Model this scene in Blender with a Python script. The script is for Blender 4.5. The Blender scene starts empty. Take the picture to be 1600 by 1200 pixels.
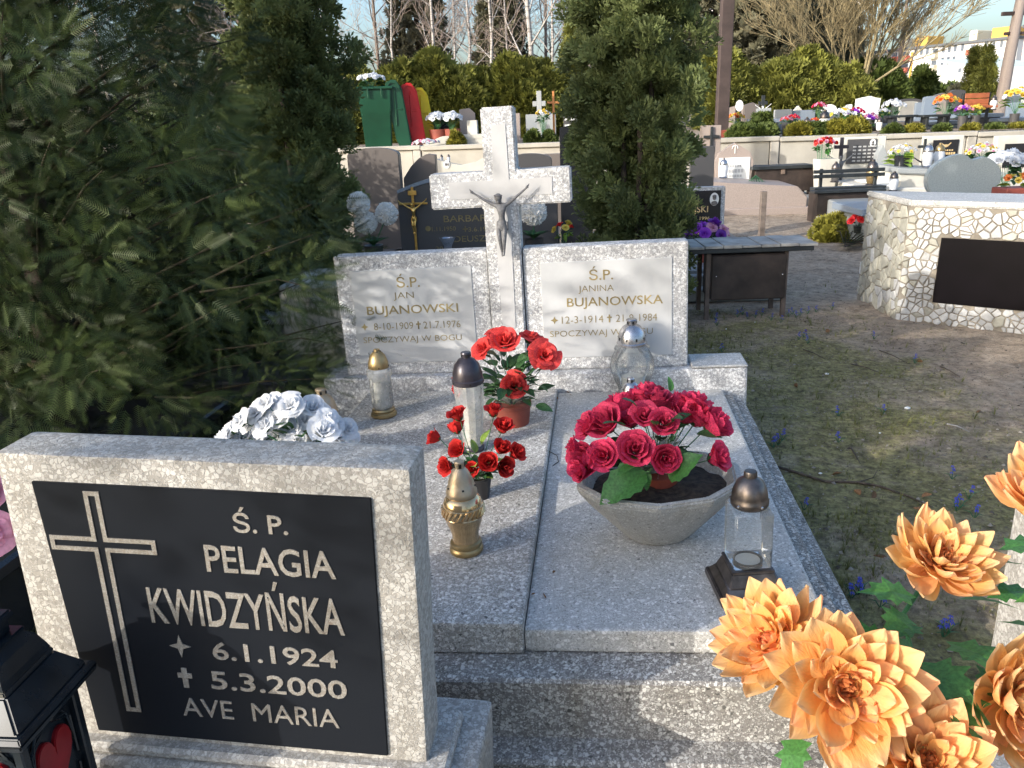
import bpy, bmesh, math, random
import numpy as np
from math import sin, cos, pi, radians, sqrt, atan2
from mathutils import Vector, Matrix, Quaternion, noise

random.seed(7)
RNG = np.random.default_rng(11)
SC = bpy.context.scene
COL = SC.collection

# ------------------------------------------------------------------ camera
PITCH, ROLL, EYE, FPX = radians(18.2), radians(-2.3), 1.6, 1250.0
CAMR = Matrix.Rotation(pi/2 - PITCH, 3, 'X') @ Matrix.Rotation(ROLL, 3, 'Z')
cam = bpy.data.cameras.new('camera')
cam.sensor_width = 36.0
cam.lens = FPX/1600*36
cam.clip_start = 0.05
cam.clip_end = 2000
camo = bpy.data.objects.new('camera', cam)
camo.matrix_world = Matrix.Translation((0, 0, EYE)) @ CAMR.to_4x4()
COL.objects.link(camo)
SC.camera = camo

# ------------------------------------------------------------------ light
SUN_AZ = (0.84, 0.54)           # horizontal direction the light travels in
SUN_EL = radians(19)
W = bpy.data.worlds.new('World')
SC.world = W
W.use_nodes = True
wn = W.node_tree.nodes
sky = wn.new('ShaderNodeTexSky')
sky.sky_type = 'NISHITA'
sky.sun_disc = False
sky.sun_elevation = SUN_EL
sky.sun_rotation = atan2(-SUN_AZ[0], -SUN_AZ[1]) % (2*pi)
sky.air_density = 1.1
sky.dust_density = 4.0
sky.ozone_density = 3.2
W.node_tree.links.new(sky.outputs[0], wn['Background'].inputs[0])
wn['Background'].inputs[1].default_value = 0.15
sl = bpy.data.lights.new('sun', 'SUN')
sl.energy = 2.0
sl.angle = radians(0.6)
sl.color = (1.0, 0.945, 0.87)
so = bpy.data.objects.new('sun', sl)
so.rotation_euler = Vector((SUN_AZ[0]*cos(SUN_EL), SUN_AZ[1]*cos(SUN_EL), -sin(SUN_EL))).to_track_quat('-Z', 'Y').to_euler()
so.location = (-6, -5, 8)
COL.objects.link(so)
SC.view_settings.view_transform = 'Standard'
SC.view_settings.look = 'None'
SC.view_settings.exposure = 1.38
SC.view_settings.gamma = 1
SC.view_settings.use_curve_mapping = False

# ------------------------------------------------------------------ surveying: the ray through a photo pixel met with a real plane
def ray(px, py):
    return CAMR @ Vector(((px-800)/FPX, -(py-600)/FPX, -1))
EYEV = Vector((0, 0, EYE))
def at_z(px, py, z):
    d = ray(px, py); return EYEV + d*((z-EYE)/d.z)
def at_y(px, py, Y):
    d = ray(px, py); return EYEV + d*(Y/d.y)
def at_d(px, py, dep):
    return EYEV + ray(px, py)*dep

# ------------------------------------------------------------------ object helpers
def thing(name, label, cat, loc=(0, 0, 0), rz=0.0, group=None, mw=None):
    o = bpy.data.objects.new(name, None)
    o.empty_display_size = 0.1
    COL.objects.link(o)
    if mw is not None: o.matrix_world = mw
    else:
        o.location = loc; o.rotation_euler = (0, 0, rz)
    o['label'] = label; o['category'] = cat
    if group: o['group'] = group
    return o
def tag(o, label, cat, group=None):
    o['label'] = label; o['category'] = cat
    if group: o['group'] = group
    return o
def link(name, me, parent=None, mat=None, M=None):
    o = bpy.data.objects.new(name, me)
    COL.objects.link(o)
    if mat is not None and len(me.materials) == 0: me.materials.append(mat)
    if parent is not None: o.parent = parent
    if M is not None: o.matrix_local = M
    return o
def copy_tree(o, parent=None):
    c = o.copy(); COL.objects.link(c)
    if parent is not None: c.parent = parent
    for ch in list(o.children): copy_tree(ch, c)
    return c
def T(x, y, z): return Matrix.Translation((x, y, z))
def RX(a): return Matrix.Rotation(a, 4, 'X')
def RY(a): return Matrix.Rotation(a, 4, 'Y')
def RZ(a): return Matrix.Rotation(a, 4, 'Z')
def S(x, y=None, z=None):
    if y is None: y = z = x
    return Matrix.Diagonal((x, y, z, 1))

class B:
    """collects shapes in one bmesh"""
    def __init__(s): s.bm = bmesh.new()
    def _add(s, verts, M):
        if M is not None: bmesh.ops.transform(s.bm, matrix=M, verts=verts)
    def box(s, x0, x1, y0, y1, z0, z1, bev=0.0, M=None, seg=1, rough=0.0, cut=0):
        t = bmesh.new()
        bmesh.ops.create_cube(t, size=1)
        bmesh.ops.transform(t, matrix=T((x0+x1)/2, (y0+y1)/2, (z0+z1)/2) @ S(x1-x0, y1-y0, z1-z0), verts=t.verts)
        if bev: bmesh.ops.bevel(t, geom=t.edges[:], offset=bev, segments=seg, affect='EDGES', profile=0.6)
        if cut: bmesh.ops.subdivide_edges(t, edges=[e for e in t.edges if e.calc_length() > 0.05], cuts=cut, use_grid_fill=True)
        if rough:
            for v in t.verts:
                n = noise.noise_vector(v.co*14)*rough + noise.noise_vector(v.co*45)*rough*0.5
                v.co += n
        s.merge(t, M); return s
    def merge(s, t, M=None):
        me = bpy.data.meshes.new('tmp'); t.to_mesh(me); t.free()
        if M is not None: me.transform(M)
        s.bm.from_mesh(me); bpy.data.meshes.remove(me)
    def prism(s, pts, y0, y1, M=None, bev=0.0):
        """outline in XZ extruded along Y"""
        t = bmesh.new()
        a = [t.verts.new((p[0], y0, p[1])) for p in pts]
        f = t.faces.new(a)
        r = bmesh.ops.extrude_face_region(t, geom=[f])
        bmesh.ops.translate(t, vec=(0, y1-y0, 0), verts=[v for v in r['geom'] if isinstance(v, bmesh.types.BMVert)])
        bmesh.ops.recalc_face_normals(t, faces=t.faces)
        if bev: bmesh.ops.bevel(t, geom=t.edges[:], offset=bev, segments=2, affect='EDGES')
        s.merge(t, M); return s
    def lathe(s, prof, n=28, M=None, closed=False, sq=0.0):
        t = bmesh.new(); rings = []
        for r, z in prof:
            if r < 1e-5: rings.append([t.verts.new((0, 0, z))]); continue
            rr = []
            for i in range(n):
                a = 2*pi*i/n
                k = 1.0
                rr.append(t.verts.new((r*k*cos(a), r*k*sin(a), z)))
            rings.append(rr)
        for a, b in zip(rings[:-1], rings[1:]):
            for i in range(n):
                j = (i+1) % n
                if len(a) == 1 and len(b) == 1: continue
                if len(a) == 1: t.faces.new((a[0], b[i], b[j]))
                elif len(b) == 1: t.faces.new((a[i], a[j], b[0]))
                else: t.faces.new((a[i], a[j], b[j], b[i]))
        bmesh.ops.recalc_face_normals(t, faces=t.faces)
        s.merge(t, M); return s
    def tube(s, pts, rad, n=6, M=None):
        t = bmesh.new(); rings = []
        P = [Vector(p) for p in pts]
        if not hasattr(rad, '__len__'): rad = [rad]*len(P)
        for i, p in enumerate(P):
            d = (P[min(i+1, len(P)-1)] - P[max(i-1, 0)]).normalized()
            u = d.orthogonal().normalized() if i == 0 else (u - d*u.dot(d)).normalized()
            w = d.cross(u)
            rings.append([t.verts.new(p + (u*cos(2*pi*k/n) + w*sin(2*pi*k/n))*rad[i]) for k in range(n)])
        for a, b in zip(rings[:-1], rings[1:]):
            for k in range(n): t.faces.new((a[k], a[(k+1) % n], b[(k+1) % n], b[k]))
        t.faces.new(rings[0][::-1]); t.faces.new(rings[-1])
        s.merge(t, M); return s
    def ball(s, c, r, M=None, sub=2, sc=(1, 1, 1)):
        t = bmesh.new(); bmesh.ops.create_icosphere(t, subdivisions=sub, radius=r)
        bmesh.ops.transform(t, matrix=T(*c) @ S(*sc), verts=t.verts)
        s.merge(t, M); return s
    def frustum(s, x0, y0, z0, x1, y1, z1, M=None, bev=0.0):
        """square frustum centred on the z axis with half sizes"""
        t = bmesh.new()
        v = [t.verts.new(p) for p in ((-x0, -y0, z0), (x0, -y0, z0), (x0, y0, z0), (-x0, y0, z0), (-x1, -y1, z1), (x1, -y1, z1), (x1, y1, z1), (-x1, y1, z1))]
        for f in ((3, 2, 1, 0), (4, 5, 6, 7), (0, 1, 5, 4), (1, 2, 6, 5), (2, 3, 7, 6), (3, 0, 4, 7)): t.faces.new([v[i] for i in f])
        if bev: bmesh.ops.bevel(t, geom=t.edges[:], offset=bev, segments=2, affect='EDGES')
        s.merge(t, M); return s
    def mesh(s, name, mat=None, smooth=False, sharp=None):
        me = bpy.data.meshes.new(name)
        bmesh.ops.recalc_face_normals(s.bm, faces=s.bm.faces)
        s.bm.to_mesh(me); s.bm.free()
        if mat: me.materials.append(mat)
        if smooth:
            me.polygons.foreach_set('use_smooth', [True]*len(me.polygons))
            me.set_sharp_from_angle(angle=radians(sharp if sharp else 40))
        return me
    def build(s, name, mat, parent=None, smooth=False, M=None, sharp=None):
        return link(name, s.mesh(name, mat, smooth, sharp), parent, None, M)

def np_mesh(name, V, F, mat=None, tint=None, smooth=False):
    """V (n,3); F (m,k)"""
    me = bpy.data.meshes.new(name)
    V = np.ascontiguousarray(V, dtype=np.float32); F = np.ascontiguousarray(F, dtype=np.int32)
    m, k = F.shape
    me.vertices.add(len(V)); me.vertices.foreach_set('co', V.ravel())
    me.loops.add(m*k); me.loops.foreach_set('vertex_index', F.ravel())
    me.polygons.add(m); me.polygons.foreach_set('loop_start', np.arange(0, m*k, k, dtype=np.int32))
    me.polygons.foreach_set('loop_total', np.full(m, k, dtype=np.int32))
    if smooth: me.polygons.foreach_set('use_smooth', np.ones(m, dtype=bool))
    me.update(calc_edges=True)
    if tint is not None:
        ca = me.color_attributes.new('tint', 'FLOAT_COLOR', 'POINT')
        c = np.ones((len(V), 4), dtype=np.float32); c[:, :3] = tint.reshape(-1, 1) if tint.ndim == 1 else tint
        ca.data.foreach_set('color', c.ravel())
    if mat: me.materials.append(mat)
    return me
def scatter(tv, tf, pos, ax, up, scale, tint):
    """copies of a template (axis +Y, face +Z) joined to arrays"""
    ax = ax/np.linalg.norm(ax, axis=1, keepdims=True)
    x = np.cross(ax, up); x /= (np.linalg.norm(x, axis=1, keepdims=True)+1e-9)
    z = np.cross(x, ax)
    R = np.stack([x, ax, z], axis=2)*scale[:, None, None]
    V = np.einsum('nij,kj->nki', R, tv) + pos[:, None, :]
    n, k = len(pos), len(tv)
    F = (tf[None] + (np.arange(n)*k)[:, None, None]).reshape(-1, tf.shape[1])
    return V.reshape(-1, 3), F, np.repeat(tint, k)
def rand_unit(n):
    v = RNG.normal(size=(n, 3)); return v/np.linalg.norm(v, axis=1, keepdims=True)

# ------------------------------------------------------------------ materials
def nmat(name):
    m = bpy.data.materials.new(name); m.use_nodes = True
    return m, m.node_tree.nodes, m.node_tree.links, m.node_tree.nodes['Principled BSDF']
def ramp(n, l, src, stops, mode='LINEAR'):
    r = n.new('ShaderNodeValToRGB'); r.color_ramp.interpolation = mode
    e = r.color_ramp.elements
    while len(e) < len(stops): e.new(0.5)
    for i, (p, c) in enumerate(stops):
        e[i].position = p; e[i].color = (*c, 1) if len(c) == 3 else c
    l.new(src, r.inputs[0]); return r
def coords(n, l, scale=(1, 1, 1), kind='Object'):
    c = n.new('ShaderNodeTexCoord'); m = n.new('ShaderNodeMapping')
    m.inputs['Scale'].default_value = scale
    l.new(c.outputs[kind], m.inputs[0]); return m.outputs[0]
def noi(n, l, vec, scale, detail=4, rough=0.6, dist=0.0):
    t = n.new('ShaderNodeTexNoise'); t.inputs['Scale'].default_value = scale
    t.inputs['Detail'].default_value = detail; t.inputs['Roughness'].default_value = rough
    t.inputs['Distortion'].default_value = dist
    l.new(vec, t.inputs['Vector']); return t
def mix(n, l, fac, a, b, bt='MIX'):
    m = n.new('ShaderNodeMix'); m.data_type = 'RGBA'; m.blend_type = bt
    for s, v in ((m.inputs[0], fac), (m.inputs[6], a), (m.inputs[7], b)):
        if isinstance(v, (int, float)): s.default_value = v
        elif isinstance(v, tuple): s.default_value = (*v, 1)
        else: l.new(v, s)
    return m.outputs[2]
def bump(n, l, h, strength, dist, bsdf, prev=None):
    b = n.new('ShaderNodeBump'); b.inputs['Strength'].default_value = strength; b.inputs['Distance'].default_value = dist
    l.new(h, b.inputs['Height'])
    if prev is not None: l.new(prev.outputs[0], b.inputs['Normal'])
    if bsdf is not None: l.new(b.outputs[0], bsdf.inputs['Normal'])
    return b
def math_(n, l, op, a, b=0.0):
    m = n.new('ShaderNodeMath'); m.operation = op
    for s, v in ((m.inputs[0], a), (m.inputs[1], b)):
        if isinstance(v, (int, float)): s.default_value = v
        else: l.new(v, s)
    return m.outputs[0]

def plain(name, col, rough=0.5, metal=0.0, var=0.12, scale=8, bmp=0.0, bscale=60, spec=0.5, rnd=0.0, sheen=0.0, trans=0.0):
    m, n, l, b = nmat(name)
    v = coords(n, l)
    t = noi(n, l, v, scale, 5)
    c0 = tuple(x*(1-var*1.6) for x in col); c1 = tuple(min(1, x*(1+var*1.2)) for x in col)
    r = ramp(n, l, t.outputs[0], [(0.3, c0), (0.7, c1)])
    out = r.outputs[0]
    if rnd:
        oi = n.new('ShaderNodeObjectInfo')
        h = n.new('ShaderNodeHueSaturation')
        k = math_(n, l, 'MULTIPLY_ADD', oi.outputs['Random'], 2*rnd); h_in = k.node; h_in.inputs[2].default_value = 1-rnd
        l.new(k, h.inputs['Value']); l.new(out, h.inputs['Color']); out = h.outputs[0]
    l.new(out, b.inputs['Base Color'])
    b.inputs['Roughness'].default_value = rough; b.inputs['Metallic'].default_value = metal
    b.inputs['Specular IOR Level'].default_value = spec
    if bmp:
        t2 = noi(n, l, v, bscale, 4)
        bump(n, l, t2.outputs[0], bmp, 0.004, b)
    if trans:
        tr = n.new('ShaderNodeBsdfTranslucent'); l.new(out, tr.inputs[0])
        ms = n.new('ShaderNodeMixShader'); ms.inputs[0].default_value = trans
        l.new(b.outputs[0], ms.inputs[1]); l.new(tr.outputs[0], ms.inputs[2])
        l.new(ms.outputs[0], n['Material Output'].inputs[0])
    return m

def terrazzo(name, scale, matrix, chip_a, chip_b, chip_dark=(0.16, 0.16, 0.16), cover=0.75, stain=0.35, bmp=0.5, rough=0.6, gap=0.05, stainc=(0.62, 0.60, 0.54)):
    """washed concrete with stone chips: two sizes of chips in a cement matrix"""
    m, n, l, b = nmat(name)
    v = coords(n, l)
    wob = noi(n, l, v, scale*0.7, 2)
    va = n.new('ShaderNodeMix'); va.data_type = 'VECTOR'; va.inputs[0].default_value = 0.012
    l.new(v, va.inputs[4]); l.new(wob.outputs['Color'], va.inputs[5]); vv = va.outputs[1]
    big = n.new('ShaderNodeTexVoronoi'); big.inputs['Scale'].default_value = scale; l.new(vv, big.inputs['Vector'])
    edge = n.new('ShaderNodeTexVoronoi'); edge.feature = 'DISTANCE_TO_EDGE'; edge.inputs['Scale'].default_value = scale; l.new(vv, edge.inputs['Vector'])
    sm = n.new('ShaderNodeTexVoronoi'); sm.inputs['Scale'].default_value = scale*2.3; l.new(vv, sm.inputs['Vector'])
    sme = n.new('ShaderNodeTexVoronoi'); sme.feature = 'DISTANCE_TO_EDGE'; sme.inputs['Scale'].default_value = scale*2.3; l.new(vv, sme.inputs['Vector'])
    sep = n.new('ShaderNodeSeparateColor'); l.new(big.outputs['Color'], sep.inputs[0])
    sep2 = n.new('ShaderNodeSeparateColor'); l.new(sm.outputs['Color'], sep2.inputs[0])
    cb = ramp(n, l, sep.outputs[1], [(0.0, chip_dark), (0.13, chip_b), (0.5, chip_a), (1.0, tuple(min(1, x*1.12) for x in chip_a))])
    cs = ramp(n, l, sep2.outputs[1], [(0.0, chip_dark), (0.3, chip_b), (0.8, chip_a), (1.0, chip_a)])
    # masks
    e1 = ramp(n, l, edge.outputs['Distance'], [(gap, (0, 0, 0)), (gap+0.07, (1, 1, 1))])
    e2 = ramp(n, l, sme.outputs['Distance'], [(gap*1.2, (0, 0, 0)), (gap*1.2+0.1, (1, 1, 1))])
    p1 = math_(n, l, 'GREATER_THAN', sep.outputs[0], 1-cover)
    p2 = math_(n, l, 'GREATER_THAN', sep2.outputs[0], 0.35)
    m1 = math_(n, l, 'MULTIPLY', e1.outputs[0], p1)
    m2 = math_(n, l, 'MULTIPLY', e2.outputs[0], p2)
    mn = noi(n, l, v, 3.2, 5, 0.65)
    mc = mix(n, l, mn.outputs[0], tuple(x*0.75 for x in matrix), tuple(min(1, x*1.25) for x in matrix))
    c = mix(n, l, m2, mc, cs.outputs[0])
    c = mix(n, l, m1, c, cb.outputs[0])
    st = noi(n, l, v, 2.1, 8, 0.68, 0.4)
    sr = ramp(n, l, st.outputs[0], [(0.38, (0, 0, 0)), (0.68, (1, 1, 1))])
    sf = math_(n, l, 'MULTIPLY', sr.outputs[0], stain)
    c = mix(n, l, sf, c, stainc, 'MULTIPLY')
    sv = noi(n, l, coords(n, l, (7, 7, .9)), 1.6, 6, 0.6)
    sk = ramp(n, l, sv.outputs[0], [(0.50, (0, 0, 0)), (0.72, (1, 1, 1))])
    c = mix(n, l, math_(n, l, 'MULTIPLY', sk.outputs[0], stain*.9), c, (0.60, 0.56, 0.47), 'MULTIPLY')
    l.new(c, b.inputs['Base Color'])
    b.inputs['Roughness'].default_value = rough
    h = math_(n, l, 'MAXIMUM', m1, math_(n, l, 'MULTIPLY', m2, 0.8))
    b1 = bump(n, l, h, bmp, 0.0022, None)
    fn = noi(n, l, v, 160, 3)
    bump(n, l, fn.outputs[0], 0.25, 0.001, b, b1)
    return m

def granite(name, a, bcol, scale=180, rough=0.35, bmp=0.05, spots=None):
    m, n, l, b = nmat(name)
    v = coords(n, l)
    t = noi(n, l, v, scale, 3, 0.8)
    r = ramp(n, l, t.outputs[0], [(0.36, a), (0.62, bcol)])
    big = noi(n, l, v, 2.0, 6, 0.65)
    c = mix(n, l, big.outputs[0], r.outputs[0], tuple(x*0.8 for x in bcol))
    l.new(c, b.inputs['Base Color']); b.inputs['Roughness'].default_value = rough
    if bmp: bump(n, l, t.outputs[0], bmp, 0.002, b)
    return m

def foliage(name, dark, light, rough=0.55, trans=0.25, patch=1.6):
    m, n, l, b = nmat(name)
    a = n.new('ShaderNodeAttribute'); a.attribute_name = 'tint'
    sp = n.new('ShaderNodeSeparateColor'); l.new(a.outputs['Color'], sp.inputs[0])
    v = coords(n, l)
    t = noi(n, l, v, patch, 3)
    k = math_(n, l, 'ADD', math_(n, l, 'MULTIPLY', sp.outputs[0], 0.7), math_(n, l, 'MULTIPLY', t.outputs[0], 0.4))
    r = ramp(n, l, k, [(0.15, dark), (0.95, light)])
    l.new(r.outputs[0], b.inputs['Base Color']); b.inputs['Roughness'].default_value = rough
    b.inputs['Specular IOR Level'].default_value = 0.35
    tr = n.new('ShaderNodeBsdfTranslucent'); l.new(r.outputs[0], tr.inputs[0])
    ms = n.new('ShaderNodeMixShader'); ms.inputs[0].default_value = trans
    l.new(b.outputs[0], ms.inputs[1]); l.new(tr.outputs[0], ms.inputs[2]); l.new(ms.outputs[0], n['Material Output'].inputs[0])
    return m

def glass(name, tint=(1, 1, 1), haze=0.12, rough=0.04, refl=1.0, hcol=(0.8, 0.82, 0.82)):
    """thin pane: see-through, Fresnel reflection, a little dust"""
    m, n, l, b = nmat(name)
    tr = n.new('ShaderNodeBsdfTransparent'); tr.inputs[0].default_value = (*tint, 1)
    gl = n.new('ShaderNodeBsdfGlossy'); gl.inputs['Roughness'].default_value = rough
    fr = n.new('ShaderNodeFresnel'); fr.inputs[0].default_value = 1.52
    df = n.new('ShaderNodeBsdfDiffuse'); df.inputs[0].default_value = (*hcol, 1)
    tl = n.new('ShaderNodeBsdfTranslucent'); tl.inputs[0].default_value = (*hcol, 1)
    m0 = n.new('ShaderNodeMixShader'); m0.inputs[0].default_value = 0.5; l.new(df.outputs[0], m0.inputs[1]); l.new(tl.outputs[0], m0.inputs[2])
    v = coords(n, l); t = noi(n, l, v, 30, 5, 0.7)
    hz = math_(n, l, 'MULTIPLY', t.outputs[0], haze*2)
    m1 = n.new('ShaderNodeMixShader'); l.new(hz, m1.inputs[0]); l.new(tr.outputs[0], m1.inputs[1]); l.new(m0.outputs[0], m1.inputs[2])
    f = math_(n, l, 'MULTIPLY', fr.outputs[0], .85*refl)
    m2 = n.new('ShaderNodeMixShader'); l.new(f, m2.inputs[0]); l.new(m1.outputs[0], m2.inputs[1]); l.new(gl.outputs[0], m2.inputs[2])
    l.new(m2.outputs[0], n['Material Output'].inputs[0])
    return m

M_ = {}
M_['stele'] = terrazzo('washed_pebble_concrete', 100, (0.295, 0.28, 0.255), (0.45, 0.437, 0.41), (0.355, 0.34, 0.315), (0.22, 0.21, 0.19), cover=0.62, stain=0.35, gap=0.04, bmp=0.5)
M_['slab'] = terrazzo('grey_terrazzo_slab', 105, (0.33, 0.315, 0.29), (0.70, 0.685, 0.655), (0.44, 0.43, 0.41), (0.08, 0.08, 0.08), cover=0.36, stain=0.5, gap=0.04, bmp=0.6)
M_['slabR'] = terrazzo('smooth_grey_terrazzo', 110, (0.42, 0.41, 0.385), (0.68, 0.665, 0.64), (0.50, 0.49, 0.465), (0.13, 0.13, 0.13), cover=0.26, stain=0.45, gap=0.05, bmp=0.3)
M_['base'] = terrazzo('dark_terrazzo_base', 100, (0.22, 0.205, 0.19), (0.60, 0.585, 0.55), (0.34, 0.325, 0.30), (0.06, 0.06, 0.055), cover=0.40, stain=0.6, gap=0.05, bmp=0.7)
M_['cross'] = terrazzo('white_marble_chip_terrazzo', 92, (0.33, 0.33, 0.335), (0.66, 0.66, 0.66), (0.46, 0.46, 0.465), (0.27, 0.27, 0.28), cover=0.55, stain=0.25, gap=0.03, bmp=0.35)
M_['inlay'] = plain('worn_smooth_cement', (0.45, 0.445, 0.44), 0.7, var=0.06, scale=5, bmp=0.1)
M_['marble'] = plain('pale_marble_plate', (0.46, 0.465, 0.465), 0.45, var=0.07, scale=4, bmp=0.03)
M_['plaque'] = granite('black_granite_plaque', (0.005, 0.006, 0.009), (0.012, 0.0145, 0.019), 500, 0.45, 0.02)
M_['plaque'].node_tree.nodes['Principled BSDF'].inputs['Specular IOR Level'].default_value = .12
M_['engrave'] = terrazzo('pale_carved_lettering', 300, (0.19, 0.175, 0.15), (0.29, 0.28, 0.255), (0.23, 0.195, 0.16), (0.17, 0.12, 0.09), cover=0.6, stain=0.4, bmp=0.2)
M_['goldletter'] = plain('faded_gold_lettering', (0.27, 0.21, 0.09), 0.5, var=0.4, scale=9)
M_['zinc'] = plain('grey_cast_metal', (0.13, 0.13, 0.135), 0.6, 0.1, var=0.25, scale=30, bmp=0.1)
M_['brass'] = plain('polished_brass', (0.72, 0.46, 0.14), 0.28, 1.0, var=0.2, scale=30)
M_['goldcap'] = plain('gold_lacquered_tin', (0.34, 0.25, 0.12), 0.38, 0.75, var=0.2, scale=20)
M_['goldcap2'] = plain('champagne_lacquered_tin', (0.42, 0.33, 0.22), 0.42, 0.6, var=0.15, scale=20)
M_['goldglass'] = plain('gold_mirrored_glass', (0.62, 0.44, 0.24), 0.16, 0.8, var=0.2, scale=14)
M_['darkcap'] = plain('dark_plum_tin', (0.045, 0.04, 0.05), 0.32, 0.4, var=0.2, scale=20)
M_['silver'] = plain('silver_tin', (0.42, 0.42, 0.44), 0.27, 0.9, var=0.2, scale=20)
M_['gunmetal'] = plain('gunmetal_tin', (0.14, 0.12, 0.11), 0.36, 0.85, var=0.35, scale=26)
M_['hole'] = plain('vent_hole_black', (0.006, 0.006, 0.006), 0.9)  # the shade inside the vent holes is put into this near-black colour
M_['glass'] = glass('clear_lantern_glass', (0.985, 0.995, 0.99), 0.15)
M_['glassf'] = glass('frosted_lantern_glass', (0.95, 0.95, 0.93), 0.34, 0.15)
M_['wax'] = plain('white_candle_wax', (0.72, 0.71, 0.66), 0.5, var=0.08, trans=0.3)
M_['crimson'] = plain('crimson_silk_petal', (0.62, 0.045, 0.115), 0.65, var=0.28, scale=24, rnd=0.18, trans=0.22, spec=0.25)
M_['red'] = plain('red_silk_petal', (0.46, 0.020, 0.018), 0.65, var=0.25, scale=24, rnd=0.25, trans=0.22, spec=0.25)
M_['coral'] = plain('coral_silk_petal', (0.66, 0.060, 0.055), 0.65, var=0.25, scale=24, rnd=0.18, trans=0.22, spec=0.25)
M_['white'] = plain('white_silk_petal', (0.76, 0.78, 0.81), 0.6, var=0.06, scale=10, rnd=0.08, trans=0.38, spec=0.25)
M_['chrys'] = plain('warm_white_chrysanthemum', (0.84, 0.83, 0.80), 0.6, var=0.04, scale=10, trans=0.3)
M_['pink'] = plain('pink_silk_petal', (0.72, 0.34, 0.48), 0.6, var=0.1, scale=10, rnd=0.1, trans=0.25)
M_['purple'] = plain('purple_silk_petal', (0.22, 0.03, 0.42), 0.6, var=0.2, scale=20, rnd=0.3, trans=0.2)
M_['yellow'] = plain('yellow_petal', (0.70, 0.52, 0.08), 0.6, var=0.2, scale=20, rnd=0.2, trans=0.2)
M_['scarlet'] = plain('scarlet_petal', (.75, .02, .02), .6, var=.1, rnd=.15)
M_['orangep'] = plain('orange_petal', (0.72, 0.20, 0.04), 0.6, var=0.2, scale=20, rnd=0.2, trans=0.2)
M_['leaf'] = plain('silk_leaf_green', (0.040, 0.105, 0.035), 0.5, var=0.35, scale=16, rnd=0.35, trans=0.25)
M_['leafbig'] = plain('broad_bright_leaf', (0.065, 0.20, 0.045), 0.5, var=0.25, scale=16, rnd=0.1, trans=0.3)
M_['leaflime'] = plain('lime_leaf', (0.24, 0.36, 0.06), 0.5, var=0.25, scale=20, rnd=0.2, trans=0.3)
M_['stem'] = plain('green_plastic_stem', (0.025, 0.12, 0.05), 0.45, var=0.2)
M_['terracotta'] = plain('terracotta_plastic', (0.24, 0.055, 0.035), 0.6, var=0.15)
M_['blackpot'] = plain('black_plastic_pot', (0.022, 0.022, 0.025), 0.4, var=0.2)
M_['soil'] = plain('dark_soil', (0.045, 0.032, 0.022), 0.95, var=0.5, scale=60, bmp=1.0, bscale=120)
M_['planter'] = terrazzo('cast_concrete_planter', 210, (0.37, 0.365, 0.345), (0.52, 0.51, 0.49), (0.40, 0.39, 0.37), (0.18, 0.18, 0.17), cover=0.3, stain=0.55, bmp=0.5)
M_['concrete'] = plain('weathered_concrete', (0.36, 0.34, 0.30), 0.85, var=0.2, scale=4, bmp=0.4, bscale=90)
M_['wall'] = plain('cast_wall_concrete', (0.35, 0.33, 0.285), 0.85, var=0.14, scale=1.6, bmp=0.3, bscale=60)
M_['greygran'] = granite('grey_granite', (0.16, 0.17, 0.17), (0.40, 0.42, 0.42), 130, 0.35)
M_['heartgran'] = granite('blue_grey_granite', (0.20, 0.23, 0.23), (0.42, 0.46, 0.45), 70, 0.3)
M_['browngran'] = granite('brown_granite', (0.075, 0.062, 0.055), (0.19, 0.165, 0.15), 150, 0.4)
M_['pinkgran'] = granite('pink_granite', (0.20, 0.155, 0.135), (0.37, 0.31, 0.275), 90, 0.5)
M_['darkgran'] = granite('dark_grey_granite', (0.035, 0.034, 0.036), (0.085, 0.083, 0.085), 160, 0.38)
M_['blackgran'] = granite('polished_black_granite', (0.008, 0.009, 0.012), (0.02, 0.022, 0.026), 200, 0.15, 0.0)
M_['palestone'] = plain('pale_sandstone', (0.52, 0.50, 0.44), 0.8, var=0.12, scale=3, bmp=0.3)
M_['whitestone'] = plain('white_marble', (0.74, 0.74, 0.71), 0.5, var=0.06, scale=6)
M_['bluestone'] = granite('blue_grey_polished_granite', (0.10, 0.13, 0.17), (0.26, 0.31, 0.37), 90, 0.3)
M_['rustmetal'] = plain('brown_painted_sheet_metal', (0.045, 0.032, 0.026), 0.55, 0.2, var=0.35, scale=5, bmp=0.15)
M_['blackpaint'] = plain('black_painted_wood', (0.020, 0.024, 0.026), 0.45, var=0.3, scale=6, bmp=0.1)
M_['board'] = plain('greyed_bench_board', (0.36, 0.34, 0.31), 0.75, var=0.25, scale=7, bmp=0.4)
M_['rail'] = plain('grey_brown_weathered_post', (0.13, 0.095, 0.075), 0.8, var=0.3, scale=7, bmp=0.4)
M_['bluelac'] = plain('black_lacquered_plastic', (0.012, 0.018, 0.024), 0.25, 0.15, var=0.3, scale=10)
M_['redglass'] = plain('dark_red_plastic_heart', (0.25, 0.008, 0.012), 0.3, var=0.2)
M_['twig'] = plain('dry_twig', (0.09, 0.065, 0.045), 0.85, var=0.4, scale=30)
M_['dryleaf'] = plain('dry_leaf', (0.24, 0.12, 0.05), 0.8, var=0.3, rnd=0.4, trans=0.2)
M_['bark'] = plain('dark_bark', (0.070, 0.052, 0.040), 0.9, var=0.4, scale=12, bmp=0.8, bscale=40)
M_['barkgrey'] = plain('grey_brown_bark', (0.17, 0.135, 0.11), 0.9, var=0.3, scale=10, bmp=0.5)
M_['pole'] = plain('creosoted_wood_pole', (0.055, 0.038, 0.034), 0.8, var=0.25, scale=3, bmp=0.4)
M_['greenbin'] = plain('dark_green_bin_plastic', (0.007, 0.058, 0.028), 0.4, var=0.15, scale=2)
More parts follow.
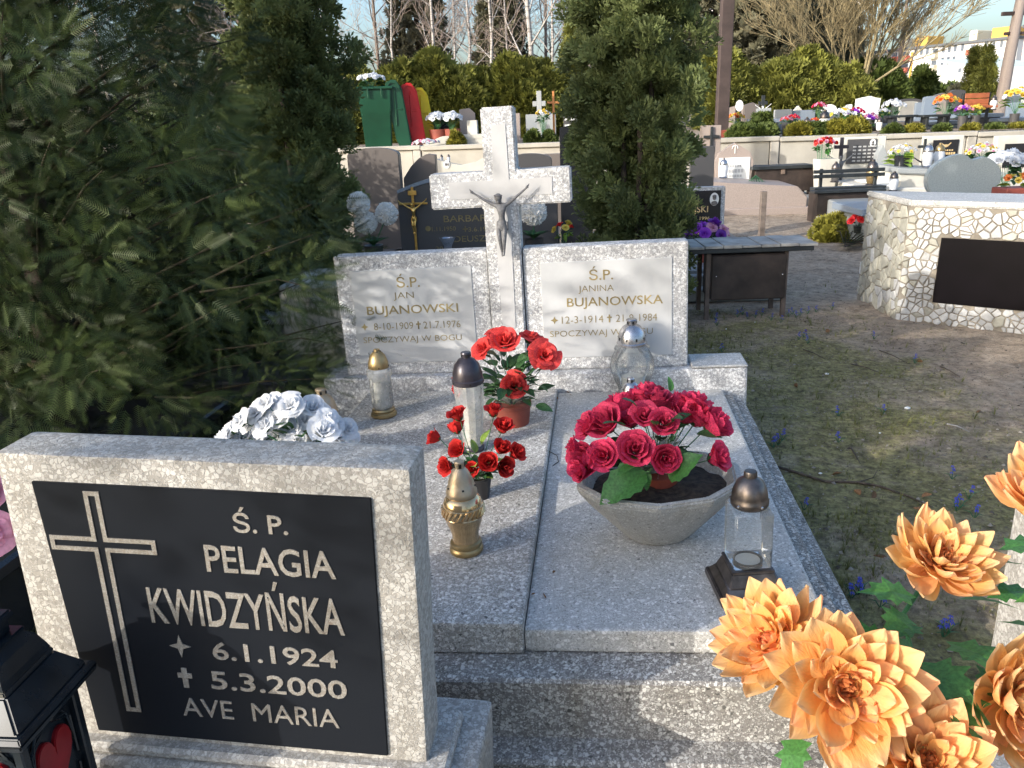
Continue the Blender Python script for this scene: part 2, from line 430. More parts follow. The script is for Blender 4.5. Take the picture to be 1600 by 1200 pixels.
M_['redbin'] = plain('red_bin_plastic', (0.52, 0.012, 0.015), 0.4, var=0.12, scale=2)
M_['yellowbin'] = plain('yellow_bin_plastic', (0.68, 0.52, 0.01), 0.4, var=0.12, scale=2)
M_['squill'] = plain('blue_squill_petal', (0.05, 0.06, 0.50), 0.5, var=0.2, trans=0.2)
M_['oval'] = plain('porcelain_oval', (0.72, 0.72, 0.70), 0.3, var=0.03)
M_['photo'] = plain('faded_portrait_grey', (0.14, 0.13, 0.125), 0.4, var=0.4, scale=40)
M_['peat'] = plain('moss_stained_mortar', (0.25, 0.22, 0.175), 0.9, var=0.35, scale=6, bmp=0.8)

# ------------------------------------------------------------------ text
def text_mesh(s, w, h, mat, depth=0.002, bold=0.0, sx=None):
    cu = bpy.data.curves.new('t', 'FONT'); cu.body = s; cu.extrude = 0.5; cu.offset = bold; cu.resolution_u = 3
    o = bpy.data.objects.new('t', cu); COL.objects.link(o)
    dg = bpy.context.evaluated_depsgraph_get(); dg.update()
    me = bpy.data.meshes.new_from_object(o.evaluated_get(dg))
    bpy.data.objects.remove(o); bpy.data.curves.remove(cu)
    co = np.empty(len(me.vertices)*3, dtype=np.float32); me.vertices.foreach_get('co', co); co = co.reshape(-1, 3)
    mn, mx = co.min(0), co.max(0); c = (mn+mx)/2
    co -= c
    co[:, 0] *= w/(mx[0]-mn[0]); co[:, 1] *= h/(mx[1]-mn[1]); co[:, 2] *= depth/(mx[2]-mn[2])
    # XY -> XZ, facing -Y
    co = np.stack([co[:, 0], -co[:, 2], co[:, 1]], axis=1)
    me.vertices.foreach_set('co', np.ascontiguousarray(co).ravel()); me.update()
    me.materials.clear(); me.materials.append(mat)
    return me
def text(s, cx, cz, w, h, y, mat, parent, depth=0.003, bold=0.0, rot=0.0, name='lettering'):
    return link(name, text_mesh(s, w, h, mat, depth, bold), parent, None, T(cx, y, cz) @ RY(rot))

# ================================================================== SETTING
def struct(o): o['kind'] = 'structure'; return o
def stuff(o): o['kind'] = 'stuff'; return o

WALL_A, WALL_B = Vector((-7.0, 18.2, 0)), Vector((12.5, 15.2, 0))
def wall_y(x): return WALL_A.y + (x-WALL_A.x)*(WALL_B.y-WALL_A.y)/(WALL_B.x-WALL_A.x)
def wall_top(x): return 1.185 - 0.010*(x+2)
TZ = 1.08

def ground_mat():
    m, n, l, b = nmat('sandy_cemetery_soil')
    v = coords(n, l)
    fine = noi(n, l, v, 34, 8, 0.75)
    mid = noi(n, l, v, 3.0, 7, 0.65, 0.3)
    moss = noi(n, l, v, 1.5, 8, 0.72, 0.5)
    dirt = ramp(n, l, fine.outputs[0], [(0.36, (0.13, 0.098, 0.070)), (0.5, (0.30, 0.235, 0.175)), (0.64, (0.48, 0.385, 0.295))])
    d2 = mix(n, l, 0.55, dirt.outputs[0], ramp(n, l, mid.outputs[0], [(0.3, (0.19, 0.145, 0.105)), (0.7, (0.45, 0.37, 0.285))]).outputs[0])
    mo = ramp(n, l, fine.outputs[0], [(0.38, (0.075, 0.066, 0.034)), (0.5, (0.18, 0.165, 0.060)), (0.62, (0.28, 0.26, 0.10))])
    # moss grows beside the graves (x below about 2.4), bare trodden soil on the path
    sx = n.new('ShaderNodeSeparateXYZ'); l.new(v, sx.inputs[0])
    mr = n.new('ShaderNodeMapRange'); mr.inputs[1].default_value = 1.5; mr.inputs[2].default_value = 3.1
    mr.inputs[3].default_value = 0.19; mr.inputs[4].default_value = -0.16
    kx = math_(n, l, 'SUBTRACT', sx.outputs[0], math_(n, l, 'MULTIPLY', sx.outputs[1], 0.12)); l.new(kx, mr.inputs[0])
    my = n.new('ShaderNodeMapRange'); my.inputs[1].default_value = 5.5; my.inputs[2].default_value = 8; my.inputs[3].default_value = 0; my.inputs[4].default_value = -0.3
    l.new(sx.outputs[1], my.inputs[0])
    f = math_(n, l, 'ADD', math_(n, l, 'ADD', moss.outputs[0], mr.outputs[0]), my.outputs[0])
    fr = ramp(n, l, f, [(0.52, (0, 0, 0)), (0.70, (1, 1, 1))])
    c = mix(n, l, math_(n, l, 'MULTIPLY', fr.outputs[0], 0.82), d2, mo.outputs[0])
    m2 = noi(n, l, v, 11, 6, 0.7, 0.4)
    c = mix(n, l, 0.8, c, ramp(n, l, m2.outputs[0], [(0.36, (0.66, 0.64, 0.60)), (0.5, (1.15, 1.14, 1.12)), (0.66, (1.5, 1.47, 1.40))]).outputs[0], 'MULTIPLY')
    l.new(c, b.inputs['Base Color']); b.inputs['Roughness'].default_value = 0.95; b.inputs['Specular IOR Level'].default_value = 0.15
    b1 = bump(n, l, mid.outputs[0], 0.6, 0.03, None)
    bump(n, l, fine.outputs[0], 1.0, 0.02, b, b1)
    return m
M_['ground'] = ground_mat()
def axis(lo, hi, step, far):
    a = list(np.arange(lo, hi+1e-6, step)); s = step; p = hi
    while p < far: s *= 1.35; p += s; a.append(p)
    s = step; p = lo
    while p > -far: s *= 1.35; p -= s; a.insert(0, p)
    return np.array(a)
gx = axis(-3.5, 6.5, 0.07, 600); gy = axis(-0.5, 11, 0.07, 900)
GX, GY = np.meshgrid(gx, gy)
def gh(x, y):
    k = max(0.0, 1-max(0, (abs(x)-9)/6)) * max(0.0, 1-max(0, (y-14)/4))
    p = Vector((x, y, 0))
    return (noise.noise(p*0.9)*0.030 + noise.noise(p*3.1)*0.014 + noise.noise(p*9)*0.007)*k - 0.005
GZ = np.array([[gh(x, y) for x in gx] for y in gy])
ny, nx = GX.shape
idx = np.arange(nx*ny).reshape(ny, nx)
F = np.stack([idx[:-1, :-1], idx[:-1, 1:], idx[1:, 1:], idx[1:, :-1]], axis=-1).reshape(-1, 4)
ground = struct(link('ground', np_mesh('ground', np.stack([GX, GY, GZ], -1).reshape(-1, 3), F, M_['ground'], smooth=True)))

# upper terrace
b = B(); x0, x1 = -160, 260
t = bmesh.new()
vs = [t.verts.new(p) for p in ((WALL_A.x, WALL_A.y+0.12, TZ), (WALL_B.x, WALL_B.y+0.12, TZ), (260, WALL_B.y+0.1, TZ), (260, 420, TZ), (-160, 420, TZ), (-160, WALL_A.y+0.1, TZ))]
t.faces.new(vs); b.merge(t)
terr = struct(b.build('terrace_ground', M_['ground']))

# retaining wall with separate cast panels and pilasters
def wall_pt(s):
    return WALL_A.lerp(WALL_B, s)
wd = (WALL_B-WALL_A); wl = wd.length; wa = atan2(wd.y, wd.x)
rw = thing('retaining_wall', 'long pale concrete retaining wall below the upper terrace of graves', 'wall', (WALL_A.x, WALL_A.y, 0), wa)
npan = 11; pw = wl/npan
for i in range(npan):
    xx = WALL_A.x + wd.x*(i+0.5)/npan
    zt = wall_top(xx)
    b = B(); b.box(i*pw+0.012, (i+1)*pw-0.18, -0.07, 0.10, -0.1, zt-0.09, 0.012, rough=0.003)
    b.build('concrete_panel', M_['wall'], rw)
    b = B(); b.box((i+1)*pw-0.17, (i+1)*pw-0.002, -0.10, 0.12, -0.1, zt-0.092, 0.012)
    b.build('pilaster', M_['concrete'], rw)
    b = B(); b.box(i*pw+0.004, (i+1)*pw-0.004, -0.13, 0.14, zt-0.088, zt, 0.01)
    b.build('coping', M_['wall'], rw)

# ================================================================== DOUBLE GRAVE
GM = T(0.0, 1.75, 0) @ RZ(radians(-6.5)) @ RY(radians(-1.3))
def gw(x, y, z): return GM @ Vector((x, y, z))
dg_ = thing('double_grave', 'large grey terrazzo double grave with tall cross between two pale name plates', 'grave', mw=GM)
b = B()
b.box(-1.03, 0.925, -0.012, 2.10, -0.06, 0.215, 0.008, rough=0.0015)
b.build('base_kerb', M_['base'], dg_)
b = B(); b.box(-1.10, 1.00, -0.10, 2.25, -0.12, 0.035, 0.01); b.build('foot_course', M_['base'], dg_)
b = B(); b.box(-0.985, -0.0005, 0.092, 2.085, 0.218, 0.315, 0.010, seg=2); b.build('grave_slab', M_['slab'], dg_)
b = B(); b.box(0.0006, 0.812, 0.104, 2.085, 0.217, 0.287, 0.010, seg=2); b.build('grave_slab', M_['slabR'], dg_)['label'] = 'lower smoother slab with the concrete planter'
b = B(); b.box(0.816, 0.862, 0.12, 2.085, 0.2165, 0.258, 0.006); b.build('edge_strip', M_['base'], dg_)
b = B(); b.box(-1.22, 0.935, 2.103, 2.36, 0.0, 0.388, 0.012, seg=2); b.build('plinth', M_['cross'], dg_)
b = B(); b.box(0.665, 0.937, 2.100, 2.32, 0.389, 0.402, 0.006); b.build('plinth_cap', M_['slabR'], dg_)
# left and right headstone leaves
b = B(); b.box(-1.10, -0.322, 2.15, 2.265, 0.389, 1.012, 0.011, seg=2); b.build('headstone_leaf', M_['cross'], dg_)
b = B(); b.box(-0.146, 0.650, 2.15, 2.265, 0.389, 1.012, 0.011, seg=2); b.build('headstone_leaf', M_['cross'], dg_)
# cross
b = B()
o_ = [(-0.318, 0.389), (-0.318, 1.219), (-0.570, 1.219), (-0.570, 1.384), (-0.303, 1.384), (-0.303, 1.670), (-0.150, 1.670), (-0.150, 1.384), (0.104, 1.384), (0.104, 1.222), (-0.150, 1.222), (-0.150, 0.389)]
b.prism(o_, 2.128, 2.262, bev=0.007)
crs = b.build('cross', M_['cross'], dg_)
b = B(); b.prism([(-0.263, 0.62), (-0.268, 1.262), (-0.478, 1.262), (-0.478, 1.343), (-0.262, 1.343), (-0.256, 1.592), (-0.188, 1.592), (-0.186, 1.343), (0.016, 1.343), (0.016, 1.264), (-0.188, 1.262), (-0.197, 0.62)], 2.1245, 2.135, bev=0.001)
b.build('smooth_inlay', M_['inlay'], crs)
# plates
for (xa, xb) in ((-1.022, -0.404), (-0.063, 0.574)):
    b = B(); b.box(xa, xb, 2.1455, 2.158, 0.452, 0.937, 0.0015)
    p = b.build('name_plate', M_['marble'], dg_)
    y = 2.1447; m = M_['goldletter']
    if xa < -0.5:
        L = [('Ś.P.', -0.728, 0.879, 0.118, 0.070), ('JAN', -0.757, 0.800, 0.104, 0.042), ('BUJANOWSKI', -0.72, 0.725, 0.470, 0.058),
             ('8-10-1909', -0.826, 0.6475, 0.205, 0.036), ('21.7.1976', -0.575, 0.6475, 0.19, 0.036), ('SPOCZYWAJ W BOGU', -0.735, 0.573, 0.512, 0.040)]
        sx_, tx_ = -0.977, -0.696
    else:
        L = [('Ś.P.', 0.232, 0.876, 0.116, 0.068), ('JANINA', 0.206, 0.797, 0.172, 0.040), ('BUJANOWSKA', 0.295, 0.729, 0.468, 0.058),
             ('12-3-1914', 0.135, 0.6475, 0.205, 0.036), ('21-9-1984', 0.40, 0.6475, 0.20, 0.036), ('SPOCZYWAJ W BOGU', 0.225, 0.573, 0.508, 0.040)]
        sx_, tx_ = -0.004, 0.268
    for s_, cx, cz, w_, h_ in L:
        text(s_, cx, cz, w_, h_, y, m, p, 0.002, 0.004 if h_ > 0.05 else -0.012)
    b = B(); k = 0.019; q = 0.006
    b.prism([(0, k), (q, q), (k, 0), (q, -q), (0, -k), (-q, -q), (-k, 0), (-q, q)], y-0.001, y+0.0005, M=T(sx_, 0, 0.648)); b.build('birth_star', m, p)
    b = B(); b.box(tx_-0.0035, tx_+0.0035, y-0.0012, y+0.0004, 0.628, 0.668); b.box(tx_-0.012, tx_+0.012, y-0.0016, y+0.0008, 0.651, 0.657); b.build('death_cross', m, p)

# cast figure on the cross (skin modifier)
def skin_mesh(name, joints, edges, mat, sub=2):
    me = bpy.data.meshes.new(name)
    me.from_pydata([j[0] for j in joints], edges, [])
    o = bpy.data.objects.new(name, me); COL.objects.link(o)
    mo = o.modifiers.new('s', 'SKIN'); ms = o.modifiers.new('u', 'SUBSURF'); ms.levels = sub; ms.render_levels = sub
    for i, j in enumerate(joints):
        r = j[1]; me.skin_vertices[0].data[i].radius = (r, r) if not hasattr(r, '__len__') else r
    me.skin_vertices[0].data[0].use_root = True
    dg = bpy.context.evaluated_depsgraph_get(); dg.update()
    out = bpy.data.meshes.new_from_object(o.evaluated_get(dg))
    bpy.data.objects.remove(o)
    out.materials.clear(); out.materials.append(mat)
    out.polygons.foreach_set('use_smooth', [True]*len(out.polygons))
    return out
def corpus(mat, name):
    """crucified figure 1 unit tall from heel to raised hand, facing -Y, feet at the origin"""
    J = [((0.00, 0, 0.50), (0.070, 0.052)),        # 0 pelvis
         ((0.01, 0, 0.58), (0.054, 0.042)),        # 1 waist
         ((0.015, -0.015, 0.67), (0.084, 0.056)),  # 2 chest
         ((0.01, 0, 0.755), (0.062, 0.040)),       # 3 upper chest
         ((0.005, -0.02, 0.80), 0.026),            # 4 neck
         ((-0.015, -0.055, 0.835), 0.030),         # 5 jaw
         ((-0.022, -0.05, 0.885), 0.036),          # 6 skull
         ((-0.10, -0.005, 0.79), 0.030), ((-0.22, 0.0, 0.86), 0.023), ((-0.36, 0.01, 0.955), 0.015), ((-0.40, 0.01, 0.985), 0.015),
         ((0.11, -0.005, 0.79), 0.030), ((0.23, 0.0, 0.88), 0.023), ((0.37, 0.01, 0.99), 0.015), ((0.40, 0.01, 1.02), 0.015),
         ((-0.045, -0.01, 0.45), 0.044), ((-0.032, -0.06, 0.27), 0.032), ((-0.018, 0.0, 0.08), 0.020), ((-0.012, -0.03, 0.01), 0.016),
         ((0.045, -0.01, 0.45), 0.044), ((0.034, -0.07, 0.27), 0.032), ((0.016, -0.02, 0.09), 0.020), ((0.008, -0.05, 0.02), 0.016)]
    E = [(0, 1), (1, 2), (2, 3), (3, 4), (4, 5), (5, 6), (3, 7), (7, 8), (8, 9), (9, 10), (3, 11), (11, 12), (12, 13), (13, 14), (0, 15), (15, 16), (16, 17), (17, 18), (0, 19), (19, 20), (20, 21), (21, 22)]
    for s_, h in ((-1, J[10][0]), (1, J[14][0])):
        base = 10 if s_ < 0 else 14
        for k in range(4):
            J.append(((h[0]+s_*(0.028+0.003*k), -0.008+0.006*k, h[2]+0.012+0.012*k-0.02*(k == 0)), 0.0055)); E.append((base, len(J)-1))
        J.append(((h[0]+s_*0.008, -0.012, h[2]+0.030), 0.006)); E.append((base, len(J)-1))
    body = skin_mesh(name, J, E, mat)
    # loincloth
    b = B(); b.lathe([(0.062, 0.40), (0.071, 0.44), (0.072, 0.49), (0.066, 0.535), (0.060, 0.54)], 20, M=S(1.05, 0.85, 1))
    b.box(0.055, 0.095, -0.03, 0.01, 0.40, 0.53, 0.01, rough=0.006)
    cl = b.mesh('loincloth', mat, True)
    # hair, crown and face
    b = B(); b.ball((-0.022, -0.035, 0.893), 0.058, sub=2, sc=(1, 0.95, 1.1)); b.ball((-0.02, -0.02, 0.84), 0.040, sub=2, sc=(1.15, 0.7, 1.5))
    for k in range(14):
        a = 2*pi*k/14; b.ball((-0.022+0.054*cos(a), -0.045+0.050*sin(a), 0.915+0.006*((k*7) % 3)), 0.010, sub=1)
    hair = b.mesh('hair', mat, True)
    b = B(); b.ball((-0.020, -0.092, 0.862), 0.008, sub=1, sc=(0.8, 1.2, 2.0)); b.ball((-0.034, -0.086, 0.872), 0.006, sub=1); b.ball((-0.006, -0.086, 0.872), 0.006, sub=1); b.ball((-0.02, -0.088, 0.832), 0.018, sub=1, sc=(1, 0.7, 1.2))
    face = b.mesh('face', mat, True)
    return body, cl, hair, face
cb = corpus(M_['zinc'], 'body')
fig = link('crucified_figure', cb[0], crs, None, T(-0.231, 2.085, 0.985) @ S(0.325, 0.315, 0.315))
for m_, nm in zip(cb[1:], ('loincloth', 'hair', 'face')):
    pass
# join figure pieces as one casting (it is one cast piece, third level is the limit)
def join_meshes(name, meshes, mat):
    bm = bmesh.new()
    for m_ in meshes: bm.from_mesh(m_)
    me = bpy.data.meshes.new(name); bm.to_mesh(me); bm.free()
    me.materials.append(mat)
    me.polygons.foreach_set('use_smooth', [True]*len(me.polygons)); return me
fig.data = join_meshes('crucified_figure', cb, M_['zinc'])

# ================================================================== NEAR HEADSTONE (left front)
PM = T(-0.55, 1.42, 0) @ RZ(radians(-8)) @ RY(radians(1.4))
pg = thing('gravestone', 'near pale pebble-concrete gravestone with black plaque and outlined cross', 'gravestone', mw=PM)
b = B(); b.box(-0.523, 0.333, 0.0, 0.122, 0.29, 0.998, 0.012, seg=2, rough=0.0012, cut=6); stl = b.build('stele', M_['stele'], pg, True)
b = B(); b.box(-0.60, 0.437, -0.045, 0.24, 0.0, 0.288, 0.012, seg=2); b.box(-0.56, 0.380, -0.030, 0.17, 0.287, 0.315, 0.008); b.build('plinth', M_['stele'], pg)
b = B(); b.box(-0.56, 0.40, -1.9, -0.048, 0.0, 0.262, 0.012, seg=2); b.build('grave_slab', M_['slab'], pg)
b = B()
b.prism([(-0.447, 0.94), (0.254, 0.937), (0.248, 0.328), (-0.418, 0.330)], -0.006, 0.004, bev=0.0012)
plq = b.build('plaque', M_['plaque'], pg)
y = -0.0068
for s_, cx, cz, w_, h_ in (('Ś. P.', 0.027, 0.878, 0.112, 0.056), ('PELAGIA', 0.037, 0.788, 0.270, 0.062), ('KWIDZYŃSKA', -0.030, 0.684, 0.418, 0.116),
                           ('6.1.1924', 0.022, 0.567, 0.272, 0.044), ('5.3.2000', 0.022, 0.492, 0.300, 0.046), ('AVE  MARIA', -0.028, 0.416, 0.352, 0.047)):
    text(s_, cx, cz, w_, h_, y, M_['engrave'], plq, 0.0024, 0.012 if 'M' not in s_ else 0.0)
b = B(); k = 0.024; q = 0.006
b.prism([(0, k+.004), (q, q), (k, 0), (q, -q), (0, -k-.004), (-q, -q), (-k, 0), (-q, q)], y-0.001, y+0.001, M=T(-0.185, 0, 0.572)); b.build('birth_star', M_['engrave'], plq)
b = B(); b.prism([(-.006, .025), (.006, .025), (.006, .012), (.016, .012), (.016, 0), (.006, 0), (.006, -.025), (-.006, -.025), (-.006, 0), (-.016, 0), (-.016, .012), (-.006, .012)], y-0.001, y+0.001, M=T(-0.186, 0, 0.492)); b.build('death_cross', M_['engrave'], plq)
# outlined cross: 12 thin bars
xa, xb, xl, xr = -0.3375, -0.3035, -0.4315, -0.2005
zt, za, zb, z0 = 0.925, 0.822, 0.789, 0.392
tt = 0.0095
b = B(); h2 = 0.0012
def hb(x0_, x1_, z_, up): b.box(x0_, x1_, y-h2, y+h2, z_ if up else z_-tt, z_+tt if up else z_)
def vb(x_, z0_, z1_, rt): b.box(x_ if rt else x_-tt, x_+tt if rt else x_, y-h2*1.05, y+h2, z0_, z1_)
hb(xa+tt, xb-tt, zt, False); vb(xa, za, zt, True); vb(xb, za, zt, False)
hb(xl, xa+tt, za, False); hb(xb-tt, xr, za, False); vb(xl, zb+tt, za-tt, True); vb(xr, zb+tt, za-tt, False)
hb(xl, xa+tt, zb, True); hb(xb-tt, xr, zb, True); vb(xa, z0, zb, True); vb(xb, z0, zb, False); hb(xa+tt, xb-tt, z0, True)
b.build('outlined_cross', M_['engrave'], plq)

# ================================================================== FLOWER KIT
def petal_grid(f, nu=6, nv=5):
    V = [f(-1+2*i/nu, j/nv) for j in range(nv+1) for i in range(nu+1)]
    F = [(j*(nu+1)+i, j*(nu+1)+i+1, (j+1)*(nu+1)+i+1, (j+1)*(nu+1)+i) for j in range(nv) for i in range(nu)]
    return V, F
def join_arrays(parts):
    V = []; F = []
    for v, f in parts:
        o = len(V); V += list(v); F += [tuple(i+o for i in q) for q in f]
    return V, F
def mk(name, V, F, mat, smooth=True):
    me = bpy.data.meshes.new(name); me.from_pydata([tuple(v) for v in V], [], F)
    me.materials.append(mat)
    if smooth: me.polygons.foreach_set('use_smooth', [True]*len(me.polygons))
    return me
def rose_mesh(seed, mat, opening=0.5, layers=3):
    """unit rose about 1 wide, axis +Z, calyx at origin"""
    r = random.Random(seed); parts = []
    k = 0
    for L in range(layers+1):
        n = 3 if L == 0 else 4 if L < 3 else 5
        for i in range(n):
            az = 2*pi*i/n + L*0.9 + r.uniform(-.25, .25)
            rad = 0.10 + 0.115*L
            span = (1.25 if L == 0 else 0.95) + r.uniform(-.1, .1)
            h = 0.86 - 0.07*L + r.uniform(-.05, .05)
            flare = (0.02+0.13*L)*opening*2*r.uniform(.7, 1.3)
            curl = (0.02+0.06*L)*opening*2
            ph = r.uniform(0, 6)
            def f(u, v, az=az, rad=rad, span=span, h=h, flare=flare, curl=curl, ph=ph, L=L):
                a = az + u*span*(0.35+0.65*sin(pi*min(1, v*0.62+0.12)))
                rr = rad*(0.25+0.75*sin(min(1, v*1.5)*pi/2)) + flare*v**2.2 + 0.018*sin(u*5+ph)*v
                rr += 0.03*u*(1 if L else 0.6)*v
                z = h*(v - 0.16*abs(u)**2.2*v) + 0.02*sin(u*7+ph)*v
                if v > 0.8: rr += curl*(v-0.8)*5; z -= curl*(v-0.8)*2.0
                return (rr*cos(a), rr*sin(a), z)
            parts.append(petal_grid(f, 8, 7))
    V, F = join_arrays(parts)
    wmx = max(sqrt(v[0]**2+v[1]**2) for v in V)
    V = [(v[0]*.56/wmx, v[1]*.56/wmx, v[2]*(.88 if opening < .6 else .66)) for v in V]
    return mk('rose', V, F, mat)
def bud_mesh(seed, mat):
    return rose_mesh(seed, mat, 0.12, 2)
def leaf_mesh(mat, w=0.5, fold=0.15, droop=0.25, serr=0.0):
    def f(u, v):
        ww = w*0.5*sin(pi*v**0.8)**0.8*(1+serr*((int(v*9) % 2)*0.2)) if 0 < v < 1 else 0.001
        return (u*ww, v, fold*abs(u)*ww*2 - droop*v*v + 0.02*sin(9*v)*u)
    V, F = petal_grid(f, 4, 9); return mk('leaf', V, F, mat)
LEAF = {k: leaf_mesh(M_[k]) for k in ('leaf', 'leafbig', 'leaflime')}
LEAFW = leaf_mesh(M_['leafbig'], 0.62, 0.2, 0.3, 1.0)
def aim(p, d, roll=0.0, up=Vector((0, 0, 1)), axis_='Z'):
    """matrix placing local +Z (or +Y) along d"""
    d = Vector(d).normalized()
    q = d.to_track_quat(axis_, 'X' if axis_ == 'Z' else 'Z')
    return Matrix.Translation(p) @ q.to_matrix().to_4x4() @ (RZ(roll) if axis_ == 'Z' else RY(roll))
ROSES = {}
def rose(kind, seed):
    key = (kind, seed)
    if key not in ROSES:
        op = {'crimson': 0.26, 'red': 0.28, 'coral': 0.75, 'white': 0.9, 'pink': .8, 'purple': .9, 'yellow': .7, 'orangep': .7, 'scarlet': .7}[kind]
        ROSES[key] = rose_mesh(seed*7+len(kind), M_[kind], op*(1+0.45*(seed % 3-1)), 2 if kind == 'red' else 3)
    return ROSES[key]
def stem_between(a, bq, rad, mat, parent, bend=0.0):
    a = Vector(a); bq = Vector(bq); mid = (a+bq)/2 + Vector((0, 0, bend))
    b = B(); b.tube([a, a.lerp(mid, .5)+Vector((0, 0, bend*.2)), mid, mid.lerp(bq, .6)+Vector((0, 0, bend*.1)), bq], rad, 5)
    return b.build('stem', mat, parent, True)
def calyx_mesh():
    parts = []
    for i in range(5):
        a0 = 2*pi*i/5
        def f(u, v, a0=a0):
            a = a0+u*0.55*(1-v)**0.6
            r = 0.05+0.22*sin(min(1, v*1.3)*pi/2)
            return (r*cos(a), r*sin(a), -0.02+0.34*v**1.3)
        parts.append(petal_grid(f, 2, 4))
    V, F = join_arrays(parts); return mk('calyx', V, F, M_['leaf'])
CALYX = calyx_mesh()
SPRIG = None
def sprig_mesh(mat, seed=1, n=40):
    """tiny filler blossoms on wire stems, 1 unit"""
    r = random.Random(seed); b = B()
    for i in range(n):
        d = Vector((r.gauss(0, .35), r.gauss(0, .35), r.uniform(.3, 1))); 
        b.tube([(0, 0, 0), d*0.5, d], 0.004, 3)
        b.ball(tuple(d), r.uniform(.012, .028), sub=1)
    return b.mesh('filler_sprig', mat)
M_['filler'] = plain('dusty_white_filler', (0.42, 0.46, 0.42), 0.8, var=0.3, scale=60)
SPRIG = sprig_mesh(M_['filler'])
def bouquet(parent, centre, items, kind, leaves=10, leafkind='leaf', lsize=0.07, seed=0, sprigs=4, spread=0.09, srad=0.0015, names='rose'):
    """items: local (x, y, z, size, dir) rose heads; all stems meet at centre"""
    r = random.Random(seed)
    for i, (x, y_, z, s_, d) in enumerate(items):
        s_ *= {'crimson': 1.25, 'red': 1.5, 'coral': 1.3, 'white': .92}.get(kind, 1)
        p = Vector((x, y_, z))
        c = Vector(centre)
        base = p - Vector(d).normalized()*s_*0.35
        h = link(names, rose(kind, (i*5+seed) % 9), parent, None, aim(base, d, r.uniform(0, 6)) @ S(s_))
        link('calyx', CALYX, h, None, S(0.9))
        stem_between(c + Vector((r.uniform(-.01, .01), r.uniform(-.01, .01), 0)), base, srad, M_['stem'], parent, 0.0)
    for i in range(leaves):
        a = 2*pi*i/leaves + r.uniform(-.3, .3); el = r.uniform(-0.1, 0.9)
        d = Vector((cos(a)*cos(el), sin(a)*cos(el), sin(el)))
        p = Vector(centre) + d*r.uniform(.2, .9)*spread + Vector((0, 0, r.uniform(0.01, spread)))
        link('leaf', LEAF[leafkind] if r.random() < .8 else LEAF['leaf'], parent, None, aim(p, d, r.uniform(-.6, .6), axis_='Y') @ S(lsize*r.uniform(.7, 1.2)))
    for i in range(sprigs):
        a = r.uniform(0, 6.3); d = Vector((cos(a)*.35, sin(a)*.35, 1))
        link('filler_sprig', SPRIG, parent, None, aim(centre, d, r.uniform(0, 6)) @ S(spread*r.uniform(.55, .85)))

# ------------------------------------------------------------------ objects standing on the double grave
def on_slab(px, py, z):
    """point of the grave's own frame (level z) seen at a photo pixel"""
    inv = GM.inverted(); o = inv @ EYEV; d = inv.to_3x3() @ ray(px, py)
    t_ = (z-o.z)/d.z; return o + d*t_
def gthing(name, label, cat, lx, ly, lz, rz=0, group=None):
    return thing(name, label, cat, mw=GM @ T(lx, ly, lz) @ RZ(rz), group=group)
ZL, ZR = 0.3155, 0.2875

def vents(parent, r, z, n=6, w=0.004, h=0.008, mat=None):
    b = B()
    for i in range(n):
        a = 2*pi*i/n+0.3
        b.box(-w, w, -0.0012, 0.0012, z-h, z+h, M=RZ(a) @ T(0, -r, 0))
    b.build('vent_holes', M_['hole'], parent)
def candle(parent, r, h, z):
    b = B(); b.lathe([(0, z), (r, z), (r, z+h), (r*0.8, z+h+.001), (0, z+h-.002)], 20); b.build('candle', M_['wax'], parent, True)

LG = 'grave lanterns standing on the double grave'
# 1 gold jar lantern in front
o = gthing('grave_lantern', 'round gold mirrored-glass lantern with conical gold cap in front of the small red roses', 'lantern', -0.213, 0.478, ZL, group=LG); o.scale = (1.24, 1.24, 1.24)
b = B(); b.lathe([(0, 0), (0.040, 0), (0.043, 0.004), (0.043, 0.012), (0.039, 0.017), (0.041, 0.022), (0.040, 0.029), (0.034, 0.033), (0, 0.033)], 36); b.build('base', M_['goldcap'], o, True)
b = B(); b.lathe([(0.034, 0.033), (0.034, 0.05), (0.038, 0.066), (0.046, 0.088), (0.050, 0.103), (0.051, 0.104), (0.050, 0.106), (0.052, 0.112), (0.0525, 0.122), (0.0515, 0.131), (0.050, 0.132), (0.050, 0.135), (0.045, 0.149), (0.037, 0.157), (0.034, 0.158)], 40)
bd = b.build('glass_body', M_['goldglass'], o, True)
b = B()
for i in range(26):
    a = 2*pi*i/26; b.tube([(0.0525*cos(a), 0.0525*sin(a), 0.108), (0.0532*cos(a+.12), 0.0532*sin(a+.12), 0.119), (0.0525*cos(a+.24), 0.0525*sin(a+.24), 0.129)], 0.0032, 5)
b.build('rope_band', M_['goldglass'], bd, True)
b = B(); b.lathe([(0.0365, 0.157), (0.039, 0.160), (0.039, 0.170), (0.037, 0.173), (0.036, 0.182), (0.034, 0.184), (0.030, 0.201), (0.021, 0.222), (0.0135, 0.231), (0.0125, 0.232), (0.0125, 0.246), (0.0135, 0.247), (0.012, 0.250), (0, 0.251)], 36); cp = b.build('cap', M_['goldcap2'], o, True)
vents(cp, 0.0128, 0.239, 4, 0.0035, 0.005); vents(cp, 0.0352, 0.183, 5, 0.0025, 0.002)
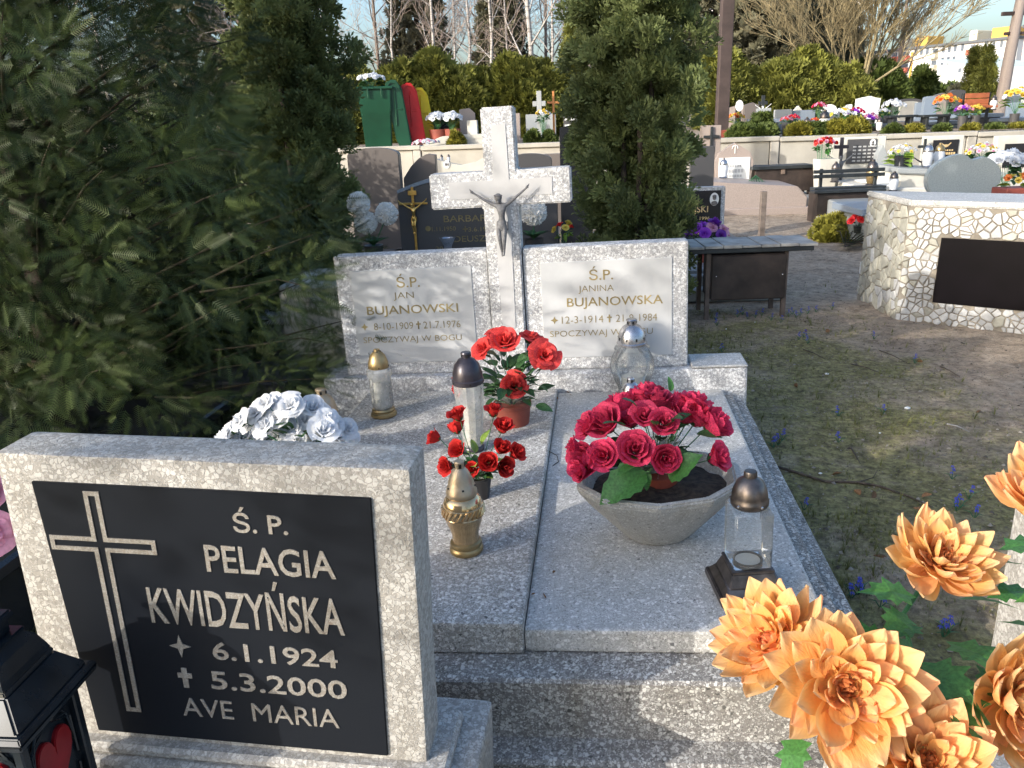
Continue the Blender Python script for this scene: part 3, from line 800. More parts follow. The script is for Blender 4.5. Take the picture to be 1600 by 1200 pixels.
# 2 tall tapered glass with dark domed cap
o = gthing('grave_lantern', 'tall tapered clear glass lantern with dark plum domed cap between the two red bouquets', 'lantern', -0.313, 1.30, ZL, group=LG); o.scale = (1.12, 1.12, 1.12)
b = B(); b.lathe([(0, 0), (0.040, 0), (0.042, 0.006), (0.040, 0.016), (0.036, 0.02), (0, 0.02)], 30); b.build('base', M_['darkcap'], o, True)
b = B()
pr = [(0.036, 0.020), (0.037, 0.05), (0.044, 0.12), (0.052, 0.21), (0.054, 0.25), (0.050, 0.262)]
b.lathe(pr, 24)
for v in b.bm.verts:
    a = atan2(v.co.y, v.co.x); k = 1+0.035*cos(a*12); v.co.x *= k; v.co.y *= k
b.build('glass', M_['glassf'], o, True); candle(o, 0.026, 0.15, 0.022)
b = B(); b.lathe([(0.053, 0.258), (0.058, 0.262), (0.058, 0.276), (0.055, 0.279), (0.054, 0.300), (0.045, 0.332), (0.028, 0.352), (0.017, 0.356), (0.016, 0.357), (0.016, 0.370), (0.019, 0.372), (0.017, 0.377), (0, 0.378)], 36); cp = b.build('cap', M_['darkcap'], o, True)
vents(cp, 0.0165, 0.364, 4, 0.004, 0.005); vents(cp, 0.0575, 0.269, 5, 0.003, 0.003)
# 3 gold capped glass at left back
o = gthing('grave_lantern', 'clear glass lantern with pointed gold cap and gold foot under the left name plate', 'lantern', -0.806, 1.735, ZL, group=LG)
b = B(); b.lathe([(0, 0), (0.058, 0), (0.062, 0.006), (0.060, 0.018), (0.052, 0.024), (0.055, 0.032), (0.050, 0.040), (0, 0.040)], 34); b.build('base', M_['goldcap'], o, True)
b = B(); b.lathe([(0.046, 0.040), (0.052, 0.062), (0.050, 0.075), (0.052, 0.10), (0.052, 0.19), (0.059, 0.205), (0.060, 0.225), (0.052, 0.235), (0.046, 0.24)], 30); b.build('glass', M_['glassf'], o, True); candle(o, 0.034, 0.13, 0.042)
b = B(); b.lathe([(0.047, 0.236), (0.049, 0.240), (0.047, 0.262), (0.036, 0.296), (0.022, 0.312), (0.015, 0.318), (0.014, 0.326), (0, 0.328)], 34); cp = b.build('cap', M_['goldcap'], o, True)
vents(cp, 0.0182, 0.315, 5, 0.003, 0.004); vents(cp, 0.0485, 0.245, 5, 0.0025, 0.003)
# 4 champagne cap behind the white roses
o = gthing('grave_lantern', 'squat champagne-capped lantern just behind the white roses', 'lantern', -1.01, 1.50, ZL, group=LG); o.scale = (1.15, 1.15, 1.15)
b = B(); b.lathe([(0, 0), (0.05, 0), (0.05, 0.018), (0, 0.018)], 30); b.build('base', M_['goldcap2'], o, True)
b = B(); b.lathe([(0.044, 0.018), (0.054, 0.05), (0.052, 0.09)], 28); b.build('glass', M_['glassf'], o, True); candle(o, 0.03, 0.05, 0.02)
b = B(); b.lathe([(0.054, 0.088), (0.057, 0.092), (0.055, 0.104), (0.052, 0.112), (0.047, 0.136), (0.034, 0.158), (0.021, 0.166), (0.020, 0.167), (0.020, 0.184), (0.022, 0.186), (0.018, 0.191), (0, 0.192)], 34); cp = b.build('cap', M_['goldcap2'], o, True)
vents(cp, 0.0205, 0.176, 5, 0.0045, 0.006)
# 5 big silver capped glass
o = gthing('grave_lantern', 'bulbous clear glass lantern with silver dome cap against the right name plate', 'lantern', 0.372, 2.035, ZR, group=LG); o.scale = (1.15, 1.15, 1.15)
b = B(); b.lathe([(0, 0.0), (0.060, 0.0), (0.066, 0.01), (0.060, 0.018), (0.062, 0.035), (0.080, 0.075), (0.092, 0.115), (0.094, 0.135), (0.088, 0.165), (0.074, 0.192), (0.070, 0.200), (0.076, 0.206), (0.072, 0.214), (0.060, 0.222)], 36); b.build('glass', M_['glass'], o, True); candle(o, 0.045, 0.07, 0.012)
b = B(); b.lathe([(0.060, 0.220), (0.064, 0.223), (0.064, 0.232), (0.060, 0.236), (0.059, 0.250), (0.052, 0.278), (0.038, 0.300), (0.024, 0.309), (0.020, 0.311), (0.020, 0.325), (0.024, 0.327), (0.020, 0.332), (0, 0.333)], 36); cp = b.build('cap', M_['silver'], o, True)
vents(cp, 0.0206, 0.318, 5, 0.004, 0.0055); vents(cp, 0.058, 0.252, 9, 0.0035, 0.006)
# 6 small silver one behind planter
o = gthing('grave_lantern', 'small silver-capped lantern almost hidden behind the crimson roses', 'lantern', 0.349, 1.62, ZR, group=LG)
b = B(); b.lathe([(0, 0), (0.036, 0), (0.038, 0.01), (0.034, 0.05), (0.040, 0.13), (0.036, 0.15)], 28); b.build('glass', M_['glass'], o, True); candle(o, 0.025, 0.08, 0.012)
b = B(); b.lathe([(0.038, 0.148), (0.041, 0.151), (0.040, 0.165), (0.032, 0.188), (0.020, 0.199), (0.015, 0.201), (0.015, 0.213), (0.017, 0.215), (0.014, 0.220), (0, 0.221)], 30); cp = b.build('cap', M_['silver'], o, True)
vents(cp, 0.0155, 0.207, 4, 0.004, 0.005); vents(cp, 0.0385, 0.170, 9, 0.0025, 0.004)
# 7 square glass lantern
o = gthing('grave_lantern', 'square clear glass lantern with gunmetal dome cap and stepped square foot near the slab edge', 'lantern', 0.625, 0.315, ZR, 0.12, group=LG); o.scale = (1.44, 1.44, 1.44)
b = B(); b.frustum(.068, .068, 0, .066, .066, .014, bev=.002); b.frustum(.062, .062, .014, .050, .050, .030, bev=.002); b.frustum(.050, .050, .030, .040, .040, .055, bev=.002); b.frustum(.041, .041, .055, .041, .041, .060, bev=.001)
b.build('base', M_['gunmetal'], o, True)
b = B(); b.box(-.037, .037, -.037, .037, .0605, .180, .004); b.lathe([(0, .1805), (.030, .1808), (.030, .188), (.0, .188)], 24)
gl = b.build('glass', M_['glass'], o, True)
b = B(); b.lathe([(.028, .0620), (.029, .066), (.026, .066), (.024, .0622)], 28)
b.build('candle_ring', M_['hole'], o, True)
b = B(); b.lathe([(0, .0615), (.024, .0615), (.024, .064), (0, .064)], 28); b.build('wax_residue', M_['wax'], o, True)
b = B(); b.lathe([(0.034, .184), (.036, .187), (.036, .196), (.034, .199), (.034, .205), (.032, .217), (.025, .233), (.014, .241), (.0125, .242), (.0125, .251), (.011, .254), (0, .2545)], 36); cp = b.build('cap', M_['gunmetal'], o, True)
b = B()
for i in range(5):
    a = 2*pi*i/5-1.2; b.ball((.0362*cos(a), .0362*sin(a), .1915), .0035, sub=1)
b.build('rivets', M_['silver'], cp)

# ---- small red roses in a black pot
def heads(pxs, ydef, root):
    """rose heads from photo positions; each head has its own depth (metres in the grave's frame)"""
    inv = root.matrix_world.inverted(); out = []
    bpy.context.view_layer.update()
    inv = root.matrix_world.inverted()
    for px, py, size, ly, d in pxs:
        gi = GM.inverted(); o_ = gi @ EYEV; dd = gi.to_3x3() @ ray(px, py); t_ = (ly-o_.y)/dd.y
        p = inv @ (GM @ (o_+dd*t_)); out.append((p.x, p.y, p.z, size, d))
    return out
bpy.context.view_layer.update()
o = gthing('rose_pot', 'small dark red rosebuds with lime leaves in a little black pot', 'flowers', -0.225, 0.86, ZL)
bpy.context.view_layer.update()
b = B(); b.lathe([(0, 0), (0.035, 0), (0.048, 0.075), (0.051, 0.078), (0.050, 0.084), (0.044, 0.082), (0.040, 0.065), (0, 0.065)], 28); b.build('pot', M_['blackpot'], o, True)
b = B(); b.lathe([(0, 0.066), (0.042, 0.066)], 20); b.build('soil', M_['soil'], o)
rr = [(679, 683, .042, .86, (-.9, -.2, .5)), (715, 648, .048, .88, (-.3, -.2, 1)), (716, 703, .046, .83, (-.4, -.7, .6)), (713, 668, .045, .90, (-.2, .3, .9)), (698, 728, .050, .82, (-.6, -.7, .3)),
      (738, 733, .036, .80, (0, -1, .4)), (763, 722, .046, .80, (.1, -1, .6)), (771, 642, .046, .90, (.1, -.1, 1)), (786, 667, .050, .88, (.3, -.3, .9)), (783, 700, .044, .85, (.5, -.4, .8)), (806, 708, .048, .86, (.8, -.3, .6)), (787, 729, .050, .82, (.6, -.8, .2))]
bouquet(o, (0, 0, 0.07), heads(rr, .85, o), 'red', leaves=12, leafkind='leaflime', lsize=0.062, seed=3, sprigs=6, spread=0.075)
for i in range(26):
    a = i*2.4; d = Vector((cos(a), sin(a), .3+.06*(i % 9))); link('leaf', LEAF['leaf'], o, None, aim(Vector((0, 0, .09))+d*.03, d, axis_='Y') @ S(.06))
# ---- coral roses in terracotta pot
o = gthing('rose_pot', 'tall coral red roses with dense dark leaves in a terracotta pot by the cross foot', 'flowers', -0.175, 1.60, ZL)
bpy.context.view_layer.update()
b = B(); b.lathe([(0, 0), (0.070, 0), (0.082, 0.085), (0.086, 0.088), (0.086, 0.100), (0.078, 0.098), (0.072, 0.085), (0, 0.085)], 32); b.build('pot', M_['terracotta'], o, True)
rr = [(773, 520, .085, 1.68, (-.2, -.2, 1)), (753, 543, .090, 1.62, (-.5, -.6, .6)), (789, 533, .098, 1.60, (.1, -.7, .8)), (830, 524, .088, 1.66, (.3, -.1, 1)), (852, 554, .112, 1.58, (.35, -.9, .5)), (803, 602, .095, 1.52, (.1, -.9, .5)),
      (713, 592, .075, 1.60, (-.9, -.3, .3)), (866, 560, .07, 1.66, (.9, -.2, .3)), (716, 608, .06, 1.6, (-.8, -.5, 0))]
bouquet(o, (0, 0, 0.09), heads(rr, 1.6, o), 'coral', leaves=60, lsize=0.080, seed=5, sprigs=9, spread=0.17, srad=.002)
for i in range(26):
    a = i*2.4; el = .3+.9*((i*0.37) % 1); d = Vector((cos(a)*cos(el), sin(a)*cos(el), sin(el))); link('leaf', LEAF['leaf'], o, None, aim(Vector((0, 0, .10))+d*(.04+.11*((i*.61) % 1)), d*.7+Vector((0, 0, -.1)), axis_='Y') @ S(.075))
# ---- white roses at left
o = gthing('rose_spray', 'spray of big white silk roses lying behind the near gravestone', 'flowers', -0.95, 1.12, ZL)
bpy.context.view_layer.update()
b = B(); b.lathe([(0, 0), (0.10, 0), (0.115, 0.05), (0.10, 0.055), (0, 0.05)], 24); b.build('foam_tray', M_['leaf'], o, True)
rr = []
for i, (px, py, s_) in enumerate([(372, 655, .11), (398, 640, .12), (425, 636, .12), (452, 632, .13), (355, 672, .10), (385, 678, .11), (432, 650, .12), (470, 655, .13), (498, 650, .12), (520, 662, .12), (545, 668, .10), (505, 672, .13), (530, 682, .12), (430, 682, .12), (462, 692, .10), (395, 694, .10), (480, 640, .11), (350, 690, .10), (492, 690, .09), (410, 664, .11), (455, 672, .11), (340, 684, .09), (412, 628, .09), (488, 636, .10), (440, 612+14, .09), (512, 650, .09), (368, 688, .10), (552, 680, .08), (385, 662, .1)]):
    rr.append((px, py, s_*1.02, 1.0+.16*((i*.37) % 1), ((px-450)/100, -.7, .9)))
bouquet(o, (0, 0, 0.05), heads(rr, 1.05, o), 'white', leaves=16, lsize=0.10, seed=8, sprigs=3, spread=0.12)
link('leaf', LEAFW, o, None, aim(Vector((0.13, -0.09, 0.10)), (1, -.25, -.12), axis_='Y') @ S(.11))

# ---- concrete planter (empty bowl is a thing, its roses another)
o = gthing('planter', 'chamfered cast concrete planter bowl full of soil on the right slab', 'planter', 0.40, 0.63, ZR, 0.2); o.scale = (1.2, 1.15, 1.5)
b = B(); t = bmesh.new(); n8 = 10
def ring(r, z, ex=0.0): return [t.verts.new((r*1.10*cos(2*pi*i/n8+.10), r*0.92*sin(2*pi*i/n8+.10), z)) for i in range(n8)]
rs = [ring(.075, 0), ring(.088, .010), ring(.175, .093), ring(.205, .128), ring(.208, .140), ring(.188, .143), ring(.170, .120), ring(.165, .112)]
t.faces.new(rs[0][::-1]); t.faces.new(rs[-1])
for a_, b_ in zip(rs[:-1], rs[1:]):
    for i in range(n8): t.faces.new((a_[i], a_[(i+1) % n8], b_[(i+1) % n8], b_[i]))
bmesh.ops.bevel(t, geom=[e for e in t.edges], offset=.004, segments=2, affect='EDGES')
b.merge(t); b.build('bowl', M_['planter'], o, True, sharp=22)
b = B(); b.lathe([(0, .127), (.06, .124), (.12, .121), (.166, .117)], 30, M=S(1.08, .9, 1))
for v in b.bm.verts: v.co.z += .008*noise.noise(v.co*40)
b.build('soil', M_['soil'], o, True)
o = gthing('rose_arrangement', 'large bouquet of crimson silk roses with broad green leaves in the concrete planter', 'flowers', 0.40, 0.64, ZR+.185)
bpy.context.view_layer.update()
b = B(); b.lathe([(0, 0), (0.060, 0), (0.072, 0.035), (0.066, 0.036), (0, 0.03)], 28); b.build('pot', M_['terracotta'], o, True)
rr = [(920, 665, .085, .66, (-.9, -.3, .6)), (945, 660, .100, .64, (-.5, -.5, .8)), (968, 632, .085, .72, (-.3, .1, 1)), (1004, 620, .088, .74, (0, .2, 1)), (1027, 625, .080, .70, (0, 0, 1)), (1055, 632, .085, .74, (.2, .2, 1)), (1087, 630, .088, .72, (.4, .1, 1)), (1093, 650, .090, .68, (.5, -.2, .9)),
      (1118, 662, .092, .66, (.9, -.3, .7)), (1007, 650, .075, .60, (0, -.7, .8)), (1036, 660, .072, .58, (.1, -1, .6)), (915, 720, .098, .56, (-.8, -.8, .5)), (943, 712, .085, .54, (-.3, -1, .6)), (992, 702, .092, .52, (0, -1, .7)), (1040, 716, .072, .50, (.1, -1, .3)),
      (1122, 715, .078, .56, (.9, -.5, .5)), (985, 655, .07, .66, (-.3, -.3, 1)), (1070, 645, .08, .68, (.3, -.2, 1)), (898, 700, .06, .60, (-1, -.2, .2)), (905, 735, .06, .53, (-.9, -.6, 0)), (1015, 612, .07, .80, (.1, .4, .9))]
bouquet(o, (0, 0, 0.03), heads(rr, .6, o), 'crimson', leaves=44, lsize=0.075, seed=2, sprigs=16, spread=0.16, srad=.002)
def leaf_px(root, px, py, ly, d, s_, me, roll=0):
    q = heads([(px, py, 1, ly, d)], ly, root)[0]
    return link('leaf', me, root, None, aim(Vector(q[:3]), d, roll, axis_='Y') @ S(s_))
leaf_px(o, 1045, 748, .50, (.55, -.25, .75), .125, LEAFW, .9)
leaf_px(o, 1010, 738, .50, (-.9, -.42, -.28), .165, LEAFW, -.5)
leaf_px(o, 1012, 735, .50, (-.1, -.4, -.6), .06, LEAF['leafbig'], 0)
leaf_px(o, 1048, 612, .80, (.0, .1, 1), .05, LEAF['leafbig'], .6)
leaf_px(o, 1000, 725, .52, (-.6, -.5, .1), .09, LEAF['leafbig'], 0)

# ================================================================== ORANGE DAHLIAS (right foreground)
def dahlia_mat():
    m, n, l, b = nmat('orange_silk_dahlia_petal')
    v = coords(n, l); sx = n.new('ShaderNodeSeparateXYZ'); l.new(v, sx.inputs[0])
    r = ramp(n, l, sx.outputs[1], [(0.0, (0.58, 0.17, 0.04)), (0.25, (0.78, 0.38, 0.08)), (0.7, (0.84, 0.50, 0.16)), (1.0, (0.86, 0.60, 0.33))])
    st = noi(n, l, coords(n, l, (9, 1.2, 1)), 3.0, 4)
    c = mix(n, l, math_(n, l, 'MULTIPLY', st.outputs[0], .35), r.outputs[0], (0.86, 0.50, 0.26))
    pk = noi(n, l, v, 1.7, 2)
    oi = n.new('ShaderNodeObjectInfo')
    c = mix(n, l, math_(n, l, 'MULTIPLY', math_(n, l, 'GREATER_THAN', oi.outputs['Random'], .72), .35), c, (0.84, 0.36, 0.20))
    h = n.new('ShaderNodeHueSaturation'); k = math_(n, l, 'MULTIPLY', oi.outputs['Random'], .28); k2 = math_(n, l, 'ADD', k, .86)
    l.new(k2, h.inputs['Value']); l.new(c, h.inputs['Color'])
    l.new(h.outputs[0], b.inputs['Base Color']); b.inputs['Roughness'].default_value = .65; b.inputs['Specular IOR Level'].default_value = .25
    bump(n, l, st.outputs[0], .25, .02, b)
    tr = n.new('ShaderNodeBsdfTranslucent'); l.new(h.outputs[0], tr.inputs[0])
    ms = n.new('ShaderNodeMixShader'); ms.inputs[0].default_value = .42
    l.new(b.outputs[0], ms.inputs[1]); l.new(tr.outputs[0], ms.inputs[2]); l.new(ms.outputs[0], n['Material Output'].inputs[0])
    return m
M_['dahlia'] = dahlia_mat()
def dpetal(seed, cup=.35, w=.46, curl=.25):
    r = random.Random(seed); a1, a2, a3 = r.uniform(-.1, .1), r.uniform(.7, 1.3), r.uniform(0, 6)
    def f(u, v):
        ww = w*.5*(0.34+.66*sin(pi*min(1, v*.92)**1.15))*(1-max(0, v-.62)**2*5.2) if v < 1 else .012
        ww = max(.012, ww)
        x = u*ww + a1*v*v
        z = cup*u*u*ww*1.8*(1.2-v) + curl*(v**2)*a2*.5 - .12*sin(pi*v) + .030*sin(4*u+a3)*v + .022*sin(9*v+a3*2)*abs(u) + .05*cos(u*pi)*v*(1-v)
        return (x, v, z)
    V, F = petal_grid(f, 6, 9); return mk('petal', V, F, M_['dahlia'])
DP = [dpetal(i, .30+.12*(i % 3), .46+.06*(i % 2), .05+.2*(i % 3)) for i in range(8)]
def dahlia_head(parent, p, axis, R, seed, full=True, shape=0.0, label=None):
    """layered head: outer petals spread, inner ones close up"""
    r = random.Random(seed)
    hd = bpy.data.objects.new('flower_head', bpy.data.meshes.new('flower_head')); COL.objects.link(hd)
    hd.parent = parent; hd.matrix_local = aim(p, axis, r.uniform(0, 6))
    me_parts = []
    rings = [(12, .98, .02, 0), (12, .90, .18, .006), (12, .76, .38, .010), (10, .60, .60, .014), (8, .45, .85, .016)]
    for k, (n_, ln, el, dz) in enumerate(rings):
        el = el + shape*(1-k/5)
        for i in range(n_):
            a = 2*pi*(i+.5*(k % 2))/n_ + r.uniform(-.10, .10)
            e = el + r.uniform(-.17, .17)
            d = Vector((cos(a)*cos(e), sin(a)*cos(e), sin(e)))
            M = aim(Vector((cos(a), sin(a), 0))*R*.07*(1-k*.13) + Vector((0, 0, dz*R/.08)), d, r.uniform(-.35, .35), axis_='Y') @ S(R*ln*r.uniform(.86, 1.10))
            link('petal', DP[r.randrange(8)], hd, None, M)
    # tight centre, joined
    ms = []
    bm = bmesh.new()
    for k in range(30):
        a = k*2.4; e = .80 + .65*(k/30)+.1
        rad = R*.16*(1-k/30)
        d = Vector((cos(a)*cos(e), sin(a)*cos(e), sin(e)))
        t_ = DP[k % 8].copy(); t_.transform(aim(Vector((cos(a)*rad, sin(a)*rad, R*.10)), d, 0, axis_='Y') @ S(R*.38*(1-.3*k/30), R*.40*(1-.35*k/30), R*.4)); bm.from_mesh(t_); bpy.data.meshes.remove(t_)
    me = bpy.data.meshes.new('centre'); bm.to_mesh(me); bm.free(); me.materials.append(M_['dahlia'])
    me.polygons.foreach_set('use_smooth', [True]*len(me.polygons))
    hd.data = me
    link('calyx', CALYX, hd, None, T(0, 0, -R*.16) @ S(R*.9))
    return hd
KX, KY = 0.93, 1.02
kz = 0.60
kg = thing('kerb_block', 'pale pebble-dashed grave kerb under the orange dahlias at the right edge', 'kerb', (0, 0, 0))
b = B(); b.box(.52, 1.6, .62, 1.13, 0, .56, .01, rough=.001, cut=3); b.build('block', M_['stele'], kg, True)
kg2 = thing('pebble_post', 'pebble-dashed stone post behind the dahlias at the right edge', 'post', (1.185, 1.42, 0), -.2)
b = B(); b.box(-.12, .35, -.10, .14, 0, .84, .012, rough=.002, cut=5); b.build('shaft', M_['stele'], kg2, True)
dv = thing('dahlia_bouquet', 'big orange artificial dahlias on green stems filling the lower right corner', 'flowers', (0.56, 0.80, 0.56))
bpy.context.view_layer.update()
DVI = Vector((0.56, 0.80, 0.56))
b = B(); b.lathe([(0, 0), (.05, 0), (.065, .12), (.07, .15), (.064, .15), (.05, .02), (0, .02)], 28); b.build('vase', M_['blackpot'], dv, True)
Dh = [(1316, 1074, .80, .082, (-.15, -.75, .62), .25, 1), (1212, 1006, .88, .070, (-.62, -.35, .70), .35, 2), (1575, 1095, .82, .076, (.22, -.80, .52), .35, 3),
      (1462, 884, .94, .072, (.05, -.42, .90), .30, 4), (1650, 800, .88, .075, (-.25, -.2, .93), .55, 5), (1440, 1195, .79, .076, (0, -.5, .85), .45, 6)]
for px, py, dep, R, ax_, sh, sd in Dh:
    p = at_d(px, py, dep) - DVI
    dahlia_head(dv, p, ax_, R, sd, shape=sh)
    a_ = Vector(ax_).normalized()
    b = B(); q = p - a_*R*.15; c0 = Vector((.0, .0, .14))
    b.tube([c0, c0.lerp(q-a_*.10, .45), q-a_*.10, q-a_*.03, q], .0032, 8); b.build('stem', M_['stem'], dv, True)
# divided leaves
def dleaf():
    pts = [(0, 0), (.10, .16), (.30, .22), (.20, .34), (.36, .50), (.20, .54), (.22, .74), (.09, .74), (0, 1.0), (-.09, .74), (-.22, .74), (-.20, .54), (-.36, .50), (-.20, .34), (-.30, .22), (-.10, .16)]
    t = bmesh.new(); c = [t.verts.new((0, y_, .03)) for y_ in (.2, .45, .7)]
    vs_ = [t.verts.new((x, y_, .10*abs(x)-.25*y_*y_+.25)) for x, y_ in pts]
    cc = t.verts.new((0, .45, .22))
    for i in range(len(vs_)): t.faces.new((vs_[i], vs_[(i+1) % len(vs_)], cc))
    for v in c: t.verts.remove(v)
    me = bpy.data.meshes.new('leaf'); t.to_mesh(me); t.free(); me.materials.append(M_['leafbig']); return me
DL = dleaf()
for px, py, dep, d, s_ in [(1420, 950, .95, (-.8, 0, .3), .07), (1405, 975, .93, (-.4, -.4, .2), .06), (1440, 1000, .93, (-.7, -.1, .1), .06), (1500, 960, .95, (.9, -.1, .1), .07), (1545, 950, .95, (.8, 0, .3), .06), (1500, 940, .96, (.6, .2, .4), .05),
                           (1405, 1015, .90, (-.3, -.5, .1), .065), (1420, 1040, .9, (-.5, -.5, -.1), .065), (1530, 905, .95, (.7, 0, .2), .06), (1565, 880, .93, (.9, -.1, .3), .07), (1590, 870, .9, (.7, -.4, .3), .07), (1560, 1000, .9, (.5, -.4, .2), .08), (1480, 1030, .88, (.3, -.6, .2), .08),
                           (1450, 1060, .86, (.1, -.7, .2), .08), (1380, 1010, .93, (-.8, 0, .2), .06), (1510, 1060, .86, (.2, -.6, -.1), .08), (1600, 960, .88, (.5, -.3, .5), .07), (1260, 1160, .84, (-.4, -.6, -.2), .06), (1470, 1085, .84, (0, -.8, 0), .08), (1430, 1095, .84, (-.3, -.8, 0), .07)]:
    p = at_d(px, py, dep) - DVI; link('leaf', DL, dv, None, aim(p, d, random.uniform(-.5, .5), axis_='Y') @ S(s_))

# ================================================================== HEART LANTERN + PINK FLOWER (left foreground)
o = thing('heart_lantern', 'big black square lantern with stepped roof and dark red heart window before the near gravestone', 'lantern', (-.985, 1.262, .262), radians(-5.4)); o.scale = (.965, .965, 1.19)
b = B(); b.box(-.105, .105, -.105, .105, 0, .03, .004); b.box(-.095, .095, -.095, .095, .03, .05, .004)
for sx_ in (-1, 1):
    for sy_ in (-1, 1): b.box(sx_*.080-.010, sx_*.080+.010, sy_*.080-.010, sy_*.080+.010, .05, .27, .003)
b.build('frame', M_['bluelac'], o)
b = B(); b.box(-.074, .074, -.074, .074, .05, .27); b.build('side_panels', M_['bluelac'], o)
hp = []
for i in range(28):
    t_ = 2*pi*i/28; hp.append((.0035*16*sin(t_)**3*.92, .0035*(13*cos(t_)-5*cos(2*t_)-2*cos(3*t_)-cos(4*t_))*1.1+.17))
for q in range(4):
    b = B(); b.prism(hp, -.083, -.070, bev=.002, M=RZ(q*pi/2)); b.build('heart_window', M_['redglass'], o, True)
    b = B()
    for sgn in (-1, 1):
        for k in range(4):
            b.tube([(sgn*.012, -.076, .235-.0*k), (sgn*(.03+.01*k), -.080, .250-.012*k), (sgn*.062, -.078, .245-.035*k)], .003, 5)
            b.tube([(sgn*.010, -.076, .100), (sgn*(.03+.008*k), -.080, .085-.004*k), (sgn*.060, -.078, .065+.018*k)], .003, 5)
    b.build('scroll_relief', M_['bluelac'], o, True, M=RZ(q*pi/2))
b = B(); b.frustum(.118, .118, .268, .122, .122, .282, bev=.003); b.frustum(.122, .122, .282, .114, .114, .290, bev=.002)
b.frustum(.110, .110, .290, .072, .072, .335, bev=.004); b.frustum(.074, .074, .335, .070, .070, .343, bev=.002)
b.lathe([(0.098, .343), (.094, .352), (.080, .375), (.062, .388), (0.058, .389)], 4, M=RZ(pi/4))
b.frustum(.046, .046, .388, .046, .046, .396, bev=.002)
b.build('roof', M_['bluelac'], o)
b = B(); b.frustum(.030, .030, .396, .030, .030, .420, bev=.002); b.frustum(.040, .040, .420, .036, .036, .432, bev=.003); b.build('chimney_cap', M_['bluelac'], o)
o = thing('pink_flower', 'pink silk flowers poking in at the left edge beside the near gravestone', 'flowers', (-1.22, 1.45, .05))
c0 = Vector((-1.22, 1.45, .05))
b = B(); b.lathe([(0, 0), (.04, 0), (.055, .13), (.05, .13), (0, .03)], 24); b.build('vase', M_['blackpot'], o, True)
for i, (px, py, dep, s_, d) in enumerate([(-26, 772, 1.72, .095, (.5, -.7, .5)), (-18, 832, 1.70, .095, (.6, -.7, .2)), (-75, 730, 1.75, .10, (.1, -.6, .8)), (-75, 830, 1.7, .1, (-.2, -.8, .4))]):
    p = at_d(px, py, dep) - c0
    h = link('blossom', rose('pink', i), o, None, aim(p, d) @ S(s_)); link('calyx', CALYX, h)
    stem_between((0, 0, .1), p, .003, M_['stem'], o)
for i in range(5):
    a = i*1.3; link('leaf', LEAF['leaf'], o, None, aim(Vector((0, 0, .2+.05*i)), (cos(a), sin(a), .3), axis_='Y') @ S(.09))
# dark polished grave at the left edge behind
o = thing('dark_grave', 'black polished low tomb at the left edge under the yew', 'grave', (-2.25, 2.45, 0), radians(-8))
b = B(); b.box(-.6, .62, -.4, 1.4, 0, .30, .01); b.build('tomb_body', M_['blackgran'], o)
b = B(); b.box(-.66, .68, -.46, 1.46, .302, .36, .012); b.build('cover_slab', M_['blackgran'], o)

# ================================================================== PEBBLE MOSAIC MONUMENT (right)
MC = Vector((3.03, 6.09, 0)); ML = Vector((3.07, 6.90, 0)); MR = Vector((4.75, 5.52, 0))
mm = thing('mosaic_monument', 'large wall of white broken-stone mosaic with blank black panel, back of a tomb', 'monument', MC[:], 0)
dF = (Vector((3.70, 5.54, 0))-MC).normalized(); 
# front face runs away to the right
LF = 2.1; HM = .905
dS = (ML-MC); LS = dS.length; dS.normalize()
def mono_pt(face, s, z, out=0.0):
    d = dF if face == 0 else dS
    nrm = Vector((d.y, -d.x, 0)) if face == 0 else Vector((-d.y, d.x, 0))
    tp = .022*(z/HM)  # slight batter
    return d*s + Vector((0, 0, z)) + nrm*(out) + ((dF*tp + Vector((0, tp, 0))) if True else 0)
t = bmesh.new()
def P4(z, infl=0.0):
    return [t.verts.new(v) for v in (mono_pt(0, 0, z), mono_pt(0, LF, z), mono_pt(0, LF, z)+dS*LS, mono_pt(1, LS, z))]
bot = P4(-.02); top = P4(HM-.03)
t.faces.new(bot); t.faces.new(top)
for i in range(4): t.faces.new((bot[i], bot[(i+1) % 4], top[(i+1) % 4], top[i]))
b = B(); b.merge(t); b.build('mortar_body', M_['peat'], mm)
t = bmesh.new(); g_ = .010
bot = [t.verts.new(mono_pt(0, -g_, HM-.028)-Vector((0, .02, 0))), t.verts.new(mono_pt(0, LF, HM-.028)-Vector((0, .02, 0))), t.verts.new(mono_pt(0, LF, HM-.028)+dS*(LS+.02)), t.verts.new(mono_pt(1, LS+.02, HM-.028)-dF*g_)]
top = [t.verts.new(v.co+Vector((0, 0, .045))) for v in bot]
t.faces.new(bot[::-1]); t.faces.new(top)
for i in range(4): t.faces.new((bot[i], bot[(i+1) % 4], top[(i+1) % 4], top[i]))
bmesh.ops.bevel(t, geom=t.edges[:], offset=.01, segments=2, affect='EDGES')
b = B(); b.merge(t); b.build('cap_slab', M_['slabR'], mm)
def clip(poly, px, py, nx_, ny_):
    out = []
    for i in range(len(poly)):
        a = poly[i]; c = poly[(i+1) % len(poly)]
        da = (a[0]-px)*nx_+(a[1]-py)*ny_; dc = (c[0]-px)*nx_+(c[1]-py)*ny_
        if da <= 0: out.append(a)
        if da*dc < 0:
            k = da/(da-dc); out.append((a[0]+(c[0]-a[0])*k, a[1]+(c[1]-a[1])*k))
    return out
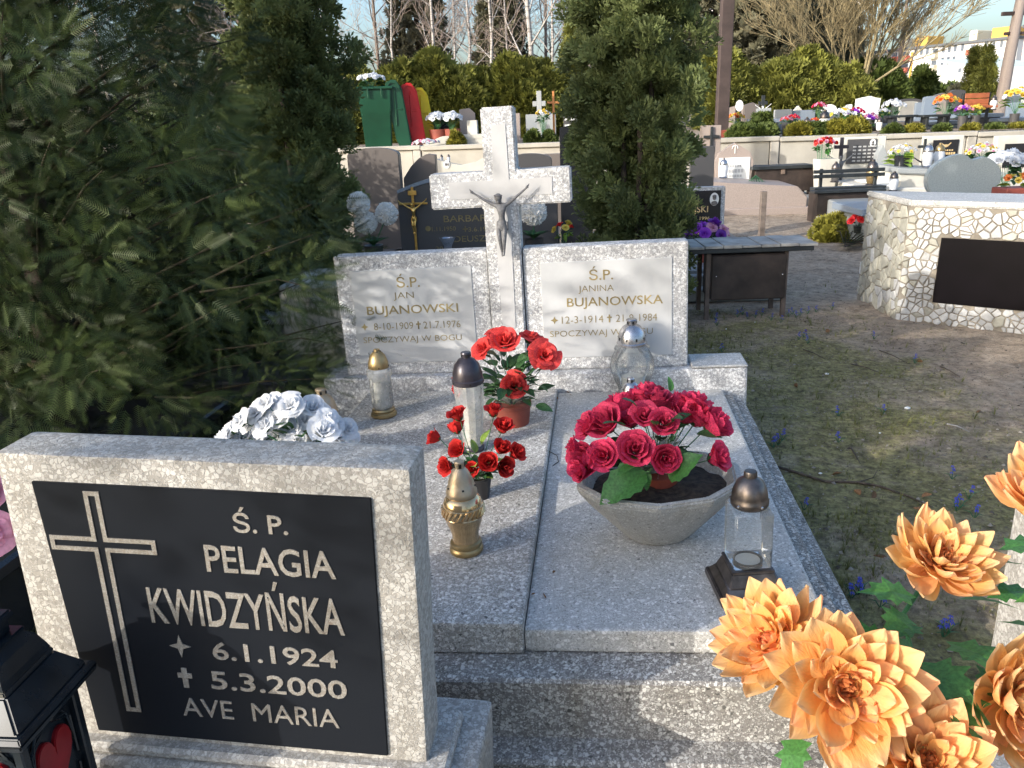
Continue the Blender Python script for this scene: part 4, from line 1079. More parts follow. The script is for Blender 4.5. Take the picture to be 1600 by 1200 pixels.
def voronoi(w, h, step, seed, hole=None, sx_=1.0):
    r = random.Random(seed); pts = []
    ny_ = int(h/step)+1; nx_ = int(w/(step*sx_))+1
    for j in range(-1, ny_+2):
        for i in range(-1, nx_+2):
            if r.random() < .30: continue
            pts.append(((i+.5*(j % 2)+r.uniform(-.62, .62))*step*sx_, (j+r.uniform(-.62, .62))*step))
    cells = []
    for i, p in enumerate(pts):
        if not (0 < p[0] < w and 0 < p[1] < h): continue
        if hole and hole[0]-.01 < p[0] < hole[1]+.01 and hole[2]-.01 < p[1] < hole[3]+.01: continue
        poly = [(0, 0), (w, 0), (w, h), (0, h)]
        gap = r.uniform(.0022, .0055)
        for j, q in enumerate(pts):
            if j == i: continue
            dx, dy = q[0]-p[0], q[1]-p[1]; L = sqrt(dx*dx+dy*dy)
            if L > step*3.2 or L < 1e-6: continue
            nx2, ny2 = dx/L, dy/L
            poly = clip(poly, p[0]+dx*.5-nx2*gap, p[1]+dy*.5-ny2*gap, nx2, ny2)
            if len(poly) < 3: break
        if len(poly) < 3: continue
        if hole:
            cx = sum(a[0] for a in poly)/len(poly); cy = sum(a[1] for a in poly)/len(poly)
            # cut against the nearest side of the panel
            ds = [(hole[0]-cx, (hole[0]-.004, cy, 1, 0)), (cx-hole[1], (hole[1]+.004, cy, -1, 0)), (hole[2]-cy, (cx, hole[2]-.004, 0, 1)), (cy-hole[3], (cx, hole[3]+.004, 0, -1))]
            m_ = max(ds, key=lambda k: k[0])
            poly = clip(poly, *m_[1])
            if len(poly) < 3: continue
        ar = abs(sum(poly[k][0]*poly[(k+1) % len(poly)][1]-poly[(k+1) % len(poly)][0]*poly[k][1] for k in range(len(poly))))/2
        if ar > 1e-4: cells.append(poly)
    return cells
def mosaic_mat(name, a, c_):
    m = plain(name, a, .45, var=.12, scale=26, rnd=.24, bmp=.15, bscale=80); return m
M_['mos1'] = mosaic_mat('broken_white_marble', (.47, .465, .45), 0); M_['mos2'] = mosaic_mat('mossy_broken_marble', (.36, .345, .285), 0)
PNL = (.245, 1.95, .170, .655)
ncell = 0
def stone_piece(face, poly, rnd_):
    cx = sum(p[0] for p in poly)/len(poly); cy = sum(p[1] for p in poly)/len(poly)
    hgt = rnd_.uniform(.006, .014)
    V = [mono_pt(face, x, z, -.004) for x, z in poly] + [mono_pt(face, cx+(x-cx)*.95, cy+(z-cy)*.95, hgt*.75) for x, z in poly] + [mono_pt(face, cx+(x-cx)*.78, cy+(z-cy)*.78, hgt) for x, z in poly]
    k = len(poly); F = []
    for q in (0, k):
        for i in range(k): F.append((q+i, q+(i+1) % k, q+k+(i+1) % k, q+k+i))
    F.append(tuple(range(2*k, 3*k)))
    me = bpy.data.meshes.new('stone'); me.from_pydata([tuple(v) for v in V], [], F)
    bm = bmesh.new(); bm.from_mesh(me); bmesh.ops.recalc_face_normals(bm, faces=bm.faces); bm.to_mesh(me); bm.free()
    return me
r_ = random.Random(5)
late = []
for poly in voronoi(1.12, HM-.035, .043, 3, PNL, 1.1):
    cx = sum(p[0] for p in poly)/len(poly)
    me = stone_piece(0, poly, r_); ncell += 1
    me.materials.append(M_['mos2'] if (cx < .06 and r_.random() < .5) or r_.random() < .08 else M_['mos1'])
    if ncell <= 285: link('stone', me, mm)
    else: late.append(me)
for poly in voronoi(LS, HM-.035, .060, 9, None, 1.2):
    me = stone_piece(1, poly, r_); ncell += 1
    me.materials.append(M_['mos2'] if r_.random() < .75 else M_['mos1']); 
    if ncell <= 298: link('stone', me, mm)
    else: late.append(me)
if late:
    bm = bmesh.new()
    for me in late: bm.from_mesh(me)
    me = bpy.data.meshes.new('stone_mosaic'); bm.to_mesh(me); bm.free(); me.materials.append(M_['mos1']); stuff(link('stone_mosaic', me, mm))
b = B(); t = bmesh.new()
c4 = [mono_pt(0, PNL[0], PNL[2], -.003), mono_pt(0, PNL[1], PNL[2], -.003), mono_pt(0, PNL[1], PNL[3], -.003), mono_pt(0, PNL[0], PNL[3], -.003)]
nF = Vector((dF.y, -dF.x, 0))
a4 = [t.verts.new(v) for v in c4]; e4 = [t.verts.new(v+nF*.016) for v in c4]
t.faces.new(a4); t.faces.new(e4)
for i in range(4): t.faces.new((a4[i], a4[(i+1) % 4], e4[(i+1) % 4], e4[i]))
M_['panelblack'] = plain('black_glass_panel', (.003, .002, .003), .35, var=.2, spec=.10)
b.merge(t); b.build('black_panel', M_['panelblack'], mm)

# ================================================================== MIDDLE GROUND
def stone_outline(shape, w, h):
    a = w/2
    if shape == 'arch': return [(-a, 0), (a, 0)] + [(a*cos(t_), h-a*.28+a*.28*sin(t_)) for t_ in np.linspace(0, pi, 13)]
    if shape == 'round': return [(-a, 0), (a, 0)] + [(a*cos(t_), h-a*.8+a*.8*sin(t_)) for t_ in np.linspace(0, pi, 15)]
    if shape == 'penta': return [(-a*.8, 0), (a*.8, 0), (a, h*.62), (a*.80, h*.80), (0, h), (-a*.80, h*.80), (-a, h*.62)]
    if shape == 'gable': return [(-a, 0), (a, 0), (a, h*.82), (0, h), (-a, h*.82)]
    if shape == 'slopeR': return [(-a, 0), (a, 0), (a, h*.86), (a*.3, h), (-a, h*.97)]
    if shape == 'quarter': return [(-a, 0), (a, 0), (a, h*.99), (a*.5, h), (0, h*.965), (-a*.5, h*.90), (-a, h*.80)]
    if shape == 'wave': return [(-a, 0), (a*.85, 0), (a, h*.92), (a*.5, h*.95), (a*.1, h), (-a*.4, h*.97), (-a, h*.93)]
    if shape == 'dip': return [(-a, 0), (a, 0), (a, h), (a*.6, h*.94), (0, h*.91), (-a*.6, h*.95), (-a, h)]
    return [(-a, 0), (a, 0), (a, h), (-a, h)]
def gravestone(label, px0, px1, pyt, Y, zb, mat, shape='rect', th=.12, rz=0.0, cat='gravestone', group=None, tomb=None, tmat=None, name='gravestone', edge=None):
    """upright stone between two photo columns at distance Y, standing at height zb"""
    pa, pb = at_y(px0, pyt, Y), at_y(px1, pyt, Y)
    w = abs(pb.x-pa.x); h = (pa.z+pb.z)/2 - zb
    o = thing(name, label, cat, ((pa.x+pb.x)/2, Y, zb), rz, group)
    b = B(); b.prism(stone_outline(shape, w, h), 0, th, bev=.006); b.build('stele', mat, o)
    b = B(); b.box(-w/2-.06, w/2+.06, -.06, th+.06, -.02, min(.10, h*.2), .008); b.build('footing', tmat or mat, o)
    if tomb:
        b = B(); b.box(-w/2-.08, w/2+.08, -tomb[0], -.065, -.02, tomb[1], .012); b.build('tomb', tmat or mat, o)
    o['wh'] = (w, h)
    return o, w, h
def flowers(label, px, py, Y, r, kind, zb, vase=None, n=9, pot=(.06, .12), leaves=12, cat='flowers', lk='leaf', fs=.09, sprig=2, group=None, name='flower_pot', flat=1.0):
    p = at_y(px, py, Y)
    o = thing(name, label, cat, (p.x, Y, zb), 0, group); hgt = p.z-zb
    ph = pot[1]
    if vase:
        b = B(); b.lathe([(0, 0), (pot[0]*.75, 0), (pot[0], ph), (pot[0]*.93, ph), (0, ph*.8)], 18); b.build('pot', M_[vase], o, True)
    if Y > 11: fs *= .62; n = int(n*2.2); leaves = int(leaves*1.5)
    r0 = random.Random(int(px*7+py))
    kinds = kind if isinstance(kind, (list, tuple)) else [kind]
    for i in range(n):
        a = i*2.4; k = sqrt((i+.5)/n)
        d = Vector((cos(a)*k, sin(a)*k*.8-.25, 1-.5*k))
        q = Vector((cos(a)*k*r, sin(a)*k*r*.8, hgt + (1-k*k)*r*.5*flat - r*.1))
        link('blossom', rose(kinds[i % len(kinds)], i % 6), o, None, aim(q, d, r0.uniform(0, 6)) @ S(fs*r0.uniform(.85, 1.1)))
    c = Vector((0, 0, ph*.9))
    b = B()
    for i in range(n):
        a = i*2.4; k = sqrt((i+.5)/n); b.tube([c, Vector((cos(a)*k*r, sin(a)*k*r*.8, hgt-r*.1))], .003, 3)
    b.build('stems', M_['stem'], o)
    for i in range(leaves):
        a = i*2.1+.5; d = Vector((cos(a), sin(a), r0.uniform(-.3, .8)))
        link('leaf', LEAF[lk], o, None, aim(Vector((cos(a)*r*.4, sin(a)*r*.4, hgt-r*r0.uniform(.2, 1.0))), d, r0.uniform(-.5, .5), axis_='Y') @ S(r*r0.uniform(.6, 1.0)))
    return o
def pom_mesh(mat, seed=0, n=300):
    """spherical chrysanthemum"""
    r = random.Random(seed); V = []; F = []
    for i in range(n):
        z = 1-2*(i+.5)/n; a = i*2.39996; rr = sqrt(1-z*z)
        d = Vector((rr*cos(a), rr*sin(a), z)); u = d.orthogonal().normalized(); w = d.cross(u); th = r.uniform(0, 6)
        x = u*cos(th)+w*sin(th); y_ = d.cross(x); L = r.uniform(.93, 1.05)
        k = len(V)
        V += [d*.55-x*.07, d*.55+x*.07, d*L+x*.10+y_*.05, d*(L*.97)+y_*.14, d*L-x*.10+y_*.05]
        F.append((k, k+1, k+2, k+3, k+4))
    me = mk('pompom', V, F, mat, False)
    bm = bmesh.new(); bm.from_mesh(me); bmesh.ops.create_icosphere(bm, subdivisions=2, radius=.80); bm.to_mesh(me); bm.free(); return me
POM = pom_mesh(M_['chrys'])
M_['yellowleaf'] = plain('golden_conifer_green', (0.24, 0.26, 0.03), .7, var=.3, scale=9, rnd=.3)

# --- brown bench with plank seat
q = thing('bench', 'small bench of grey boards over a dark brown sheet-metal locker, beside the big pebble monument', 'bench', (1.90, 6.36, 0), radians(-2))
LB, RB = at_y(1105, 500, 6.33).x-1.90, at_y(1223, 494, 6.33).x-1.90
HS = .575
b = B()
for x in (LB, RB):
    for y_ in (0, .33):
        b = B(); b.box(x-.018, x+.018, y_-.018, y_+.018, -.03, HS-.03, .003); b.build('leg', M_['rail'], q)
b = B(); b.box(LB+.03, RB-.005, -.026, .32, .155, HS-.055, .004); lk = b.build('locker_box', M_['rustmetal'], q)
b = B(); b.box(LB+.024, RB-.0, -.036, -.0265, .160, .515, .006); dr = b.build('locker_door', M_['rustmetal'], q)
b = B()
for x in (LB+.06, RB-.03): b.ball((x, -.04, .355), .008, sub=1)
b.build('door_bolts', M_['silver'], dr)
b = B(); b.box(LB-.16, RB+.20, -.055, -.02, HS-.035, HS+.0, .004); b.box(LB-.16, RB+.20, .33, .36, HS-.035, HS, .004); b.build('seat_rail', M_['blackpaint'], q)
x = LB-.19
for i in range(7):
    w_ = (RB-LB+.42)/7
    b = B(); b.box(x+.003, x+w_-.003, -.06, .40, HS+.001+.002*(i % 2), HS+.022+.003*(i % 3), .003, rough=.001); b.build('seat_board', M_['board'], q); x += w_
# --- stake on the path
s_ = at_z(1189, 375, 0)
o = tag(B().box(-.035, .035, -.035, .035, -.05, .62, .004).build('wooden_stake', M_['barkgrey'], None, M=T(*s_)), 'thin grey post standing alone on the sandy path behind the plank bench', 'post')
# --- ISKI stone
o, w, h = gravestone('low black gravestone with gold lettering and white oval portrait left of the path', 1040, 1133, 293, 8.6, 0, M_['cross'], 'rect', .11, radians(-4), tomb=(1.5, .22), tmat=M_['greygran'])
b = B(); b.box(-w/2+.015, w/2-.045, -.012, .004, .18, h-.035, .002); pl = b.build('plaque', M_['blackgran'], o)
M_['goldbright'] = plain('gold_painted_lettering', (.55, .40, .20), .5, var=.15)
for s2, cx, cz, w_, h_ in (('N', w/2-.30, h-.14, .045, .06), ('JSKI', w/2-.25, h-.235, .15, .085), ('† 1996', w/2-.235, h-.325, .16, .045), ('AWA', w/2-.215, h-.415, .11, .06), ('SKA', w/2-.22, h-.50, .11, .055)):
    text(s2, cx, cz, w_, h_, -.0145, M_['goldbright'], pl, .003, .01)
b = B(); b.lathe([(0, 0), (.048, 0), (.050, .006), (0, .009)], 24, M=T(w/2-.115, -.012, h-.125) @ RX(pi/2) @ S(.95, 1.35, 1)); ov = b.build('oval_portrait', M_['oval'], pl, True)
b = B(); b.ball((w/2-.115, -.022, h-.11), .020, sub=2, sc=(1, .12, 1.25)); b.ball((w/2-.115, -.022, h-.165), .034, sub=2, sc=(1, .1, .7)); b.ball((w/2-.115, -.0225, h-.095), .021, sub=2, sc=(1.05, .12, .8)); b.build('portrait', M_['photo'], pl, True)
flowers('purple and lilac silk flowers in a terracotta pot before the low black gravestone', 1108, 366, 7.55, .16, ['purple', 'purple', 'pink'], .26, 'terracotta', 11, (.10, .15), 14, fs=.13)
o = thing('step_slab', 'low grey concrete slab on the ground behind the plank bench', 'slab', (2.05, 7.25, 0), radians(-5))
b = B(); b.box(-.75, .42, -.30, .35, 0, .12, .012, rough=.002); b.box(-.75, .12, -.1, .5, .12, .26, .012); b.build('slab', M_['greygran'], o)
# --- tall black stone and pink stone
gravestone('tall plain dark gravestone half hidden by the right conifer', 1080, 1117, 229, 10.6, 0, M_['darkgran'], 'rect', .10, radians(-3), tomb=(1.2, .2))
o, w, h = gravestone('pink five-sided gravestone with white marble plate beside the wall', 1119, 1179, 223, 14.6, 0.25, M_['pinkgran'], 'penta', .14, radians(-5), tomb=(.3, .12))
b = B(); b.box(-w*.40, w*.40, -.014, .004, h*.18, h*.70, .003); pl = b.build('marble_plate', M_['whitestone'], o)
M_['greyletter'] = plain('grey_engraving', (.42, .42, .41), .6)
for k, (ww, hh) in enumerate(((.10, .04), (.25, .045), (.33, .06), (.28, .04), (.2, .03))): 
    b = B(); 
    for q_ in range(6): b.box(-ww/2+ww/6*q_+.004, -ww/2+ww/6*(q_+1)-.006, -.0165, -.0135, h*.63-.085*k-hh/2, h*.63-.085*k+hh/2)
    b.build('worn_lettering', M_['greyletter'], pl)
b = B(); b.tube([(-.05, -.004, h-.10), (-.04, -.008, h-.06), (0, -.01, h-.04), (.04, -.008, h-.06), (.05, -.004, h-.10)], .008, 5); b.box(-.006, .006, -.012, 0, h-.18, h-.05); b.build('carved_emblem', M_['whitestone'], o)
o = thing('pink_tomb', 'wide pink granite tomb bed with yellow flowers beside the sandy path', 'grave', (4.05, 13.6, 0), radians(-5))
b = B(); b.prism([(-.85, 0), (.88, 0), (.88, .25), (.72, .42), (-.85, .55)], -.35, .95, bev=.012); b.build('tomb', M_['pinkgran'], o)
b = B(); b.box(-.9, .92, -.42, 1.0, -.02, .10, .01); b.build('kerb', M_['pinkgran'], o)
flowers('yellow and white flowers lying on the pink granite tomb', 1180, 292, 13.9, .34, ['yellow', 'yellow', 'white'], .46, None, 14, leaves=8, fs=.12, flat=.25, name='flower_spray')
p = at_y(1131, 275, 14.1)
# --- generic small lantern builder for far graves
def mini_lantern(label, px, pyb, Y, h, cap='silver', body='white', group='small lanterns on the graves beyond the path', zb=None):
    p = at_y(px, pyb, Y); o = thing('grave_lantern', label, 'lantern', (p.x, Y, p.z if zb is None else zb), 0, group)
    r = h*.22
    b = B(); b.lathe([(0, 0), (r*.9, 0), (r, h*.03), (r*.8, h*.08), (0, h*.08)], 16); b.build('base', M_[cap], o, True)
    b = B(); b.lathe([(r*.75, h*.08), (r*.95, h*.3), (r*1.05, h*.5), (r*.85, h*.64), (0, h*.64)], 16); b.build('body', M_[body], o, True)
    b = B(); b.lathe([(r*.9, h*.64), (r*.95, h*.68), (r*.7, h*.85), (r*.3, h*.92), (r*.3, h*.98), (0, h)], 16); b.build('cap', M_[cap], o, True)
    return o
mini_lantern('white-bodied silver lantern in front of the pink five-sided gravestone', 1130, 278, 14.35, .34)
# --- brown sheet bench and black railed bench
def px_box(bld, px0, px1, py0, py1, Y, d, o, bev=.006):
    """box between photo columns/rows at distance Y, d deep, in the frame of thing o (no rotation)"""
    xm, ym = (px0+px1)/2, (py0+py1)/2
    x0, x1 = at_y(px0, ym, Y).x-o.location.x, at_y(px1, ym, Y).x-o.location.x
    z1, z0 = at_y(xm, py0, Y).z-o.location.z, at_y(xm, py1, Y).z-o.location.z
    bld.box(x0, x1, Y-o.location.y, Y-o.location.y+d, z0, z1, bev); return x0, x1, z0, z1
o = thing('locker_bench', 'wide low brown sheet-metal bench locker in front of the wall', 'bench', (5.1, 14.5, 0))
b = B(); e = px_box(b, 1180, 1272, 264, 299, 14.5, .42, o); b.build('locker_box', M_['rustmetal'], o)
b = B(); px_box(b, 1176, 1274, 259, 264, 14.44, .52, o, .004); b.build('seat', M_['blackpaint'], o)
b = B(); px_box(b, 1221, 1227, 264, 272, 14.47, .03, o, .002); b.build('hasp', M_['rail'], o)
b = B()
for x in (e[0]+.05, e[1]-.09):
    for y_ in (.03, .33): b = B(); b.box(x, x+.05, y_, y_+.05, -.02, e[2]+.01, .003); b.build('leg', M_['rustmetal'], o)
YB = 11.9
o = thing('railed_bench', 'black bench with two-rail back over a brown locker, behind the pebble monument', 'bench', (5.0, YB, 0))
b = B(); px_box(b, 1276, 1375, 301, 352, YB+.03, .36, o); b.build('locker_box', M_['rustmetal'], o)
b = B(); px_box(b, 1318, 1339, 313, 318, YB+.0, .03, o, .003); b.build('handle', M_['rail'], o)
for k, (a_, c_) in enumerate(((292, 296), (296.6, 300.6))):
    b = B(); px_box(b, 1273, 1385, a_, c_, YB-.04+.2*(1-k), .2, o, .004); b.build('seat_board', M_['blackpaint'], o)
for a_, c_ in ((264, 269.5), (271.5, 277)):
    b = B(); px_box(b, 1272, 1383, a_, c_, YB+.33, .03, o, .004); b.build('back_rail', M_['blackpaint'], o)
for a_ in (1281, 1366):
    b = B(); px_box(b, a_, a_+4.5, 264, 296, YB+.37, .04, o, .004); b.build('back_post', M_['blackpaint'], o)
# grey slab ends beside monument
o = thing('stone_block', 'grey granite slab end just left of the pebble monument', 'slab', (4.62, 9.6, 0))
b = B(); px_box(b, 1347, 1405, 326, 337, 9.55, .9, o); b.build('cap_slab', M_['bluestone'], o)
b = B(); px_box(b, 1351, 1400, 337.5, 380, 9.62, .8, o); b.build('block', M_['greygran'], o)
# low concrete kerb and green patch with red flower
for (xa, ya, xb_, yb_, lb) in ((1283, 352, 1322, 368, 'pale concrete kerb stone slanting across the sand below the black railed bench'),):
    pa, pb = at_z(xa, ya, 0), at_z(xb_, yb_, 0); d = pb-pa
    o = tag(B().box(0, d.length, -.09, .09, -.03, .13, .012, rough=.002).build('kerb_stone', M_['concrete'], None, M=T(*pa) @ RZ(atan2(d.y, d.x))), lb, 'kerb')
for (xa, ya, xb_, yb_, lb, hh) in ((1228, 306, 1290, 330, 'long low sandstone kerb running behind the brown bench locker', .16),):
    pa, pb = at_z(xa, ya, 0), at_z(xb_, yb_, 0); d = pb-pa
    o = tag(B().box(0, d.length, -.12, .12, -.03, hh, .015, rough=.003).build('kerb_stone', M_['palestone'], None, M=T(*pa) @ RZ(atan2(d.y, d.x))), lb, 'kerb')
flowers('bright red silk flower on the green patch left of the pebble monument', 1341, 346, 9.75, .075, 'scarlet', .15, 'blackpot', 6, (.05, .08), 5, fs=.12)

# --- graves standing against the wall (right)
def wall_grave(label, px0, px1, pyt, Y, mat, plate, tomb=True, name='wall_grave'):
    pa, pb = at_y(px0, pyt, Y), at_y(px1, pyt, Y); w = pb.x-pa.x; h = (pa.z+pb.z)/2
    o = thing(name, label, 'gravestone', ((pa.x+pb.x)/2, Y, 0), radians(-6))
    b = B(); b.box(-w/2, w/2, 0, .16, 0, h, .01); b.build('stele', mat, o)
    if plate:
        x0, x1 = at_y(plate[0], plate[2], Y).x-o.location.x, at_y(plate[1], plate[2], Y).x-o.location.x
        z1, z0 = at_y(plate[0], plate[2], Y).z, at_y(plate[0], plate[3], Y).z
        b = B(); b.box(x0, x1, -.022, .0, z0, z1, .004); pl = b.build('plaque', M_[plate[4]], o)
        return o, pl, (x0, x1, z0, z1)
    return o, None, None
o, pl, r4 = wall_grave('pale wall gravestone with grey plaque and oval portrait behind the black railed bench', 1303, 1384, 214, 14.6, M_['palestone'], (1325, 1369, 218, 256, 'darkgran'))
b = B()
for k in range(5): 
    for q_ in range(5): b.box(r4[0]+.10+.17*q_*(r4[1]-r4[0])/1.0, r4[0]+.10+.17*q_*(r4[1]-r4[0])/1.0+.055, -.0255, -.021, r4[3]-.14-.06*k, r4[3]-.115-.06*k)
b.build('worn_lettering', M_['greyletter'], pl)
b = B(); b.lathe([(0, 0), (.05, 0), (.05, .006), (0, .009)], 20, M=T(r4[1]-.07, -.022, r4[3]-.07) @ RX(pi/2) @ S(1, 1.3, 1)); b.build('oval_portrait', M_['oval'], pl, True)
b = B(); b.ball((r4[1]-.07, -.033, r4[3]-.06), .022, sub=1, sc=(1, .2, 1.2)); b.ball((r4[1]-.07, -.033, r4[3]-.10), .032, sub=1, sc=(1, .15, .6)); b.build('portrait', M_['photo'], pl)
o2 = thing('tomb_bed', 'pale tomb bed covered with a white cloth behind the black railed bench', 'grave', (o.location.x+.15, 13.5, 0), radians(-6))
b = B(); b.box(-.75, .8, -1.1, .85, 0, .40, .02); b.build('tomb', M_['palestone'], o2)
b = B(); b.box(-.50, .68, -.75, .45, .402, .425, .01, rough=.012, cut=5); b.build('white_cloth', M_['whitestone'], o2, True)
# crosses with figures
def small_cross(label, px, pyt, pyb, Y, mat, fig_mat=None, wfr=.42, zb=None, th=.03, bar=.28, tilt=0, name='cross'):
    pt, pb = at_y(px, pyt, Y), at_y(px, pyb, Y); h = pt.z-(pb.z if zb is None else zb)
    o = thing(name, label, 'cross', (pb.x, Y, pb.z if zb is None else zb), radians(-5))
    b = B(); b.box(-th, th, -th*.6, th*.6, 0, h, .005); b.box(-h*wfr/2, -th-.0005, -th*.55, th*.55, h*(1-bar)-th, h*(1-bar)+th, .005); b.box(th+.0005, h*wfr/2, -th*.55, th*.55, h*(1-bar)-th, h*(1-bar)+th, .005)
    b.build('cross_bars', mat, o)
    if fig_mat is not None:
        me = fig_mat; link('figure', me, o, None, T(0, -th*.6-h*.02, h*.25) @ S(h*.5))
    return o
BODY = {}
def body_of(key):
    if key not in BODY: BODY[key] = join_meshes('figure', corpus(M_[key], 'figure'), M_[key])
    return BODY[key]
small_cross('dark metal cross with figure beside the grey wall plaque', 1312, 215, 262, 14.35, M_['darkcap'], body_of('zinc'), zb=0, bar=.14, wfr=.22)
small_cross('slim black cross with figure between the pale bouquet and the black eagle plaque', 1441, 217, 262, 14.0, M_['blackpaint'], body_of('darkcap'), zb=0, bar=.12, wfr=.22, th=.022)
flowers('pink and red rose bouquet in a tall pale stone vase by the wall', 1289, 224, 14.1, .16, ['pink', 'coral', 'red'], 0, None, 13, leaves=14, lk='leafbig', fs=.13)
p = at_y(1290, 262, 14.1)
o = tag(B().frustum(.11, .11, 0, .17, .17, .78, bev=.01).build('stone_vase', M_['palestone'], None, M=T(p.x, 14.1, 0)), 'tall pale tapered stone vase under the pink and red rose bouquet', 'vase')
gravestone('narrow grey notched stone stele at the right end of the grey plaque grave', 1373, 1388, 226, 14.2, 0, M_['greygran'], 'gable', .2, radians(-6), name='stone_pillar')
flowers('white tulips with yellow-green leaves in a shiny black vase before the wall', 1411, 236, 13.2, .22, ['white', 'white', 'yellow'], .42, 'blackgran', 12, (.12, .42), 20, lk='leaflime', fs=.09)
o, pl, r4 = wall_grave('wall gravestone with black plaque, gold eagle and gold lettering', 1448, 1506, 212, 14.1, M_['palestone'], (1459, 1497, 219, 252, 'blackgran'))
cx = (r4[0]+r4[1])/2; w_ = r4[1]-r4[0]
b = B()
for s2 in (-1, 1):
    b.prism([(0, -.035), (s2*.035, -.02), (s2*.085, .035), (s2*.075, .045), (s2*.04, .015), (s2*.012, .01), (0, .02)] if s2 > 0 else [(0, -.035), (0, .02), (s2*.012, .01), (s2*.04, .015), (s2*.075, .045), (s2*.085, .035), (s2*.035, -.02)], -.026, -.0225, M=T(cx, 0, r4[3]-.09))
b.build('gold_eagle', M_['goldbright'], pl)
b = B()
for q_ in range(7): b.box(cx-w_*.33+w_*.095*q_, cx-w_*.33+w_*.095*q_+w_*.062, -.026, -.0225, r4[3]-.185, r4[3]-.16)
for q_ in range(9): b.box(cx-w_*.42+w_*.093*q_, cx-w_*.42+w_*.093*q_+w_*.068, -.026, -.0225, r4[3]-.245, r4[3]-.205)
b.build('worn_lettering', M_['goldbright'], pl)
o = thing('tomb_bed', 'grey-beige wedge-shaped tomb between the white penguin-like lantern and the heart stone', 'grave', (at_y(1440, 280, 12.6).x+.1, 12.6, 0), radians(-6))
b = B(); b.prism([(-.42, 0), (1.1, 0), (1.1, .50), (-.42, .62)], 0, 1.3, bev=.015); b.build('tomb', M_['palestone'], o)
b = B(); b.prism([(-.48, .605), (1.14, .485), (1.14, .56), (-.48, .69)], -.06, 1.34, bev=.015); b.build('cover_slab', M_['greygran'], o)
o['label'] = 'beige tomb with sloping grey cover slab left of the heart-shaped stone'
o = tag(B().box(-1.0, 1.1, -.5, .9, 0, .33, .02).build('low_slab', M_['greygran'], None, M=T(at_y(1430, 300, 11.0).x+.1, 11.0, 0) @ RZ(radians(-6))), 'low grey slab stretching behind the pebble monument below the heart stone', 'slab')
mini_lantern('small white lantern with dark cap alone on the grey slab by the black rail', 1396, 290, 12.4, .30, 'gunmetal', 'white', zb=.36)
mini_lantern('slim white lantern just left of the black eagle plaque', 1447, 268, 12.9, .36, 'silver', 'white', zb=.66)
mini_lantern('white lantern with copper top in front of the black eagle plaque', 1466, 256, 13.0, .36, 'goldcap', 'white', zb=.66)
mini_lantern('dark lantern at the foot of the dark metal cross by the wall', 1306, 262, 13.8, .34, 'gunmetal', 'darkgran', zb=.41)
mini_lantern('brown-capped lantern on the right of the white cloth', 1362, 280, 12.7, .40, 'gunmetal', 'goldcap', zb=.43)
# heart shaped stone
pL, pR, pt = at_y(1453, 272, 9.3), at_y(1562, 272, 9.3), at_y(1508, 241, 9.3)
o = thing('heart_stone', 'big rounded heart-shaped blue-grey granite stone above the pebble monument', 'gravestone', ((pL.x+pR.x)/2, 9.3, 0), radians(-8))
hw = (pR.x-pL.x)/2; ht = pt.z
pts = []
for i in range(40):
    a = 2*pi*i/40; x = hw*sin(a)*(1.0); z = hw*.72*cos(a)
    z -= .075*math.exp(-((x-.08)/.07)**2)*(1 if z > 0 else 0)
    if z < 0: x *= 1-.12*(z/hw)**2
    pts.append((x, z+ht-hw*.70))
b = B(); b.prism(pts, 0, .13, bev=.012); b.build('heart_slab', M_['heartgran'], o, True, sharp=30)
b = B(); b.box(-hw*.7, hw*.7, -.1, .3, 0, ht-hw*1.6, .015); b.build('footing', M_['greygran'], o)
b = B(); b.box(-hw*1.3, hw*1.3, -1.2, -.105, 0, .30, .015); b.build('tomb', M_['greygran'], o)
# flowers around it
flowers('mixed yellow and white bouquet with dry sprigs behind the heart stone', 1536, 236, 12.6, .24, ['white', 'yellow', 'pink'], .5, 'blackpot', 12, (.12, .3), 22, fs=.10)
flowers('big bunch of snow-white silk flowers right of the heart stone', 1574, 255, 10.4, .22, 'white', .2, 'blackpot', 20, (.14, .35), 26, fs=.15)
o = thing('planter', 'reddish-brown planter box with orange flowers right of the heart stone', 'planter', (at_y(1590, 290, 8.6).x+.12, 8.6, .40))
b = B(); b.box(-.30, .45, -.12, .16, .20, .33, .01); b.build('box', M_['terracotta'], o)
b = B(); b.box(-.35, .50, -.16, .20, -.40, .198, .01); b.build('stand', M_['greygran'], o)
flowers('orange and yellow flowers in the reddish-brown planter at the right edge', 1592, 280, 8.66, .16, ['orangep', 'yellow'], .70, None, 9, leaves=18, lk='leaflime', fs=.08, flat=.4, name='flower_patch')
o, pl, r4 = wall_grave('pale wall gravestone with black plaque at the right edge of the photo', 1562, 1640, 211, 14.0, M_['palestone'], (1572, 1632, 225, 262, 'blackgran'))
b = B(); b.tube([(r4[0]+.25, -.025, r4[3]-.14), (r4[0]+.31, -.027, r4[3]-.19), (r4[0]+.42, -.027, r4[3]-.10)], .01, 5); b.build('carved_bird', M_['greyletter'], pl)
# shadow-side stone left of the pink one: light block with dark cut-out cross
o, w, h = gravestone('pale block stone with dark metal cross mounted on it beside the pole', 1097, 1127, 196, 15.2, 0, M_['pinkgran'], 'rect', .2, radians(-5))
b = B(); b.box(-.022, .022, -.05, -.012, h-.46, h-.02, .004); b.box(-.14, -.023, -.048, -.014, h-.22, h-.17, .004); b.box(.023, .14, -.048, -.014, h-.22, h-.17, .004); b.build('metal_cross', M_['blackpaint'], o)

# --- graves left of centre behind the double headstone
o, w, h = gravestone('dark charcoal gravestone with arched pale top edge, gold lettering and gold crucifix', 617, 870, 284, 5.35, 0, M_['darkgran'], 'quarter', .10, radians(-5), tomb=(.5, .3))
